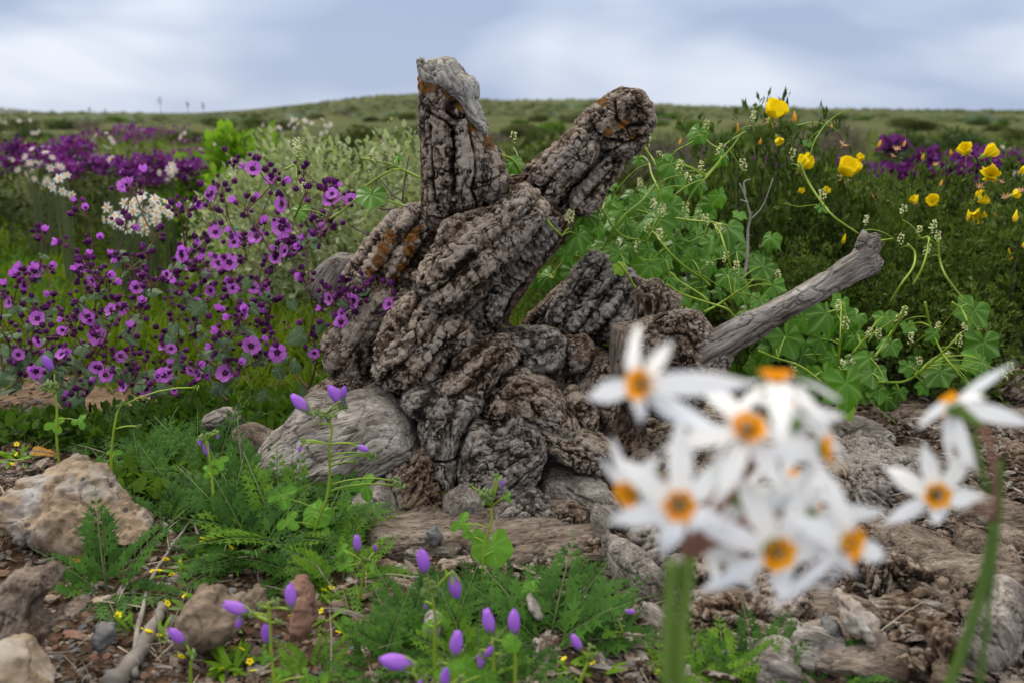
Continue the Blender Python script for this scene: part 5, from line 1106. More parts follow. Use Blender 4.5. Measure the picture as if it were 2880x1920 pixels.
stems = [  # (depth, region, pts)
    (1.60, 8, [(90, 455), (150, 550), (230, 605), (330, 680), (450, 720), (560, 745), (640, 720)]), (1.58, 8, [(345, 770), (430, 790), (560, 700), (640, 570), (720, 450), (880, 320), (980, 190)]), (1.60, 8, [(590, 190), (575, 330), (560, 400), (600, 470), (650, 550), (740, 620), (850, 640)]),
    (1.62, 8, [(910, 650), (960, 580), (1020, 650), (1100, 750), (1220, 860), (1350, 945), (1420, 1010)]), (1.66, 8, [(1140, 470), (1300, 490), (1420, 500), (1500, 515), (1570, 530)]), (1.66, 8, [(1440, 500), (1500, 590), (1540, 720), (1580, 850), (1610, 940), (1650, 980)]), (1.55, 8, [(1070, 1000), (1180, 1070), (1320, 1120), (1450, 1160), (1560, 1200), (1630, 1290)]),
    (1.56, 8, [(1370, 1220), (1480, 1160), (1590, 1090), (1700, 1020), (1760, 960)]), (1.48, 8, [(680, 820), (740, 900), (790, 980), (825, 1030)]), (1.84, 8, [(1370, 160), (1430, 90), (1490, 20)]), (1.70, 8, [(985, 460), (1010, 340), (1000, 230), (950, 120), (930, 30)]), (1.62, 8, [(160, 960), (200, 860), (330, 760)]),
    (1.62, 8, [(1090, 900), (1180, 980), (1330, 1070), (1400, 1130)]), (1.58, 8, [(1530, 1150), (1600, 1240), (1680, 1310)]),
    (1.60, 10, [(1090, 470), (1140, 580), (1220, 700), (1290, 780), (1420, 870)]), (1.78, 10, [(1150, 440), (1180, 350), (1240, 260), (1310, 205), (1390, 175)]), (1.75, 10, [(1080, 265), (1180, 250), (1260, 270), (1310, 300)]), (1.72, 10, [(360, 470), (400, 410), (470, 370), (520, 340)]), (1.72, 10, [(560, 340), (640, 390), (720, 340), (790, 300)]),
    (1.62, 10, [(210, 380), (260, 440), (290, 500)]), (1.80, 10, [(560, 560), (620, 490), (720, 380), (800, 260), (860, 190), (900, 110)]), (1.66, 10, [(1480, 920), (1560, 910), (1620, 900)]), (1.62, 10, [(1700, 930), (1740, 980), (1730, 1060), (1660, 1160), (1600, 1260)]), (1.62, 10, [(1870, 900), (1880, 1020), (1920, 1120), (2020, 1250)]), (1.64, 10, [(1780, 900), (1820, 900), (1790, 1040), (1730, 1160)]),
    (1.58, 7, [(1610, 410), (1740, 405), (1850, 330), (1950, 240), (2030, 155)]), (1.60, 7, [(1840, 0), (1870, 130), (1930, 260), (2000, 350), (2090, 460)]), (1.62, 7, [(940, 20), (980, 80), (1040, 60), (1100, 0)]), (1.62, 7, [(1460, 270), (1540, 180), (1640, 120), (1720, 60)]), (1.64, 7, [(1390, 350), (1400, 220), (1430, 110), (1420, 0)]), (1.6, 7, [(980, 250), (1080, 290), (1200, 330), (1320, 420)]), (1.6, 7, [(1580, 280), (1640, 200), (1700, 110), (1740, 20)]), (1.62, 7, [(1980, 0), (2030, 40), (2060, 100)]),
    (1.54, 5, [(740, 960), (650, 935), (570, 910)]), (1.58, 5, [(760, 790), (640, 735), (560, 705), (480, 690), (420, 675)]), (1.62, 5, [(400, 865), (480, 810), (560, 760), (640, 735)]), (1.60, 5, [(250, 1010), (330, 960), (400, 900), (480, 850)]), (1.50, 5, [(1200, 660), (1260, 690), (1310, 770), (1355, 852)]), (1.60, 5, [(0, 740), (60, 720), (70, 800)]), (1.45, 5, [(1435, 1000), (1480, 1060), (1530, 1105)])]
cl_cr = [(10, 310, 440), (10, 200, 595), (10, 545, 500), (10, 470, 565), (10, 570, 270), (10, 240, 845), (10, 315, 880), (10, 85, 940), (10, 185, 950), (10, 320, 745), (10, 455, 735), (10, 270, 715), (10, 640, 845), (10, 565, 800), (10, 680, 1005), (10, 735, 1065), (10, 585, 1065), (10, 975, 1105), (10, 1675, 745), (10, 1225, 660), (10, 1465, 800), (10, 1760, 860), (10, 1870, 890), (10, 1810, 965), (10, 1660, 905), (10, 1840, 835), (10, 1050, 430), (10, 835, 215), (10, 650, 405), (10, 420, 500), (10, 235, 365), (10, 780, 490),
         (7, 595, 30), (7, 1905, 130), (7, 2045, 135), (7, 2120, 130), (7, 1580, 285), (7, 1550, 160), (7, 1600, 165), (7, 1410, 320), (7, 1470, 315), (7, 1165, 340), (7, 1815, 305), (7, 1770, 190), (7, 1960, 280), (7, 2015, 200), (7, 2280, 340), (7, 2250, 375), (7, 1430, 110), (7, 1730, 55), (7, 1690, 95), (7, 1390, 20),
         (5, 1262, 565), (5, 480, 750), (5, 112, 850), (5, 480, 690), (5, 595, 695), (5, 70, 655), (5, 68, 605), (5, 1570, 1005), (5, 1850, 1150), (8, 1210, 1190), (8, 1600, 1070), (8, 290, 470), (8, 1040, 410), (8, 1020, 600)]
vdefs = [('vine', 'twining vine with leaves and cream flowers over the right side of the stump', (.30, 1.66)), ('vine', 'short vine runner with one hanging leaf left of the upright arm', (-.20, 1.66)), ('vine', 'vine sprawling on the ground below and right of the broken branch', (.55, 1.72)), ('vine', 'vine with hanging leaves beyond the tip of the broken branch', (.78, 1.75))]
VN = []
for nm, lb, (x, y) in vdefs: VN.append(empty(nm, (x, y, gz1(x, y)), 0, lb, 'vine'))
def vsel(u, v):
    if u < 1440: return VN[1] if u < 1300 else VN[0]
    if u > 2400 and v < 1010: return VN[3]
    return VN[2] if (v > 860 and u > 1950) or u > 2400 else VN[0]
SM = {id(v): MB() for v in VN}; snodes = []
random.seed(41)
for Y, rg, pts in stems:
    sp = R(rg, pts); n = len(sp); e = vsel(*sp[n // 2])
    w = [P(u, v, Y + .03 * sin(k * 1.3 + Y * 20)) for k, (u, v) in enumerate(sp)]
    c = crom(w, 5); mb_ = MB(); mb_.tube([q - e.location for q in c], [(.0021 if rg != 10 or Y < 1.7 else .0012) * (1 - .3 * k / len(c)) for k in range(len(c))], 7)
    link('stem', mb_.mesh('vine_stem', [M['gstem']]), e)
    snodes += [(q, id(e)) for q in c]
def connect(e, p, r=.0012):
    near = min(snodes, key=lambda q: (q[0] - p).length + (0 if q[1] == id(e) else .25))[0]
    if (near - p).length > .16: near = p + Vector((rnd(-.03, .03), .03, -.10))
    mid = near.lerp(p, .5) + Vector((0, 0, .2 * (near - p).length)); SM[id(e)].tube([q - e.location for q in bez(near, mid, p, 6)], r, 5)
for k, (rg, x, y, r, Y) in enumerate(VR):
    if r == 0: continue
    sc = R(rg, [(0, 0), (1, 0)]); s = sc[1][0] - sc[0][0]; u, v = R(rg, [(x, y)])[0]; e = vsel(u, v); rr = r * s / 2800 * Y
    d = Vector((rnd(-.5, .5), -.75, rnd(.25, 1.0))).normalized(); q = face(None, d, rnd(-.7, .7))
    p = P(u, v, Y) - (q @ Vector((0, .35, -.1))) * rr
    link('leaf', VL[k % 4], e, p - e.location, q, rr * 1.35); connect(e, p)
for (rg, x, y, r, Y) in VR2[:2]:
    s = 1 / 2.851 if rg == 8 else 1 / 1.8375; u, v = R(rg, [(x, y)])[0]; e = vsel(u, v); rr = r * s / 2800 * Y; link('leaf', VL2[0], e, P(u, v, Y) - e.location, face(None, (.2, -1, .4), .3), rr * 1.3)
# more leaves to fill the mass, smaller, further in
for k in range(190):
    rg, x0, y0, x1, y1 = random.choice([(8, 600, 200, 1900, 1200), (8, 300, 500, 1500, 1100), (8, 500, 100, 1500, 700), (7, 950, 100, 2200, 520), (7, 1000, 60, 1700, 500)])
    u, v = R(rg, [(rnd(x0, x1), rnd(y0, y1))])[0]; e = vsel(u, v); Y = min(rnd(1.72, 1.98), GY(v, .03)); rr = rnd(24, 54) / 2800 * Y
    d = Vector((rnd(-.6, .6), -.7, rnd(.2, 1.2))); q = face(None, d, rnd(-1, 1)); link('leaf', random.choice(VL), e, P(u, v, Y) - e.location, q, rr)
for rg, x, y in cl_cr:
    u, v = R(rg, [(x, y)])[0]; e = vsel(u, v); Y = rnd(1.58, 1.7) if u > 1400 else 1.56; 
    if 1500 < u < 1650 and v > 600: Y = 1.47
    Y = min(Y, GY(v, .02)); p = P(u, v, Y); link('flower_cluster', random.choice(CRM), e, p - e.location, (rnd(-.3, .3), rnd(-.3, .3), rnd(0, 6)), rnd(.0085, .0115)); connect(e, p - Vector((0, 0, .015)), .0008)
def tendril(e, pts, r=.0006, coil=0, turns=8):
    c = crom(pts, 10); n = len(c); out_ = []
    for k, q in enumerate(c):
        a = 2 * pi * turns * k / n; out_.append(q + Vector((cos(a), sin(a) * .6, sin(a) * .5)) * coil)
    SM[id(e)].tube([q - e.location for q in out_], r, 4, cap=False)
for Y, rg, pts, coil in [(1.56, 8, [(560, 390), (610, 510), (660, 600), (690, 680)], .0012), (1.56, 8, [(700, 720), (790, 700), (860, 790), (960, 800)], .002), (1.52, 8, [(500, 740), (560, 700), (640, 740), (700, 700)], .002), (1.50, 8, [(860, 1370), (960, 1300), (1060, 1250), (1120, 1260)], 0), (1.46, 8, [(1380, 1280), (1400, 1370), (1390, 1440), (1420, 1500)], 0), (1.46, 8, [(1590, 1450), (1620, 1350), (1700, 1220), (1690, 1130), (1660, 1090)], 0),
                       (1.50, 7, [(1480, 480), (1490, 530), (1460, 600)], .0012), (1.54, 7, [(1530, 460), (1590, 540), (1690, 620)], .0012), (1.7, 10, [(1010, 700), (1080, 720), (1140, 715), (1230, 705)], 0), (1.6, 5, [(275, 695), (330, 660), (420, 655)], 0), (1.58, 5, [(520, 850), (560, 780), (640, 740)], .001), (1.6, 5, [(690, 640), (740, 680), (765, 720)], .001),
                       (1.6, 8, [(1280, 880), (1380, 940), (1500, 1020)], 0), (1.64, 8, [(1290, 410), (1380, 460), (1450, 560), (1240, 660)], 0), (1.6, 8, [(1170, 1030), (1250, 1035), (1400, 1015)], .001), (1.58, 8, [(1750, 930), (1830, 960), (1850, 1030)], 0)]:
    tendril(VN[1] if (rg == 5) else vsel(*R(rg, pts)[1]), [P(u, v, Y) for u, v in R(rg, pts)], coil=coil)
for v_ in VN: tag(link('stalks', SM[id(v_)].mesh('leaf_stalks', [M['gstem']]), v_), kind='stuff')
# dead twigs in the vine
def twig_thing(name, segs, Y, r, mat, label, cat='twig', rg=8, group=None):
    mb = MB(); base = P(*R(rg, [segs[0][0]])[0], Y); base = Vector((base.x, Y, base.z))
    for i, s_ in enumerate(segs):
        w = [P(u, v, Y + .01 * sin(7 * k + i)) - base for k, (u, v) in enumerate(R(rg, s_))]; c = crom(w, 4); rr = r * (1 if i == 0 else .6)
        mb.tube(c, [rr * (1 - .65 * k / len(c)) for k in range(len(c))], 6)
    o = link(name, mb.mesh(name, [M[mat]]), None, base); tag(o, label, cat, group); return o
twig_thing('dead_twig', [[(1690, 950), (1715, 780), (1722, 560), (1740, 460), (1700, 300), (1655, 190)], [(1700, 280), (1690, 180), (1745, 155)], [(1740, 480), (1820, 400), (1870, 300), (1920, 150)], [(1720, 340), (1660, 320)]], 1.72, .003, 'twig_grey', 'forked pale dead twig standing in the vine right of the stump')
twig_thing('dead_twig', [[(1280, 1030), (1230, 900), (1170, 760), (1140, 640), (1120, 520), (1110, 430)], [(1180, 760), (1215, 680)]], 1.78, .0045, 'twig_grey', 'thick leaning dead twig among the vine leaves')
twig_thing('dead_twig', [[(950, 400), (880, 280), (800, 160), (700, 60)], [(800, 150), (870, 50)]], 1.9, .003, 'twig', 'dark dead twig behind the right flank of the leaning arm')
twig_thing('dead_twig', [[(650, 910), (665, 790), (680, 700), (690, 660)], [(655, 860), (600, 830)], [(670, 780), (700, 740)]], 1.6, .0016, 'twig', 'thin black twig just left of the upright arm', rg=5)
twig_thing('dead_twig', [[(660, 920), (600, 880), (540, 810), (490, 760)]], 1.62, .0016, 'twig', 'thin dark twig slanting left of the upright arm', rg=5)
twig_thing('dead_twig', [[(460, 1100), (400, 1070), (360, 1045), (345, 1020)], [(380, 1055), (375, 1030)]], 1.6, .0016, 'twig', 'small dark twig above the lichen covered block', rg=5)
twig_thing('dead_twig', [[(620, 955), (560, 960), (520, 950)]], 1.58, .0028, 'twig', 'short dark spiny twig by the hanging vine leaf', rg=5)
# ================================================================ ROCKS, LOGS AND DEBRIS OF THE FOREGROUND
def rock_mat(name, stops, patch=None, chips=True):
    m, t, b, o = new_mat(name); geo = N(t, 'ShaderNodeNewGeometry'); pos = geo.outputs['Position']; oi = N(t, 'ShaderNodeObjectInfo')
    n_ = N(t, 'ShaderNodeTexNoise', {'Vector': pos, 'Scale': 30., 'Detail': 6., 'Roughness': .65})
    s = N(t, 'ShaderNodeMath', {0: oi.outputs['Random'], 1: .22, 2: n_.outputs['Fac']}, operation='MULTIPLY_ADD')
    col = ramp(t, s.outputs[0], stops)
    if patch:
        p_ = N(t, 'ShaderNodeTexNoise', {'Vector': pos, 'Scale': 17., 'Detail': 4., 'Roughness': .6, 'Distortion': .6})
        f_ = N(t, 'ShaderNodeMapRange', {0: p_.outputs['Fac'], 1: .50, 2: .70})
        col = N(t, 'ShaderNodeMix', {0: f_.outputs[0], 6: col, 7: lin(patch)}, data_type='RGBA').outputs[2]
    if chips:
        v_ = N(t, 'ShaderNodeTexVoronoi', {'Vector': pos, 'Scale': 75.}); cc = N(t, 'ShaderNodeSeparateColor', {0: v_.outputs['Color']})
        k_ = N(t, 'ShaderNodeMath', {0: cc.outputs[0], 1: .90}, operation='GREATER_THAN'); d_ = N(t, 'ShaderNodeMath', {0: v_.outputs['Distance'], 1: .3}, operation='LESS_THAN')
        kk = N(t, 'ShaderNodeMath', {0: k_.outputs[0], 1: d_.outputs[0]}, operation='MULTIPLY')
        col = N(t, 'ShaderNodeMix', {0: kk.outputs[0], 6: col, 7: (.07, .06, .055, 1)}, data_type='RGBA').outputs[2]
    t.links.new(col, b.inputs['Base Color']); b.inputs['Roughness'].default_value = .85; b.inputs['Specular IOR Level'].default_value = .2
    f1 = N(t, 'ShaderNodeTexNoise', {'Vector': pos, 'Scale': 160., 'Detail': 6., 'Roughness': .7})
    bp = N(t, 'ShaderNodeBump', {'Height': f1.outputs['Fac'], 'Strength': .7, 'Distance': .003}); t.links.new(bp.outputs[0], b.inputs['Normal']); return m
M['rock_tan'] = rock_mat('tan_rock', [(.36, (.06, .042, .03)), (.5, (.16, .115, .078)), (.62, (.28, .21, .145)), (.8, (.40, .33, .25))], (.34, .33, .32))
M['rock_brown'] = rock_mat('brown_rock', [(.3, (.04, .03, .021)), (.55, (.12, .09, .064)), (.8, (.25, .19, .14))], chips=False)
M['rock_red'] = rock_mat('reddish_rock', [(.3, (.06, .03, .022)), (.55, (.17, .09, .065)), (.8, (.27, .16, .12))], chips=False)
M['rock_slate'] = rock_mat('slate_rock', [(.3, (.05, .052, .056)), (.55, (.12, .122, .125)), (.8, (.22, .215, .21))], chips=False)
M['quartz'] = rock_mat('quartz_rock', [(.3, (.12, .08, .055)), (.5, (.19, .14, .10)), (.7, (.33, .28, .24))], (.40, .38, .35), chips=False)
def piece(name, poly, T, mat, kind, label, cat, Y=None, voxel=.0021, tilt=(0, .3), p=2.6, round_=.8, sink=.012, drape=None, **kw):
    if Y is None: Y = GY(max(v for u, v in poly), sink) if True else Y
    V, Fc, c = inflate(poly, Y, T, voxel * 2.2, tilt if drape is None else (0, 0), p, round_)
    if drape is not None: V = drape_on(V, Y, T, drape); kw['drape'] = True
    V, Nn, Fc = remesh(V, Fc, voxel); V = smooth_np(V, Fc, 3, .6); Nn = normals_np(V, Fc)
    if kind == 'rock':
        SEED[0] += 1; s = SEED[0]; off = s * 1.3; kf = min(2.6, max(1., .045 / T)); V0 = V; V = V * kf
        f1, e1, c1 = voro(V * 16 + off, 3); f2, e2, c2 = voro(V * 42 + off, 5)
        d = fbm(V * 14 + off, 3, 1) * .012 + (c1 - .5) * .011 - (f1 - .5) * .010 + (c2 - .5) * .0035 - (f2 - .5) * .003 - sstep(.62, .8, vnoise(V * 55 + off, 4) * .5 + .5) * .004 + fbm(V * 120 + off, 2, 3) * .0025 - sstep(.2, .5, vnoise(V * 95 + off, 6)) * .0022
        V = V0 + Nn * (d / kf ** .75)[:, None]; at = {'hgt': d * 50, 'lich': 0 * d, 'ga': V[:, 0], 'gb': V[:, 2], 'gc': V[:, 1]}
    else: V, at = surface(V, Nn, Y, kind, ribc=tuple(c), **kw)
    org = np.array([V[:, 0].mean(), V[:, 1].mean(), V[:, 2].min()]); me = mesh_np(name, V - org, Fc, [M[mat]], attrs=at)
    return tag(link(name, me, None, tuple(org)), label, cat)
r9 = lambda p: R(9, p)
piece('rock', r9([(-60, 480), (0, 420), (40, 380), (170, 335), (200, 300), (300, 275), (420, 262), (560, 310), (700, 405), (800, 482), (920, 562), (955, 600), (930, 640), (800, 680), (560, 675), (380, 685), (200, 675), (60, 610), (-40, 570)]), .06, 'rock_tan', 'rock', 'big tan pitted rock with pale grey patches at the left', 'rock', tilt=(-.1, .6))
piece('rock', r9([(1118, 1190), (1150, 1080), (1190, 1010), (1280, 1003), (1380, 1050), (1470, 1090), (1485, 1150), (1430, 1230), (1340, 1275), (1200, 1268), (1130, 1240)]), .035, 'rock_brown', 'rock', 'fist sized pale brown rock at the lower left behind violet flowers', 'rock', voxel=.0018)
piece('rock', r9([(1768, 965), (1870, 930), (1925, 1000), (1915, 1200), (1850, 1245), (1768, 1215)]), .03, 'rock_red', 'rock', 'reddish brown square stone at the lower left centre', 'rock')
piece('rock', r9([(1478, 1035), (1540, 980), (1612, 1010), (1635, 1110), (1560, 1150), (1480, 1120)]), .025, 'rock_brown', 'rock', 'dull grey brown stone between the pale rock and the reddish stone', 'rock')
piece('rock', r9([(-40, 1360), (80, 1368), (160, 1430), (230, 1500), (310, 1580), (330, 1700), (-40, 1700)]), .05, 'rock_tan', 'rock', 'tan rock cut by the bottom left corner', 'rock')
piece('rock', r9([(555, 1235), (620, 1208), (705, 1240), (685, 1330), (600, 1372), (560, 1300)]), .018, 'rock_slate', 'rock', 'dark blue grey slate chip at the lower left', 'rock')
piece('rock', R(6, [(955, 1405), (985, 1345), (1035, 1335), (1058, 1390), (1030, 1440), (980, 1440)]), .009, 'rock_slate', 'rock', 'dark grey stone wedged at the foot of the stump', 'rock')
piece('driftwood', r9([(-30, 1000), (60, 935), (160, 900), (300, 868), (352, 980), (250, 1030), (205, 1080), (250, 1150), (330, 1105), (420, 1085), (545, 1095), (520, 1145), (400, 1175), (310, 1230), (262, 1300), (245, 1400), (150, 1430), (-30, 1400)]), .035, 'wood_dark', 'wood', 'gnarled brown root piece with a curved arm at the lower left', 'driftwood', ang=50, lump=2.6, crack=1.5)
r2 = lambda p: R(2, p); r7 = lambda p: R(7, p); r4 = lambda p: R(4, p)
for nm, pl, T, mt, kd, lb, ct, kw in [
    ('plank', r2([(1082, 870), (1110, 848), (1150, 862), (1300, 980), (1420, 1080), (1468, 1150), (1462, 1200), (1420, 1190), (1300, 1110), (1180, 1000)]), .014, 'wood_dark', 'wood', 'flat narrow brown plank lying at the lower right', 'plank', dict(ang=-38, lump=.5, crack=.4, p=4, round_=.6)),
    ('rock', r2([(985, 790), (1060, 775), (1085, 820), (1080, 930), (1010, 945), (980, 880)]), .02, 'rock_slate', 'rock', 'grey slate block beside the upper end of the brown plank', 'rock', {}),
    ('rock', r2([(1105, 700), (1150, 655), (1200, 670), (1260, 740), (1350, 830), (1345, 900), (1325, 980), (1240, 930), (1120, 820)]), .025, 'quartz', 'rock', 'white and brown quartz rock above the brown plank', 'rock', {}),
    ('bark_piece', r2([(1285, 600), (1310, 500), (1350, 370), (1400, 380), (1435, 400), (1420, 520), (1400, 600), (1340, 620)]), .022, 'bark', 'fibre', 'upright chunk of grey bark among the debris at the right', 'bark', dict(ang=75)),
    ('bark_piece', r2([(1430, 410), (1500, 385), (1620, 430), (1705, 490), (1700, 560), (1600, 570), (1480, 530), (1420, 480)]), .025, 'bark', 'bark', 'knobby ribbed bark piece right of the upright chunk', 'bark', dict(ang=-25, rib=.006, spacing=.018, scal=.004)),
    ('driftwood', r2([(1420, 560), (1560, 540), (1680, 590), (1780, 660), (1900, 760), (1880, 790), (1760, 720), (1600, 690), (1440, 640)]), .02, 'wood_dark', 'wood', 'split orange brown wood piece ending in fibres, right of the white blooms', 'driftwood', dict(ang=-35)),
    ('bark_piece', r2([(1360, 720), (1500, 690), (1620, 700), (1640, 750), (1560, 790), (1420, 790)]), .018, 'bark_brown', 'fibre', 'flat brown bark piece with a round hole above the long grey twigs', 'bark', dict(ang=5)),
    ('bark_piece', r2([(1690, 880), (1780, 850), (1860, 900), (1865, 1060), (1800, 1110), (1720, 1060), (1680, 980)]), .03, 'bark_brown', 'fibre', 'crumpled dark brown bark lump at the lower right', 'bark', dict(ang=80, lump=1.7)),
    ('bark_piece', r2([(1430, 950), (1520, 880), (1640, 850), (1660, 880), (1560, 930), (1450, 990)]), .012, 'bark_brown', 'fibre', 'thin curled brown bark strip below the twigs', 'bark', dict(ang=25)),
    ('driftwood', r2([(1960, 900), (2060, 780), (2090, 600), (2160, 640), (2220, 700), (2320, 760), (2360, 850), (2340, 980), (2240, 1060), (2060, 1100), (1950, 1060)]), .05, 'wood', 'wood', 'big weathered grey wood rosette at the lower right corner', 'driftwood', dict(ang=120, lump=2.0, crack=1.6)),
    ('driftwood', r2([(1850, 240), (1900, 225), (2000, 300), (2150, 370), (2280, 440), (2360, 540), (2360, 620), (2260, 560), (2100, 460), (1960, 420), (1860, 330)]), .03, 'wood_dark', 'wood', 'dark grey curved root in the debris at the right edge', 'driftwood', dict(ang=-35)),
    ('driftwood', r2([(1770, 390), (1850, 370), (1960, 420), (2060, 520), (2050, 580), (1950, 550), (1800, 470)]), .025, 'wood_dark', 'wood', 'frayed grey wood piece below the right white bloom', 'driftwood', dict(ang=-30)),
    ('bark_slab', r2([(60, 480), (140, 440), (300, 500), (450, 540), (600, 580), (620, 680), (480, 700), (200, 680), (60, 620)]), .035, 'bark', 'bark', 'lumpy brown bark slab just right of the thick green stems', 'bark', dict(ang=-10, rib=.005, spacing=.03, lump=1.3)),
    ('bark_slab', r2([(20, 700), (200, 690), (400, 720), (480, 780), (470, 900), (300, 960), (200, 980), (60, 920), (0, 800)]), .035, 'bark_brown', 'bark', 'ribbed brown bark slab lowest of the slabs by the green stems', 'bark', dict(ang=-15, rib=.004, spacing=.02)),
    ('bark_slab', r2([(470, 740), (560, 690), (700, 660), (850, 700), (905, 760), (935, 900), (850, 890), (700, 870), (560, 830)]), .03, 'bark', 'bark', 'crusty bark slab with knobbly top under the drooping white petals', 'bark', dict(ang=-10, lump=1.7)),
    ('driftwood', r2([(640, 900), (760, 880), (950, 940), (1120, 980), (1172, 1030), (1150, 1090), (1080, 1070), (980, 1110), (880, 1150), (760, 1060)]), .03, 'wood', 'wood', 'frayed grey wood block left of the brown plank', 'driftwood', dict(ang=-15, lump=1.6)),
    ('driftwood', r2([(480, 1060), (600, 1020), (720, 1040), (840, 1120), (870, 1200), (800, 1270), (560, 1240)]), .03, 'wood', 'wood', 'pale grey wood piece behind the ferny leaves at the bottom', 'driftwood', dict(ang=-30, lump=1.3)),
    ('driftwood', r2([(1020, 1120), (1100, 1080), (1200, 1070), (1260, 1110), (1200, 1150), (1080, 1160)]), .012, 'wood', 'wood', 'small frayed grey wood chip left of the lower end of the plank', 'driftwood', dict(ang=0)),
    ('rock', r2([(1690, 600), (1740, 570), (1820, 590), (1845, 640), (1780, 675), (1700, 660)]), .016, 'rock_brown', 'rock', 'flat grey brown stone below the knobby ribbed bark', 'rock', {}),
    ('rock', r2([(1875, 720), (1930, 680), (2010, 700), (2030, 760), (1960, 790), (1890, 770)]), .018, 'rock_brown', 'rock', 'rounded orange brown stone left of the grey wood rosette', 'rock', {}),
    ('rock', r2([(1530, 1160), (1560, 1040), (1595, 1020), (1605, 1100), (1580, 1180)]), .014, 'rock_brown', 'rock', 'upright thin olive stone right of the plank end', 'rock', {}),
    ('rock', r2([(1605, 1100), (1660, 1085), (1710, 1130), (1690, 1165), (1620, 1150)]), .014, 'rock_brown', 'rock', 'small rounded brown stone beside the upright thin stone', 'rock', {}),
    ('rock', r2([(1630, 1060), (1680, 1030), (1715, 1080), (1700, 1110), (1640, 1090)]), .012, 'rock_brown', 'rock', 'small grey brown stone above the rounded brown one', 'rock', {}),
    ('rock', r2([(1720, 1200), (1760, 1120), (1850, 1090), (1870, 1150), (1800, 1230)]), .02, 'rock_brown', 'rock', 'brown pointed stone at the bottom edge left of the thin green stem', 'rock', {}),
    ('driftwood', r7([(1290, 590), (1400, 600), (1550, 640), (1680, 715), (1700, 745), (1580, 740), (1420, 720), (1290, 690)]), .03, 'wood', 'wood', 'striped grey root with pin holes right of the white blooms', 'driftwood', dict(ang=-18)),
    ('driftwood', r7([(1530, 565), (1800, 572), (2100, 590), (2400, 600), (2400, 720), (2200, 690), (1950, 650), (1700, 630), (1540, 610)]), .035, 'wood_dark', 'wood', 'long dark log lying below the vine at the right edge', 'driftwood', dict(ang=-4)),
    ('driftwood', r7([(1700, 640), (1800, 625), (2000, 660), (2100, 700), (1960, 720), (1760, 690)]), .02, 'wood', 'wood', 'short grey wood piece lying in front of the long dark log', 'driftwood', dict(ang=-8)),
    ('bark_piece', r7([(1350, 770), (1500, 725), (1620, 740), (1720, 820), (1830, 870), (1890, 950), (1760, 1000), (1620, 1070), (1520, 1110), (1430, 1050), (1370, 950)]), .045, 'bark_grey', 'fibre', 'crumpled grey flaky bark mound between the white flower heads', 'bark', dict(ang=-30, lump=2.2)),
    ('bark_piece', r7([(1880, 760), (2000, 720), (2200, 740), (2400, 790), (2400, 900), (2200, 900), (2000, 860)]), .03, 'bark_brown', 'fibre', 'brown bark heap behind the right white flower head', 'bark', dict(ang=-15, lump=1.6)),
    ('bark_piece', r7([(2200, 460), (2260, 400), (2300, 350), (2400, 320), (2400, 540), (2280, 530)]), .035, 'bark', 'fibre', 'brown bark block at the right edge beside the vine', 'bark', dict(ang=30)),
    ('bark_piece', r7([(2150, 1200), (2260, 1180), (2400, 1240), (2400, 1340), (2260, 1310)]), .02, 'wood_dark', 'wood', 'dark wood piece at the right edge in the middle of the debris', 'bark', dict(ang=-25)),
    ('driftwood', F([(1960, 1170), (2120, 1225), (2370, 1330), (2370, 1400), (2150, 1325), (1990, 1245)]), .025, 'wood_dark', 'wood', 'long split grey wood slab running to the right edge under the right white flowers', 'driftwood', dict(ang=-23, lump=2.2, crack=1.8)),
    ('driftwood', F([(1600, 1335), (1800, 1325), (2000, 1395), (2045, 1440), (1850, 1445), (1650, 1405)]), .025, 'wood_dark', 'wood', 'dark split wood slab lying right of the thick green stems', 'driftwood', dict(ang=-14)),
    ('driftwood', F([(2100, 1115), (2370, 1175), (2370, 1235), (2200, 1205), (2080, 1160)]), .025, 'wood_dark', 'wood', 'brown split wood slab at the right edge behind the right white flower head', 'driftwood', dict(ang=-14)),
    ('driftwood', F([(1750, 1450), (1900, 1425), (2100, 1500), (2080, 1560), (1880, 1535)]), .02, 'wood_dark', 'wood', 'grey wood slab under the drooping petals near the bottom edge', 'driftwood', dict(ang=-18)),
    ('driftwood', F([(1930, 1060), (2090, 1035), (2200, 1080), (2150, 1125), (2000, 1135)]), .03, 'wood', 'wood', 'stringy grey wood slab between the two white flower heads', 'driftwood', dict(ang=-10)),
    ('bark_piece', r7([(1020, 1260), (1130, 1230), (1280, 1270), (1300, 1400), (1160, 1420), (1040, 1380)]), .03, 'bark', 'bark', 'brown bark block under the lowest orange crown', 'bark', dict(ang=-20, lump=1.4)),
    ('bark_piece', r7([(350, 1200), (440, 1180), (500, 1240), (480, 1340), (380, 1360), (340, 1290)]), .03, 'bark_grey', 'fibre', 'small dark rosette of bark seen left of the green stems', 'bark', dict(lump=1.8)),
    ('driftwood', R(3, [(-20, 400), (60, 390), (160, 410), (190, 440), (120, 470), (0, 470)]), .03, 'wood', 'wood', 'pale wood piece at the left edge above the big rock', 'driftwood', dict(ang=5)),
    ('driftwood', R(3, [(35, 330), (75, 318), (100, 350), (105, 395), (60, 400), (30, 380)]), .02, 'wood_dark', 'fibre', 'small knotty wood stub at the left edge below the purple flowers', 'driftwood', dict(ang=90)),
    ('driftwood', R(3, [(300, 300), (340, 285), (390, 300), (380, 345), (320, 350)]), .02, 'bark_brown', 'fibre', 'round knotty wood lump under the purple flowers', 'driftwood', {}),
    ('driftwood', R(3, [(415, 330), (450, 325), (540, 420), (600, 440), (590, 500), (540, 480), (460, 400)]), .02, 'wood_dark', 'wood', 'slanting brown root left of the pale stone in the herbs', 'driftwood', dict(ang=-50)),
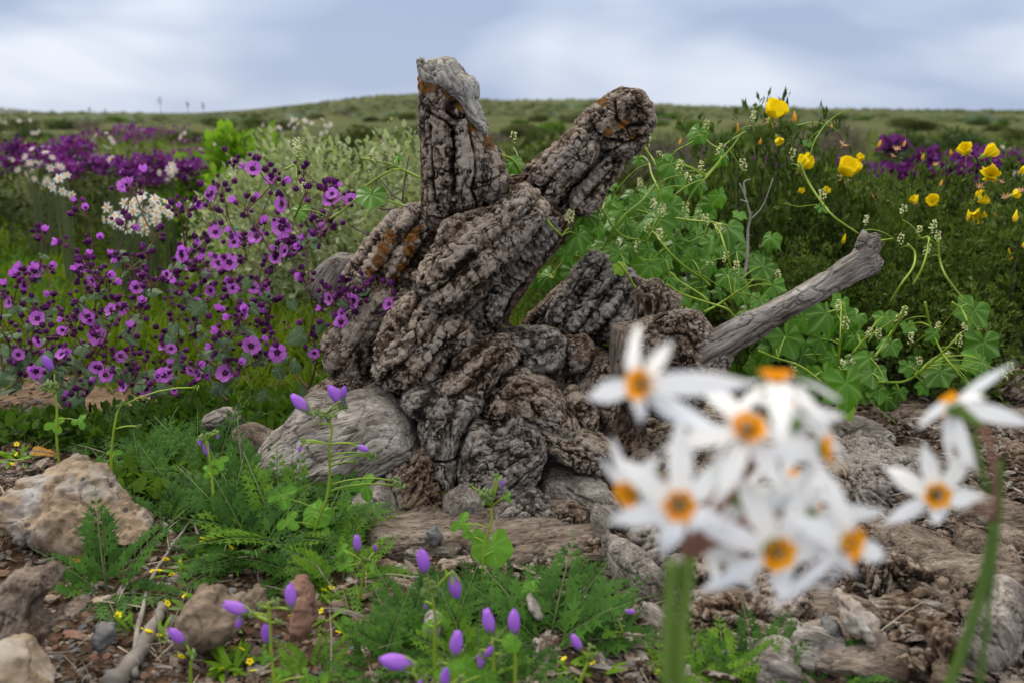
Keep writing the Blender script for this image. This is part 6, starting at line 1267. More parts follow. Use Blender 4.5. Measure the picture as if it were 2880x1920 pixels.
    ('rock', R(3, [(545, 425), (600, 395), (635, 410), (625, 450), (580, 462)]), .02, 'rock_tan', 'rock', 'pale stone half hidden in the herbs at the left', 'rock', {}),
    ('driftwood', R(3, [(295, 430), (330, 440), (375, 530), (390, 590), (350, 580), (310, 500)]), .016, 'wood', 'wood', 'grey stake like root standing above the big rock', 'driftwood', dict(ang=-70)),
    ('bark_piece', r4([(760, 1090), (700, 960), (740, 900), (790, 950), (800, 1060)]), .015, 'wood', 'wood', 'pale wood splinter between the low violet flowers', 'bark', dict(ang=60)),
    ('bark_piece', r4([(1360, 800), (1400, 780), (1460, 860), (1480, 930), (1420, 900)]), .015, 'wood', 'wood', 'grey wood splinter beside the ferny leaves at the bottom centre', 'bark', dict(ang=-55))]:
    a = dict(kw)
    if nm in ('driftwood', 'bark_slab', 'plank') or lb.startswith(('flat', 'crumpled grey', 'brown bark heap', 'dark wood')): a.setdefault('drape', T * .25); T = T * 1.15
    if kd == 'wood': a['lump'] = a.get('lump', 1) * 1.5
    piece(nm, pl, T, mt, kd, lb, ct, **a)
def stick(label, pts, r, mat='twig_grey', z=.008, name='twig', cat='twig', forks=()):
    w = []
    for (u, v) in pts: q = G(u, v); w.append(Vector((q.x, q.y, q.z + z + rnd(0, .004))))
    base = w[0].copy(); mb = MB(); c = crom(w, 5); n_ = len(c)
    mb.tube([q - base + Vector((rnd(-1, 1), rnd(-1, 1), rnd(-1, 1))) * r * .18 for q in c], [r * (1 - .6 * k / n_) * rnd(.88, 1.12) for k in range(n_)], 8)
    for fk in forks:
        w2 = [G(u, v) + Vector((0, 0, z + .004)) - base for u, v in fk]; mb.tube(crom(w2, 4), [r * .5 * (1 - .6 * k / (len(crom(w2, 4)))) for k in range(len(crom(w2, 4)))], 6)
    o = link(name, mb.mesh(name, [M[mat]]), None, base); return tag(o, label, cat)
random.seed(61)
stick('thick grey driftwood stick rising from the bottom edge at the left', r9([(690, 1640), (780, 1530), (870, 1420), (930, 1300), (975, 1190), (1000, 1130)]), .0115, name='driftwood_stick', cat='driftwood')
stick('long thin pale twig crossing the yellow flowered herbs', r9([(830, 1580), (838, 1350), (870, 1180), (930, 980), (1010, 840), (1090, 730), (1180, 610)]), .0035, forks=[r9([(1060, 750), (1110, 740), (1150, 738)])])
stick('thin forked grey twig in the herbs right of the big rock', r9([(1270, 890), (1240, 760), (1190, 640)]), .003)
stick('grey twig lying left of the herbs below the big rock', r9([(240, 870), (330, 850), (430, 825)]), .003)
stick('long pale grey twig lying across the debris at the lower right', r2([(2060, 795), (1900, 788), (1700, 785), (1560, 800), (1440, 825), (1350, 842)]), .0028)
stick('short pale twig under the long one at the lower right', r2([(1720, 850), (1600, 838), (1500, 830), (1420, 832)]), .0022)
stick('upright thin pale twig crossing the long one', r2([(1640, 860), (1645, 760), (1668, 630)]), .002)
stick('hooked white twig tip below the long twig', r2([(1380, 905), (1400, 870), (1420, 850)]), .002)
stick('brown stick standing beside the plank end', r2([(1465, 1230), (1490, 1140), (1520, 1060)]), .006, mat='twig')
stick('thin twig at the right edge over the debris', r7([(2352, 1020), (2280, 980), (2200, 930), (2140, 900)]), .0025)
stick('pale twig leaning at the foot of the stump', R(6, [(780, 1315), (900, 1240), (1000, 1185), (1060, 1160)]), .004)
stick('long grey curved root beside the thick green stems', r4([(2200, 1330), (2100, 1180), (2020, 1060), (1990, 980)]), .007, name='driftwood_stick', cat='driftwood')
stick('grey twig among the bottom herbs in the centre', r4([(1430, 1200), (1520, 1190), (1640, 1150)]), .004)
stick('dark stick at the lower right between bark and stones', r2([(1860, 700), (1880, 640), (1930, 570)]), .003)

# broken bark and wood lumps: eight detailed shapes, many copies
LUMP = []
for s_ in range(8):
    g = np.random.default_rng(200 + s_); n_ = 14; a_ = np.linspace(0, 2 * pi, n_, endpoint=False); r_ = 1 + .28 * g.normal(size=n_).clip(-1, 1)
    el = g.uniform(.32, .6); poly = [(1440 + 62 * r_[k] * cos(a_[k]), 1500 + 62 * el * r_[k] * sin(a_[k])) for k in range(n_)]
    V, Fc, c = inflate(poly, 1.2, .012, .0042, (0, 0), 3.0, .6); V, Nn, Fc = remesh(V, Fc, .0021); V = smooth_np(V, Fc, 2, .5); Nn = normals_np(V, Fc)
    kd = ['bark', 'fibre', 'wood', 'bark', 'fibre', 'wood', 'bark', 'wood'][s_]; V, at = surface(V, Nn, 1.2, kd, ang=0, ribc=tuple(c), lump=1.7, crack=1.3, rib=.003 if s_ in (0, 3) else 0, spacing=.012)
    V = V - V.mean(0); V = V[:, [0, 2, 1]] * [1, 1, -1]
    LUMP.append(mesh_np('bark_lump', V, Fc[:, ::-1] if False else Fc, [M[['bark', 'bark_brown', 'wood', 'bark_grey', 'bark', 'wood_dark', 'bark_brown', 'wood'][s_]]], attrs=at))
ln_ = ['ribbed brown bark lump', 'shredded dark brown bark lump', 'grey split wood lump', 'ribbed grey bark lump', 'shredded brown bark lump', 'dark split wood lump', 'cracked dark bark lump', 'pale frayed wood lump']
random.seed(66)
for k in range(120):
    i = random.randrange(8)
    if k < 88: u, v = rnd(1780, 2920), 1200 + 740 * rnd(0, 1) ** .85
    elif k < 108: u, v = rnd(1080, 1800), rnd(1440, 1680)
    else: u, v = rnd(0, 500), rnd(1180, 1300)
    q = G(u, v); s = rnd(.5, 1.35); zz = (-.03 if rnd(0, 1) > .5 else .01)
    o = link('bark_lump', LUMP[i], None, (q.x, q.y, q.z + .006 * s), (rnd(-.45, .45), rnd(-.35, .35), rnd(-.9, .9) + pi * (k % 2)), (s * rnd(.8, 1.5), s * rnd(.7, 1.1), s * rnd(.7, 1.3)))
    tag(o, ln_[i] + ' lying in the debris', 'bark', ln_[i] + 's in the debris')

# pebbles: twelve shapes, the largest in view as things, the rest as one gravel
def pebble(seed):
    g = np.random.default_rng(seed); me = bpy.data.meshes.new('t')
    import bmesh
    bm = bmesh.new(); bmesh.ops.create_icosphere(bm, subdivisions=1, radius=1); v = np.array([q.co[:] for q in bm.verts]); f = np.array([[q.index for q in fc.verts] for fc in bm.faces]); bm.free(); bpy.data.meshes.remove(me)
    s = g.uniform([.7, .6, .35], [1.25, 1., .6]); v = v * (1 + .22 * g.normal(size=(len(v), 1)).clip(-1.4, 1.4)) * s
    return v, f
PB = [pebble(s) for s in range(12)]
def chip(seed):
    g = np.random.default_rng(seed); L, W, H = g.uniform(.8, 1.6), g.uniform(.3, .6), g.uniform(.08, .22); n = 4; vs = []
    for i in range(n):
        t = i / (n - 1) * 2 - 1; w = W * (1 - .45 * t * t) * g.uniform(.75, 1.2); b_ = .22 * (1 - t * t) * g.uniform(.2, 1)
        for (y, z) in ((-w, 0), (-w * .6, H), (w * .5, H * g.uniform(.7, 1.5)), (w, 0), (0, -H)): vs.append((t * L + g.normal() * .05, y + g.normal() * .05, z + b_ + g.normal() * .03))
    fs = [(i * 5 + j, i * 5 + (j + 1) % 5, (i + 1) * 5 + (j + 1) % 5, (i + 1) * 5 + j) for i in range(n - 1) for j in range(5)]
    F3 = [(a, b, c) for a, b, c, d in fs] + [(a, c, d) for a, b, c, d in fs] + [(0, j + 1, j) for j in (1, 2, 3)] + [((n - 1) * 5, (n - 1) * 5 + j, (n - 1) * 5 + j + 1) for j in (1, 2, 3)]
    return np.array(vs), np.array(F3)
CH = [chip(s) for s in range(12)]
pm = ['rock_brown', 'rock_slate', 'rock_red', 'rock_brown', 'rock_tan', 'rock_brown', 'rock_slate', 'rock_brown', 'rock_red', 'rock_tan', 'quartz', 'rock_brown']
cmn = ['bark_grey', 'bark_brown', 'wood', 'bark', 'wood_dark', 'bark', 'bark_brown', 'wood_dark', 'bark', 'bark_brown', 'wood', 'wood_dark']
PBM = [mesh_np('pebble', v, f, [M[pm[i]]], smooth=False) for i, (v, f) in enumerate(PB)]
def chip_attr(v): return {'hgt': v[:, 2], 'lich': 0 * v[:, 0], 'ga': v[:, 0] * .02, 'gb': v[:, 1] * .02, 'gc': v[:, 2] * .02}
CHM = [mesh_np('chip', v, f, [M[cmn[i]]], smooth=False, attrs=chip_attr(v)) for i, (v, f) in enumerate(CH)]
g = np.random.default_rng(8); random.seed(8)
pnames = {'rock_brown': 'small brown stone lying on the gravel', 'rock_slate': 'small grey slate stone lying on the gravel', 'rock_red': 'small reddish stone lying on the gravel', 'rock_tan': 'small tan stone lying on the gravel', 'quartz': 'small white stone lying on the gravel'}
for k in range(290):
    i = random.randrange(12)
    if k < 230: u, v = rnd(-40, 1500), 1420 + 520 * rnd(0, 1) ** .7
    else: u, v = rnd(1600, 2900), rnd(1400, 1930)
    q = G(u, v); s = rnd(.0045, .012) * (1.25 if rnd(0, 1) > .85 else .9); lb = pnames[pm[i]]
    tag(link('pebble', PBM[i], None, (q.x, q.y, q.z + s * .12), (rnd(-.3, .3), rnd(-.3, .3), rnd(0, 6)), s), lb, 'stone', lb.replace('stone', 'stones'))
cn = {'bark_grey': 'grey bark', 'bark_brown': 'dark brown bark', 'wood': 'grey wood', 'bark': 'brown grey bark', 'wood_dark': 'dark wood'}
for k in range(290):
    i = random.randrange(12)
    if k < 230: u, v = rnd(1650, 2920), 1190 + 740 * rnd(0, 1) ** .8
    elif k < 260: u, v = rnd(0, 900), rnd(1180, 1420)
    else: u, v = rnd(900, 1700), rnd(1500, 1750)
    q = G(u, v); s = rnd(.010, .024) * (1 if q.y > 1 else .8); lb = 'small chip of %s lying in the debris' % cn[cmn[i]]
    tag(link('bark_chip', CHM[i], None, (q.x, q.y, q.z + s * .15), (rnd(-.5, .5), rnd(-.5, .5), rnd(0, 6)), s), lb, 'bark chip', lb.replace('chip', 'chips', 1))
def scatter(name, n, base, mats, sz, fn, seed, dens=None, raise_=.0):
    g = np.random.default_rng(seed); X, Y = fn(g, n)
    if dens is not None:
        k = fbm(np.stack([X * 5, Y * 5, 0 * X], 1), 2, seed) > dens; X, Y = X[k], Y[k]; n = len(X)
    Z = gz(X, Y); Vs, Fs, Ms, At, b = [], [], [], [], 0; idx = g.integers(0, 12, n)
    for i in range(12):
        k = idx == i; m_ = k.sum(); v, f = base[i]
        if not m_: continue
        D = np.stack([g.normal(size=m_), g.normal(size=m_), .25 * g.normal(size=m_)], 1); s = sz * g.uniform(.4, 1.2, m_) ** 1.2
        V, Fc = spread(v, f, np.stack([X[k], Y[k], Z[k] + s * .2 + raise_ * g.random(m_)], 1), D, g.uniform(-.5, .5, m_), s); Vs.append(V); Fs.append(Fc + b); b += len(V); Ms.append(np.full(len(Fc), i))
    V = np.concatenate(Vs)
    return tag(link(name, mesh_np(name, V, np.concatenate(Fs), [M[q] for q in mats], np.concatenate(Ms), smooth=False, attrs={'hgt': 0 * V[:, 0], 'lich': 0 * V[:, 0], 'ga': V[:, 0], 'gb': V[:, 1], 'gc': V[:, 2]})), kind='stuff')
def fan(y0, y1, a0, a1, pw=1.):
    def f_(g, n): Y = y0 + (y1 - y0) * g.random(n) ** pw; return g.uniform(a0, a1, n) * Y, Y
    return f_
scatter('gravel', 11000, PB, pm, .0048, fan(.72, 1.5, -.6, .62, 1.0), 71)
scatter('gravel', 6000, PB, pm, .007, fan(1.3, 2.3, -.6, .3, 1.0), 72, -.2)
scatter('bark_litter', 9000, CH, cmn, .0105, fan(.72, 2.0, .02, .62, .9), 73, -.6, .012)
scatter('bark_litter', 3500, CH, cmn, .008, fan(.8, 1.8, -.6, .1, 1.), 74, -.1, .006)
# straw and thin stems lying about
g = np.random.default_rng(9); n = 1500; Y = g.uniform(.75, 2, n); X = g.uniform(-.6, .62, n) * Y
D = np.stack([g.normal(size=n), g.normal(size=n), .22 * np.abs(g.normal(size=n))], 1)
M['straw'] = plainmat('straw', (.12, .09, .06), (.42, .36, .28), rough=.8)
tag(link('straw', mesh_np('straw', *spread(np.array([[-.012, 0, 0], [.012, 0, 0], [.01, .5, .04], [-.01, .5, .04], [0, 1, 0]]), T_BLADE[1], np.stack([X, Y, gz(X, Y) + .006], 1), D, g.uniform(-1, 1, n), .07 * g.uniform(.3, 1.2, n)), [M['straw']])), kind='stuff')
# ================================================================ HERBS OF THE FOREGROUND
M['fern'] = leafmat('filaree_leaf', (.010, .038, .006), (.055, .14, .018), trans=.25, rough=.55, scale=20)
M['fern2'] = leafmat('bright_filaree_leaf', (.03, .09, .008), (.12, .24, .02), trans=.35, rough=.55, scale=20)
M['mallow'] = leafmat('lobed_leaf', (.04, .13, .012), (.13, .30, .03), vein=(.20, .40, .08), trans=.35, rough=.5, scale=20)
M['linear'] = leafmat('narrow_leaf', (.035, .10, .006), (.15, .29, .018), trans=.3, rough=.45, scale=20)
M['rusty'] = leafmat('rusty_leaf', (.30, .10, .02), (.55, .28, .06), trans=.3, rough=.6)
M['violet'] = leafmat('violet_closed_petal', (.24, .07, .46), (.50, .22, .76), trans=.35, rough=.75, scale=60, tcol=(.5, .2, .9))
M['hairy'] = leafmat('hairy_calyx', (.10, .17, .05), (.24, .33, .12), trans=.2, rough=.8)
M['fstem'] = plainmat('fern_stem', (.05, .10, .02), (.12, .18, .05))
def fern_leaf(seed, mat, pairs=11):
    random.seed(seed); mb = MB()
    for k in range(pairs):
        t = .14 + .84 * k / (pairs - 1); L = .27 * sin(pi * min(1, .25 + t * .8)) * rnd(.85, 1.15)
        for s_ in (-1, 1):
            a0 = radians(58 - 18 * t); bx_, by_ = 0, t
            pts = [(0, 0)]; lob = [(.0, .0), (.22, .05), (.42, .28), (.42, .07), (.72, .26), (.66, .06), (1.0, .02), (.70, -.05), (.74, -.22), (.46, -.06), (.44, -.24), (.24, -.05)]
            vs = [(0, .0, 0)] + [(x, y, .06 * sin(x * 3)) for x, y in lob[1:]]
            c, q = cos(a0), sin(a0); out_ = []
            for x, y, z in vs:
                X_ = (x * q + y * c) * L * s_; Y_ = (x * c - y * q) * L; out_.append((bx_ + X_, by_ + Y_, z * L + .05 * abs(X_) - .55 * (by_ + Y_) ** 2 * .5))
            ctr = len(out_); cx_ = sum(p[0] for p in out_) / ctr; cy_ = sum(p[1] for p in out_) / ctr; cz_ = sum(p[2] for p in out_) / ctr + .01
            out_.append((cx_, cy_, cz_)); mb.add(out_, [(j, (j + 1) % ctr, ctr) for j in range(ctr)], 0)
    mb.tube([(0, t, -.275 * t * t) for t in (0, .3, .6, 1.0)], [.012, .010, .007, .004], 4, 1)
    return mb.mesh('fern_leaf', [M[mat], M['fstem']])
FN = [fern_leaf(s, 'fern') for s in (1, 2, 3)] + [fern_leaf(4, 'fern2'), fern_leaf(5, 'fern2')]
FNR = fern_leaf(6, 'rusty')
ML = [polar_leaf('lobed_leaf', mallow, [M['mallow']], rings=5, na=44, bend=.2, cup=.12, wav=.05, seed=s) for s in (1, 2)]
PL = [polar_leaf('palmate_leaf', palmate, [M['mallow']], rings=4, na=48, bend=.2, cup=.10, wav=.06, seed=s) for s in (3, 4)]
LINL = petal('narrow_leaf', M['linear'], 1, .17, nl=6, nw=2, tipw=.3, curl=-.25, fold=.3, base=.35, maxat=.65)
def lay(e, name, me, p, d, nrm, sz):
    z = Vector(nrm).normalized(); y = Vector(d) - z * Vector(d).dot(z); y.normalize(); x = y.cross(z)
    return link(name, me, e, p, Matrix((x, y, z)).transposed().to_quaternion(), sz)
FERN_LAB = []
def rosette(u, v, h, n, label, kinds=None, name='filaree_plant', up=1.0, spreadf=1.):
    q = G(u, v); e = empty(name, q, 0, label, 'plant'); kinds = kinds or FN[:3]
    for k in range(n):
        a = 2 * pi * k / n + rnd(-.4, .4); el = rnd(.35, 1.25) * up; d = Vector((cos(a) * cos(el), sin(a) * cos(el) - .15, sin(el))); L = h * rnd(.65, 1.1)
        nrm = Vector((-cos(a) * sin(el), -sin(a) * sin(el) - .5, cos(el) + .15))
        lay(e, 'leaf', random.choice(kinds), Vector((cos(a), sin(a), 0)) * .006 * spreadf, d, nrm, L)
    return e
random.seed(91)
for u, v, h, n, kd, lb in [
    (420, 1290, .10, 9, 0, 'ferny herb just above the right end of the big rock'), (560, 1310, .12, 10, 0, 'ferny herb below the low purple flowers'), (660, 1420, .13, 10, 0, 'dense ferny herb left of the grey knob'), (790, 1530, .15, 12, 1, 'bright ferny herb in front of the grey knob'),
    (640, 1520, .10, 9, 0, 'ferny herb in the middle of the left herb patch'), (900, 1500, .12, 10, 0, 'dark ferny herb at the foot of the grey knob'), (720, 1560, .15, 11, 0, 'tall ferny herb front of the left herb patch'), (500, 1400, .10, 9, 0, 'ferny herb right of the big rock'), (330, 1270, .09, 8, 0, 'small ferny herb above the big rock'),
    (960, 1640, .10, 10, 1, 'bright ferny herb below the pale split foot'), (180, 1250, .08, 7, 0, 'ferny herb at the left edge above the big rock'), (770, 1370, .10, 9, 0, 'ferny herb touching the left side of the grey knob'), (580, 1230, .08, 7, 0, 'ferny herb between the purple stems'),
    (300, 1670, .12, 8, 0, 'ferny herb standing in front of the big tan rock'), (1540, 1820, .14, 14, 0, 'big dark ferny herb at the bottom centre'), (1600, 1700, .09, 9, 0, 'dark ferny herb right of the bottom centre'), (1250, 1840, .10, 9, 0, 'dark ferny herb under the violet flowers'), (1330, 1780, .08, 8, 0, 'small ferny herb among the violet flowers'),
    (1420, 1700, .09, 8, 0, 'ferny herb left of the light green round leaf'), (1720, 1780, .07, 7, 0, 'ferny sprig left of the thick green stems'), (1150, 1760, .08, 8, 0, 'ferny herb left of the lowest violet flowers'), (2040, 1930, .085, 11, 1, 'ferny herb at the bottom right of the green stems'), (2130, 1925, .085, 10, 0, 'second ferny herb at the bottom right of the green stems'),
    (2330, 1950, .08, 10, 0, 'ferny herb at the bottom edge below the plank'), (1950, 1940, .07, 9, 1, 'bright herb beside the foot of the green stems'), (1820, 1660, .06, 6, 0, 'tiny ferny sprig on the grey root'), (1060, 1900, .08, 9, 0, 'ferny herb at the bottom edge under the large violet flower'), (1450, 1950, .07, 9, 0, 'ferny herb at the bottom edge in the centre'),
    (860, 1620, .09, 8, 0, 'low ferny herb right of the herb patch'), (240, 1350, .05, 6, 0, 'small herb sprouting behind the big rock'), (60, 1230, .08, 8, 0, 'dark herb at the far left below the purple flowers'), (300, 1200, .08, 8, 1, 'bright herb under the purple flowers at the left'), (470, 1215, .09, 9, 0, 'herb under the dense purple buds'), (700, 1260, .10, 9, 0, 'herb between the purple stems and the grey knob'),
    (400, 1360, .12, 10, 0, 'tall dark herb at the upper right of the big rock'), (600, 1360, .13, 10, 0, 'tall herb in the middle of the dense left patch'), (840, 1440, .11, 10, 0, 'dark herb leaning on the front of the grey knob'), (460, 1480, .09, 9, 0, 'dark herb at the right tip of the big rock'), (700, 1480, .15, 12, 0, 'tallest dark herb of the left patch'),
    (1140, 1860, .09, 9, 0, 'dark herb left of the largest violet flower'), (1340, 1900, .09, 10, 1, 'bright herb between the two middle violet flowers'), (1250, 1740, .08, 8, 0, 'dark herb behind the second violet flower'), (880, 1900, .06, 8, 1, 'bright herb on the gravel at the bottom')]:
    rosette(u, v, h, n, lb, FN[3:] if kd else FN[:3])
for u, v, L, dx_, lb in [(80, 1300, .05, 1, 'rusty orange dried leaf at the left edge above the big rock'), (440, 1400, .045, -1, 'orange tinged dry leaf leaning in the herbs right of the big rock'), (175, 1605, .05, 1, 'rusty dry leaf below the big rock'), (1060, 1530, .035, 1, 'tan dry leaf at the pale split foot'), (575, 1520, .045, .6, 'reddish dry leaf by the forked twig')]:
    q = G(u, v); o = lay(None, 'dry_leaf', FNR, q + Vector((0, 0, .02)), (dx_, -.1, .15), (0, -.6, 1), L); tag(o, lb, 'leaf')
# small yellow-flowered herbs
def yflower():
    mb = MB()
    for k in range(5):
        a = k * 2 * pi / 5; c, s_ = cos(a), sin(a); mb.add([(x * c - y * s_, x * s_ + y * c, z) for x, y, z in [(.2, -.12, .05), (.6, -.42, .15), (1, -.2, .1), (1, .2, .1), (.6, .42, .15), (.2, .12, .05)]], [(0, 1, 2, 3, 4, 5)], 0)
    mb.tube([(0, 0, -.5), (0, 0, 0), (0, 0, .1)], [.1, .28, .2], 6, 1)
    return mb.mesh('small_yellow_flower', [M['yellow'], M['linear']])
YF = yflower()
def yherb(u, v, n, nf, L, label):
    q = G(u, v); e = empty('yellow_flower_herb', q, 0, label, 'plant')
    for k in range(n):
        a = rnd(0, 2 * pi); el = rnd(.15, 1.2); d = Vector((cos(a) * cos(el), sin(a) * cos(el) - .2, sin(el)))
        lay(e, 'leaf', LINL, Vector((rnd(-1, 1), rnd(-1, 1), rnd(0, .6))) * .012, d, Vector((-cos(a) * sin(el), -sin(a) * sin(el) - .4, cos(el) + .2)), L * rnd(.6, 1.2))
    for k in range(nf):
        a = rnd(0, 2 * pi); r = rnd(.3, 1.1) * L; p = Vector((cos(a) * r, sin(a) * r * .8 - .01, rnd(.3, .9) * L)); mb = None
        link('flower', YF, e, p, (rnd(.2, 1.0), rnd(-.4, .4), rnd(0, 6)), rnd(.0032, .0048))
random.seed(92)
for u, v, n, nf, L, lb in [(600, 1560, 18, 5, .028, 'narrow leaved herb with tiny yellow flowers where the twig forks'), (560, 1720, 20, 3, .03, 'narrow leaved herb left of the pale brown rock'), (470, 1800, 14, 4, .028, 'narrow leaved herb with a yellow flower beside the long twig'), (640, 1890, 22, 3, .032, 'yellow flowered herb at the bottom left beside the thick stick'), (560, 1830, 16, 3, .028, 'yellow flowered herb below the pale brown rock'),
        (350, 1770, 8, 2, .025, 'small yellow flowered herb left of the slate chip'), (890, 1760, 14, 4, .025, 'yellow flowered herb under the reddish stone'), (1300, 1700, 20, 2, .035, 'grass like herb right of the second violet flower'), (1240, 1790, 20, 2, .032, 'grass like herb between the violet flowers'), (60, 1300, 16, 4, .035, 'yellow flowered herb at the left edge'), (130, 1260, 14, 2, .035, 'narrow leaved herb at the left edge above the rusty leaf'),
        (540, 1440, 14, 5, .028, 'yellow flowered herb at the right end of the big rock'), (690, 1860, 16, 2, .03, 'bright narrow leaved herb at the bottom left centre'), (500, 1620, 16, 4, .025, 'yellow flowered herb in the middle of the gravel'), (570, 1600, 18, 3, .025, 'dense narrow leaved herb below the forked twig'), (760, 1500, 10, 4, .02, 'tiny yellow flowers under the bright ferny herb'), (620, 1780, 14, 3, .025, 'yellow flowered herb touching the pale brown rock'),
        (1590, 1900, 14, 1, .03, 'narrow leaved herb at the bottom edge left of the green stems'), (1370, 1860, 18, 2, .03, 'green herb under the row of violet flowers'), (1690, 1900, 14, 1, .028, 'small herb right of the bottom violet bud'), (1890, 1900, 18, 1, .03, 'hairy green herb touching the thick green stems'), (930, 1680, 12, 2, .022, 'small herb below the pale split foot'), (1000, 1790, 10, 1, .02, 'small herb on the gravel under the violet flowers'), (2330, 1900, 8, 2, .02, 'yellow flower at the bottom edge below the plank'), (90, 1440, 6, 2, .02, 'tiny yellow herb beside the big rock')]:
    yherb(u, v, n, nf, L, lb)
# closed violet flowers on hairy stems
def vflower(seed, opn=.0):
    random.seed(seed); mb = MB(); n = 15
    prof = [(0, .09), (.1, .16), (.25, .21), (.45, .235), (.65, .225), (.82, .17), (.95, .09 + opn), (1.0, .03 + opn)]
    vs = []
    for i, (t, r) in enumerate(prof):
        for j in range(n):
            a = 2 * pi * j / n + t * .7; q = (j % 3) / 3.; rr = r * (1 + .16 * (q - .33) * (t > .1)); vs.append((rr * cos(a), rr * sin(a), t + (.06 * cos(a * 2.5) if i == len(prof) - 1 else 0)))
    mb.add(vs, [(i * n + j, i * n + (j + 1) % n, (i + 1) * n + (j + 1) % n, (i + 1) * n + j) for i in range(len(prof) - 1) for j in range(n)], 0)
    mb.add([vs[(len(prof) - 1) * n + j] for j in range(n)] + [(0, 0, .93)], [(j, (j + 1) % n, n) for j in range(n)], 0)
    for k in range(5):
        a = k * 2 * pi / 5; mb.add([(cos(a - .6) * .12, sin(a - .6) * .12, -.06), (cos(a + .6) * .12, sin(a + .6) * .12, -.06), (cos(a + .3) * .24, sin(a + .3) * .24, .17), (cos(a) * .27, sin(a) * .27, .36), (cos(a - .3) * .24, sin(a - .3) * .24, .17)], [(0, 1, 2, 4), (4, 2, 3)], 1)
    mb.tube([(0, 0, -.2), (0, 0, -.08), (0, 0, .02)], [.05, .12, .14], 6, 1)
    return mb.mesh('violet_flower', [M['violet'], M['hairy']])
VF = [vflower(1), vflower(2, .06), vflower(3, .02)]
def hairybud(seed):
    random.seed(seed); mb = MB()
    for k in range(7):
        a = rnd(0, 6.28); c = Vector((cos(a) * rnd(.2, .8), sin(a) * rnd(.2, .8), rnd(-.6, .6)))
        mb.tube([c - Vector((0, 0, .45)), c - Vector((0, 0, .2)), c + Vector((0, 0, .15)), c + Vector((0, 0, .5))], [.08, .36, .32, .04], 6, 0)
        for j in range(5): d = Vector((random.gauss(0, 1), random.gauss(0, 1), random.gauss(0, 1))).normalized(); mb.add([c + d * .3, c + d * .3 + Vector((.03, 0, .03)), c + d * .62], [(0, 1, 2)], 0)
    return mb.mesh('bud_cluster', [M['hairy']])
HB = [hairybud(1), hairybud(2)]
def vplant(label, Y, rg, stem, fls, buds, leaves=(), base=None, r=.0017):
    s = R(rg, [(0, 0), (1, 0)]); s = s[1][0] - s[0][0]
    top = [P(u, v, Y) for u, v in R(rg, stem)]; bp_ = top[0]; g0 = gz1(bp_.x, Y); org = Vector((bp_.x, Y, g0))
    e = empty('violet_flower_plant', org, 0, label, 'flowering plant'); mb = MB()
    pts = [Vector((bp_.x, Y + .0, g0 - .005))] + [q for q in top if q.z > g0 + .004]
    if len(pts) < 3: pts = [pts[0], pts[0].lerp(pts[-1], .5), pts[-1]]
    c = [q - org for q in crom(pts, 4)]; mb.tube(c, [r * (1.25 - .5 * k / len(c)) for k in range(len(c))], 6)
    def con(p, rr=.0012):
        near = min(c, key=lambda q: (q - p).length + (.1 if q.z > p.z else 0)); 
        if near.z > p.z and len(c) > 2: pass
        mid = near.lerp(p, .5) + Vector((0, 0, .15 * (near - p).length)); mb.tube(bez(near, mid, p, 5), rr, 5)
    for x, y, L, dx_, dz_ in fls:
        u, v = R(rg, [(x, y)])[0]; d = Vector((dx_, rnd(-.35, .1), dz_)).normalized(); sz = 1.15 * L * s / 2800 * Y; ctr = P(u, v, Y + rnd(-.01, .01)); b = ctr - d * sz * .5 - org
        link('flower', random.choice(VF), e, b, d.to_track_quat('Z', 'Y').to_euler(), sz); con(b - d * sz * .15)
    for x, y, rr in buds:
        u, v = R(rg, [(x, y)])[0]; p = P(u, v, Y) - org; link('bud_cluster', random.choice(HB), e, p, (rnd(-.4, .4), rnd(-.4, .4), rnd(0, 6)), rr * s / 2800 * Y); con(p)
    for x, y, rr, kd, rl in leaves:
        u, v = R(rg, [(x, y)])[0]; p = P(u, v, Y + rnd(-.02, .02)) - org; p.z = max(p.z, .004); nrm = Vector((rnd(-.3, .3), -.75, rnd(.5, 1.))); q = face(None, nrm, rl)
        link('leaf', (ML if kd == 0 else PL)[random.randrange(2)], e, p - (q @ Vector((0, .3, 0))) * rr * s / 2800 * Y, q, rr * s / 2800 * Y * 1.1); con(p, .0008)
    link('stem', mb.mesh('stem', [M['gstem']]), e); return e
random.seed(93)
vplant('tall violet flowered plant standing before the grey knob', 1.18, 3, [(1420, 960), (1450, 850), (1500, 720), (1515, 600), (1510, 500), (1525, 400), (1500, 330)],
       [(1378, 282, 100, -.7, .75), (1545, 245, 105, -.6, .8), (1578, 232, 60, .25, 1), (1500, 345, 36, -.2, .8), (1665, 488, 55, .9, -.35), (1378, 490, 34, -.3, -.8)],
       [(1455, 320, 16), (1480, 345, 18), (1510, 350, 18), (1560, 300, 14), (1390, 455, 15), (1640, 470, 14), (1700, 520, 22), (1720, 530, 20), (1820, 640, 24), (1845, 665, 22), (1470, 380, 14), (1540, 340, 14), (1635, 550, 14)],
       [(1580, 830, 95, 0, .5), (1360, 985, 90, 1, .9), (1440, 800, 80, 0, -.5), (1660, 660, 75, 1, -1.6), (1300, 720, 75, 1, .5), (1520, 900, 60, 0, .2), (1400, 900, 60, 1, .4), (1470, 1110, 60, 1, -1.2), (1335, 830, 60, 1, .8)])
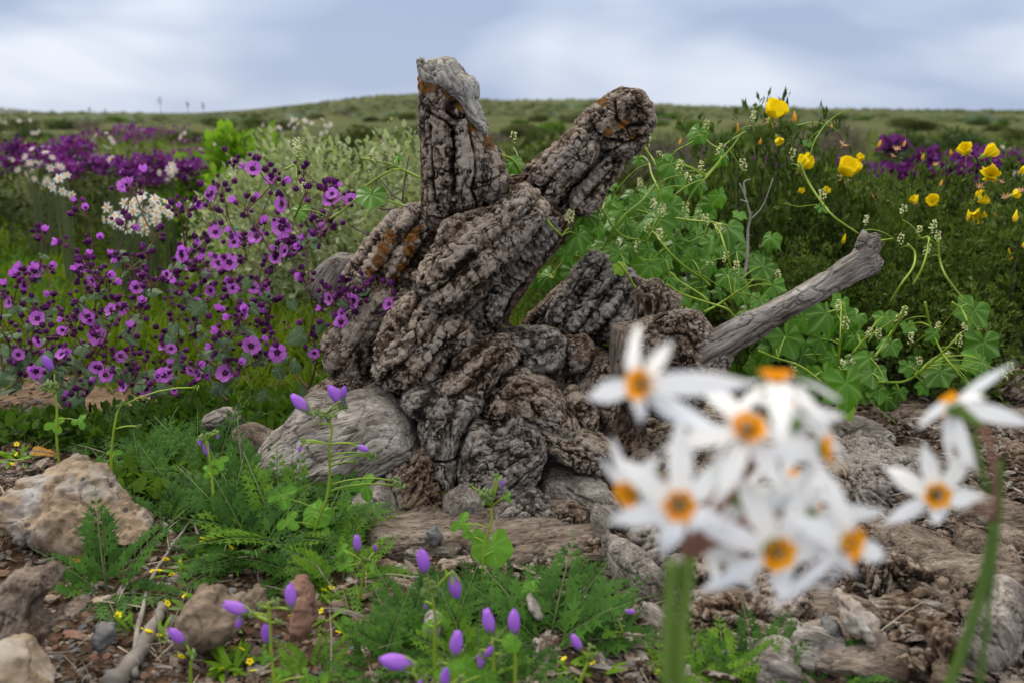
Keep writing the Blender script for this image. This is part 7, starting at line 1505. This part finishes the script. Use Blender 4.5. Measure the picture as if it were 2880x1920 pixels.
vplant('violet flowered plant beside the pale brown rock', .86, 3, [(1265, 1600), (1250, 1480), (1245, 1400), (1240, 1260), (1230, 1200)],
       [(1225, 1340, 105, -.05, 1), (1335, 1165, 105, 0, 1), (1085, 1222, 115, -.9, .45), (1100, 1285, 65, -.45, -.8)], [(1195, 1215, 26), (1265, 1195, 26), (1280, 1290, 26), (1160, 1250, 22)], [(1230, 1450, 40, 1, 1.4), (1290, 1530, 40, 1, -.6), (1400, 1540, 45, 1, -.9)])
vplant('single tilted violet flower at the lower left', .88, 3, [(880, 1600), (875, 1520), (880, 1460), (870, 1420)], [(812, 1350, 100, -.5, .85)], [(880, 1435, 28)], [])
vplant('small violet flower with buds right of the split foot', 1.06, 3, [(1650, 1440), (1660, 1250), (1665, 1100), (1680, 1020)], [(1640, 925, 72, -.05, 1), (1722, 945, 36, .1, 1)], [(1685, 1005, 26), (1650, 1020, 22)], [(1600, 1030, 45, 1, .7), (1710, 1060, 40, 1, -.6), (1580, 960, 40, 1, 1.2)])
vplant('violet flowered plant with two upright flowers over the horizontal wood', .86, 4, [(760, 1200), (758, 1050), (762, 900), (740, 760)], [(682, 530, 165, -.15, 1), (893, 700, 165, .15, -1), (697, 830, 45, 0, -1)], [(700, 680, 40), (740, 700, 40), (690, 730, 34), (750, 750, 30)], [(800, 930, 60, 1, -.8), (720, 960, 50, 1, .8)])
vplant('largest closed violet flower lying tilted at the bottom', .74, 4, [(680, 1420), (650, 1330), (630, 1290), (610, 1265)], [(500, 1198, 215, -.93, .38)], [(690, 1310, 36)], [])
vplant('dark violet flower at the bottom edge', .72, 4, [(800, 1460), (815, 1420), (820, 1390)], [(828, 1300, 130, .1, 1), (660, 1340, 60, .3, 1)], [(930, 1310, 34)], [(900, 1240, 60, 0, .4)])
vplant('upright blue violet flower above the bottom light leaf', .80, 4, [(890, 1300), (890, 1240), (895, 1190), (890, 1170)], [(903, 1075, 175, .12, 1)], [(800, 1210, 34), (860, 1200, 30)], [(960, 1270, 110, 0, .3), (1080, 1290, 90, 0, -.5), (830, 1270, 70, 0, 1.)])
vplant('broad violet flower in the centre of the bottom row', .82, 4, [(1150, 1250), (1145, 1150), (1140, 1050)], [(1115, 930, 165, -.2, 1), (1118, 1132, 90, .5, .8), (1063, 1190, 110, 0, -1)], [(1210, 1150, 34), (1180, 1190, 30)], [(1260, 1090, 70, 0, -.8)])
vplant('slender upright violet flower right of the broad one', .82, 4, [(1290, 1200), (1288, 1120), (1286, 1040)], [(1284, 935, 165, 0, 1), (1285, 1110, 60, 0, -1)], [(1290, 1040, 22)], [])
vplant('tilted violet flower with buds at the bottom centre right', .86, 4, [(1700, 1400), (1740, 1280), (1770, 1200), (1770, 1140)], [(1695, 1068, 125, -.45, .9)], [(1790, 1100, 30), (1800, 1160, 34), (1780, 1190, 30), (1830, 1150, 26)], [])
vplant('pink budded plant left of the thick green stems', .95, 4, [(1990, 1240), (2000, 1100), (1995, 980), (1960, 900)], [(2045, 865, 80, .9, .1)], [(1940, 860, 26), (1950, 920, 30), (1920, 900, 24), (1965, 960, 26)], [(2000, 1120, 80, 0, .6), (2060, 1240, 80, 0, -.4), (1860, 980, 60, 1, 1.2), (1900, 1010, 60, 1, -.8)])
vplant('violet flower with a woolly bud ball at the left edge', 1.30, 3, [(262, 470), (262, 330), (255, 240)], [(220, 100, 75, -.35, 1)], [(225, 200, 28), (250, 205, 26), (200, 215, 22)], [(255, 390, 50, 1, .5), (360, 365, 42, 1, -1.5)])
vplant('drooping violet buds among the left herbs', 1.20, 3, [(985, 800), (975, 640), (960, 520), (945, 450)], [(948, 490, 65, 0, -1), (918, 460, 40, 0, -1), (1000, 430, 30, 0, -1)], [(930, 440, 20), (960, 430, 20), (990, 420, 18)], [(1010, 560, 45, 1, .3), (960, 600, 40, 1, -.6)])
vplant('green bud cluster and round light leaf before the stump foot', 1.05, 6, [(1290, 1640), (1290, 1500), (1310, 1400), (1340, 1290), (1330, 1230)], [(1395, 1085, 50, .1, -1)], [(1290, 1150, 36), (1330, 1160, 36), (1300, 1185, 34), (1365, 1055, 22), (1225, 1105, 18)], [(1350, 1470, 125, 0, .1), (1180, 1320, 70, 1, 1.0), (1240, 1390, 60, 1, .2), (1420, 1170, 34, 1, -1.4)])
vplant('white woolly bud pair on a thin stem in the left herbs', 1.35, 3, [(510, 560), (520, 430), (535, 340), (550, 300)], [], [(545, 295, 16), (565, 285, 15), (905, 210, 14), (640, 390, 13)], [(520, 520, 40, 1, 0)])
vplant('lobed leaf plant left of the pink budded plant', 1.0, 4, [(1400, 1000), (1390, 860), (1390, 740)], [], [], [(1390, 740, 90, 0, -1.0), (160, 975, 60, 0, .8)])
vplant('small round yellow green leaf on the gravel', .95, 4, [(380, 1080), (378, 1030)], [], [], [(372, 1010, 52, 0, .4)])

# ================================================================ WHITE FLOWERS IN THE NEAR FOREGROUND
M['nwhite'] = leafmat('near_white_petal', (.93, .92, .90), (.96, .955, .94), trans=.4, rough=.5, scale=60, tcol=(.85, .86, .86))
M['crown'] = leafmat('near_orange_crown', (.80, .20, .002), (.95, .42, .004), trans=.2, rough=.4, scale=260, tcol=(.95, .4, .01))
M['crown_in'] = plainmat('crown_throat', (.35, .30, .01), (.75, .42, .01))
M['pedicel'] = plainmat('pedicel', (.13, .05, .035), (.24, .11, .07))
M['olive_eye'] = plainmat('olive_eye', (.06, .07, .01), (.16, .14, .02))
M['thickstem'] = plainmat('thick_green_stem', (.05, .10, .008), (.11, .18, .018), rough=.5)
TP = [petal('white_petal', M['nwhite'], 1, w, nl=12, nw=6, tipw=.12, curl=c, fold=.18, base=.35, wave=.03, maxat=.5) for w, c in ((.30, -.42), (.27, -.12), (.32, -.68))]
def crown_mesh():
    mb = MB(); n = 36; vs = []
    prof = [(.03, -.30), (.16, -.22), (.24, -.05), (.30, .10), (.36, .17)]
    for i, (r, z) in enumerate(prof):
        for j in range(n):
            a = 2 * pi * j / n; lobe = (.5 + .5 * cos(6 * a)) if i >= 3 else 0; vs.append(((r + .045 * lobe * (i - 2)) * cos(a), (r + .045 * lobe * (i - 2)) * sin(a), z + .01 * (j % 2)))
    mb.add(vs, [(i * n + j, i * n + (j + 1) % n, (i + 1) * n + (j + 1) % n, (i + 1) * n + j) for i in range(4) for j in range(n)], 0)
    k = len(prof)
    for q in range(len(mb.f)): mb.m[q] = 1 if q < n * 2 else 0
    for j in range(6):
        a = j * pi / 3 + .5; c = Vector((.20 * cos(a), .20 * sin(a), .02)); mb.tube([c - Vector((0, 0, .1)), c + Vector((0, 0, .08)), c + Vector((0, 0, .14))], [.04, .05, .01], 6, 0)
    return mb.mesh('crown', [M['crown'], M['crown_in']])
CRW = crown_mesh()
def eye_mesh():
    mb = MB(); mb.tube([(0, 0, -.25), (0, 0, -.08), (0, 0, .05), (0, 0, .10)], [.10, .13, .11, .03], 8, 0); return mb.mesh('flower_eye', [M['olive_eye']])
EYE = eye_mesh()
def tube_mesh():
    mb = MB(); mb.tube([(0, 0, -.02), (0, 0, -.2), (0, 0, -.42), (0, 0, -.6)], [.16, .10, .08, .05], 8, 0); return mb.mesh('flower_tube', [M['thickstem']])
TUB = tube_mesh()
def wplant(label, node, Y, stems, fls, rg=12):
    n0 = P(*R(rg, [node])[0], Y); g0 = gz1(n0.x, Y); org = Vector((n0.x, Y, g0)); e = empty('white_flower_plant', org, 0, label, 'flowering plant')
    sm = MB(); pd = MB(); s = 1 / 1.6333
    for pts, r in stems:
        w = [P(*R(rg, [p])[0], Y) - org for p in pts]; w.append(Vector((w[-1].x + (w[-1].x - w[-2].x) * .8, .01, -.01))); c = crom(w, 5); sm.tube(c, r, 10)
    for x, y, Lp, fx, fy, fz, roll, dY, scl in fls:
        p = P(*R(rg, [(x, y)])[0], Y + dY) - org; d = Vector((fx, fy, fz)).normalized(); L = 1.45 * Lp * s / 2800 * (Y + dY)
        fo = link('flower', TUB, e, p, (d.to_track_quat('Z', 'Y') @ Quaternion((0, 0, 1), roll)), L)
        link('crown', CRW, fo, (0, 0, .02), None, .52); link('eye', EYE, fo, (0, 0, .0), None, .62)
        for j in range(6):
            m = Matrix.Rotation(j * pi / 3 + rnd(-.1, .1), 4, 'Z') @ Matrix.Rotation((-.12 if j % 2 else .02) + rnd(-.35, .22), 4, 'X')
            k = (scl[j] if scl else 1) * rnd(.82, 1.15); link('petal', TP[random.randrange(3)], fo, (0, 0, -.03 if j % 2 else -.015), m.to_quaternion(), (1, k, 1))
        tail = p - d * L * .55; nn = n0 - org; pd.tube(bez(nn, nn.lerp(tail, .6) + Vector((0, .0, .01)) - d * L * .25, tail, 8), [.0011, .001, .001, .001, .001, .0012, .0014, .0016], 7)
    link('stem', sm.mesh('stem', [M['thickstem']]), e); link('pedicels', pd.mesh('pedicels', [M['pedicel']]), e); return e
random.seed(95)
wplant('large blurred head of white flowers with orange crowns on thick green stems in front', (800, 1000), .365,
       [([(738, 1010), (722, 1250), (712, 1600), (705, 1900)], .0026), ([(815, 990), (800, 1150), (775, 1400), (765, 1900)], .0027)],
       [(600, 195, 250, -.70, -.66, .22, .8, -.01, (1.0, 1.2, .8, 1.2, 1.4, .8)), (1210, 175, 260, .05, .15, 1, .1, .02, None), (1080, 410, 270, .05, -.62, .78, .5, .0, None), (1425, 490, 230, .95, -.15, .05, .2, .01, None),
        (545, 690, 240, -.75, -.6, -.25, .4, .0, None), (765, 745, 265, -.02, -1, .10, pi / 6 + .5, -.02, (1, 1, 1, 1.05, 1, 1)), (1212, 960, 290, .22, -1, -.05, .35, -.01, (1, 1.15, 1.1, 1, 1, 1)), (1545, 920, 270, .62, -.78, .05, .1, -.01, (1, 1.1, 1.2, 1, 1, 1)),
        (1300, 640, 200, .2, .7, .6, .3, .05, None), (1330, 330, 210, .5, .8, .3, .1, .05, None), (1020, 700, 220, -.3, .9, .2, .5, .05, None), (1360, 800, 230, .4, .85, -.1, .2, .05, None), (960, 880, 210, -.2, .9, -.3, .8, .04, None)])
wplant('smaller blurred pair of white flowers with orange crowns at the right', (2215, 830), .42,
       [([(2215, 830), (2190, 1000), (2110, 1300), (2000, 1600), (1900, 1850)], .0026), ([(2120, 420), (2150, 560), (2190, 700), (2230, 850)], .0014)],
       [(1948, 700, 215, -.12, -1, .12, .28, 0, (1, 1, 1.1, 1, .95, 1)), (2025, 300, 210, -.35, .85, .22, .6, .01, (1, 1.25, 1, 1, 1, 1))])
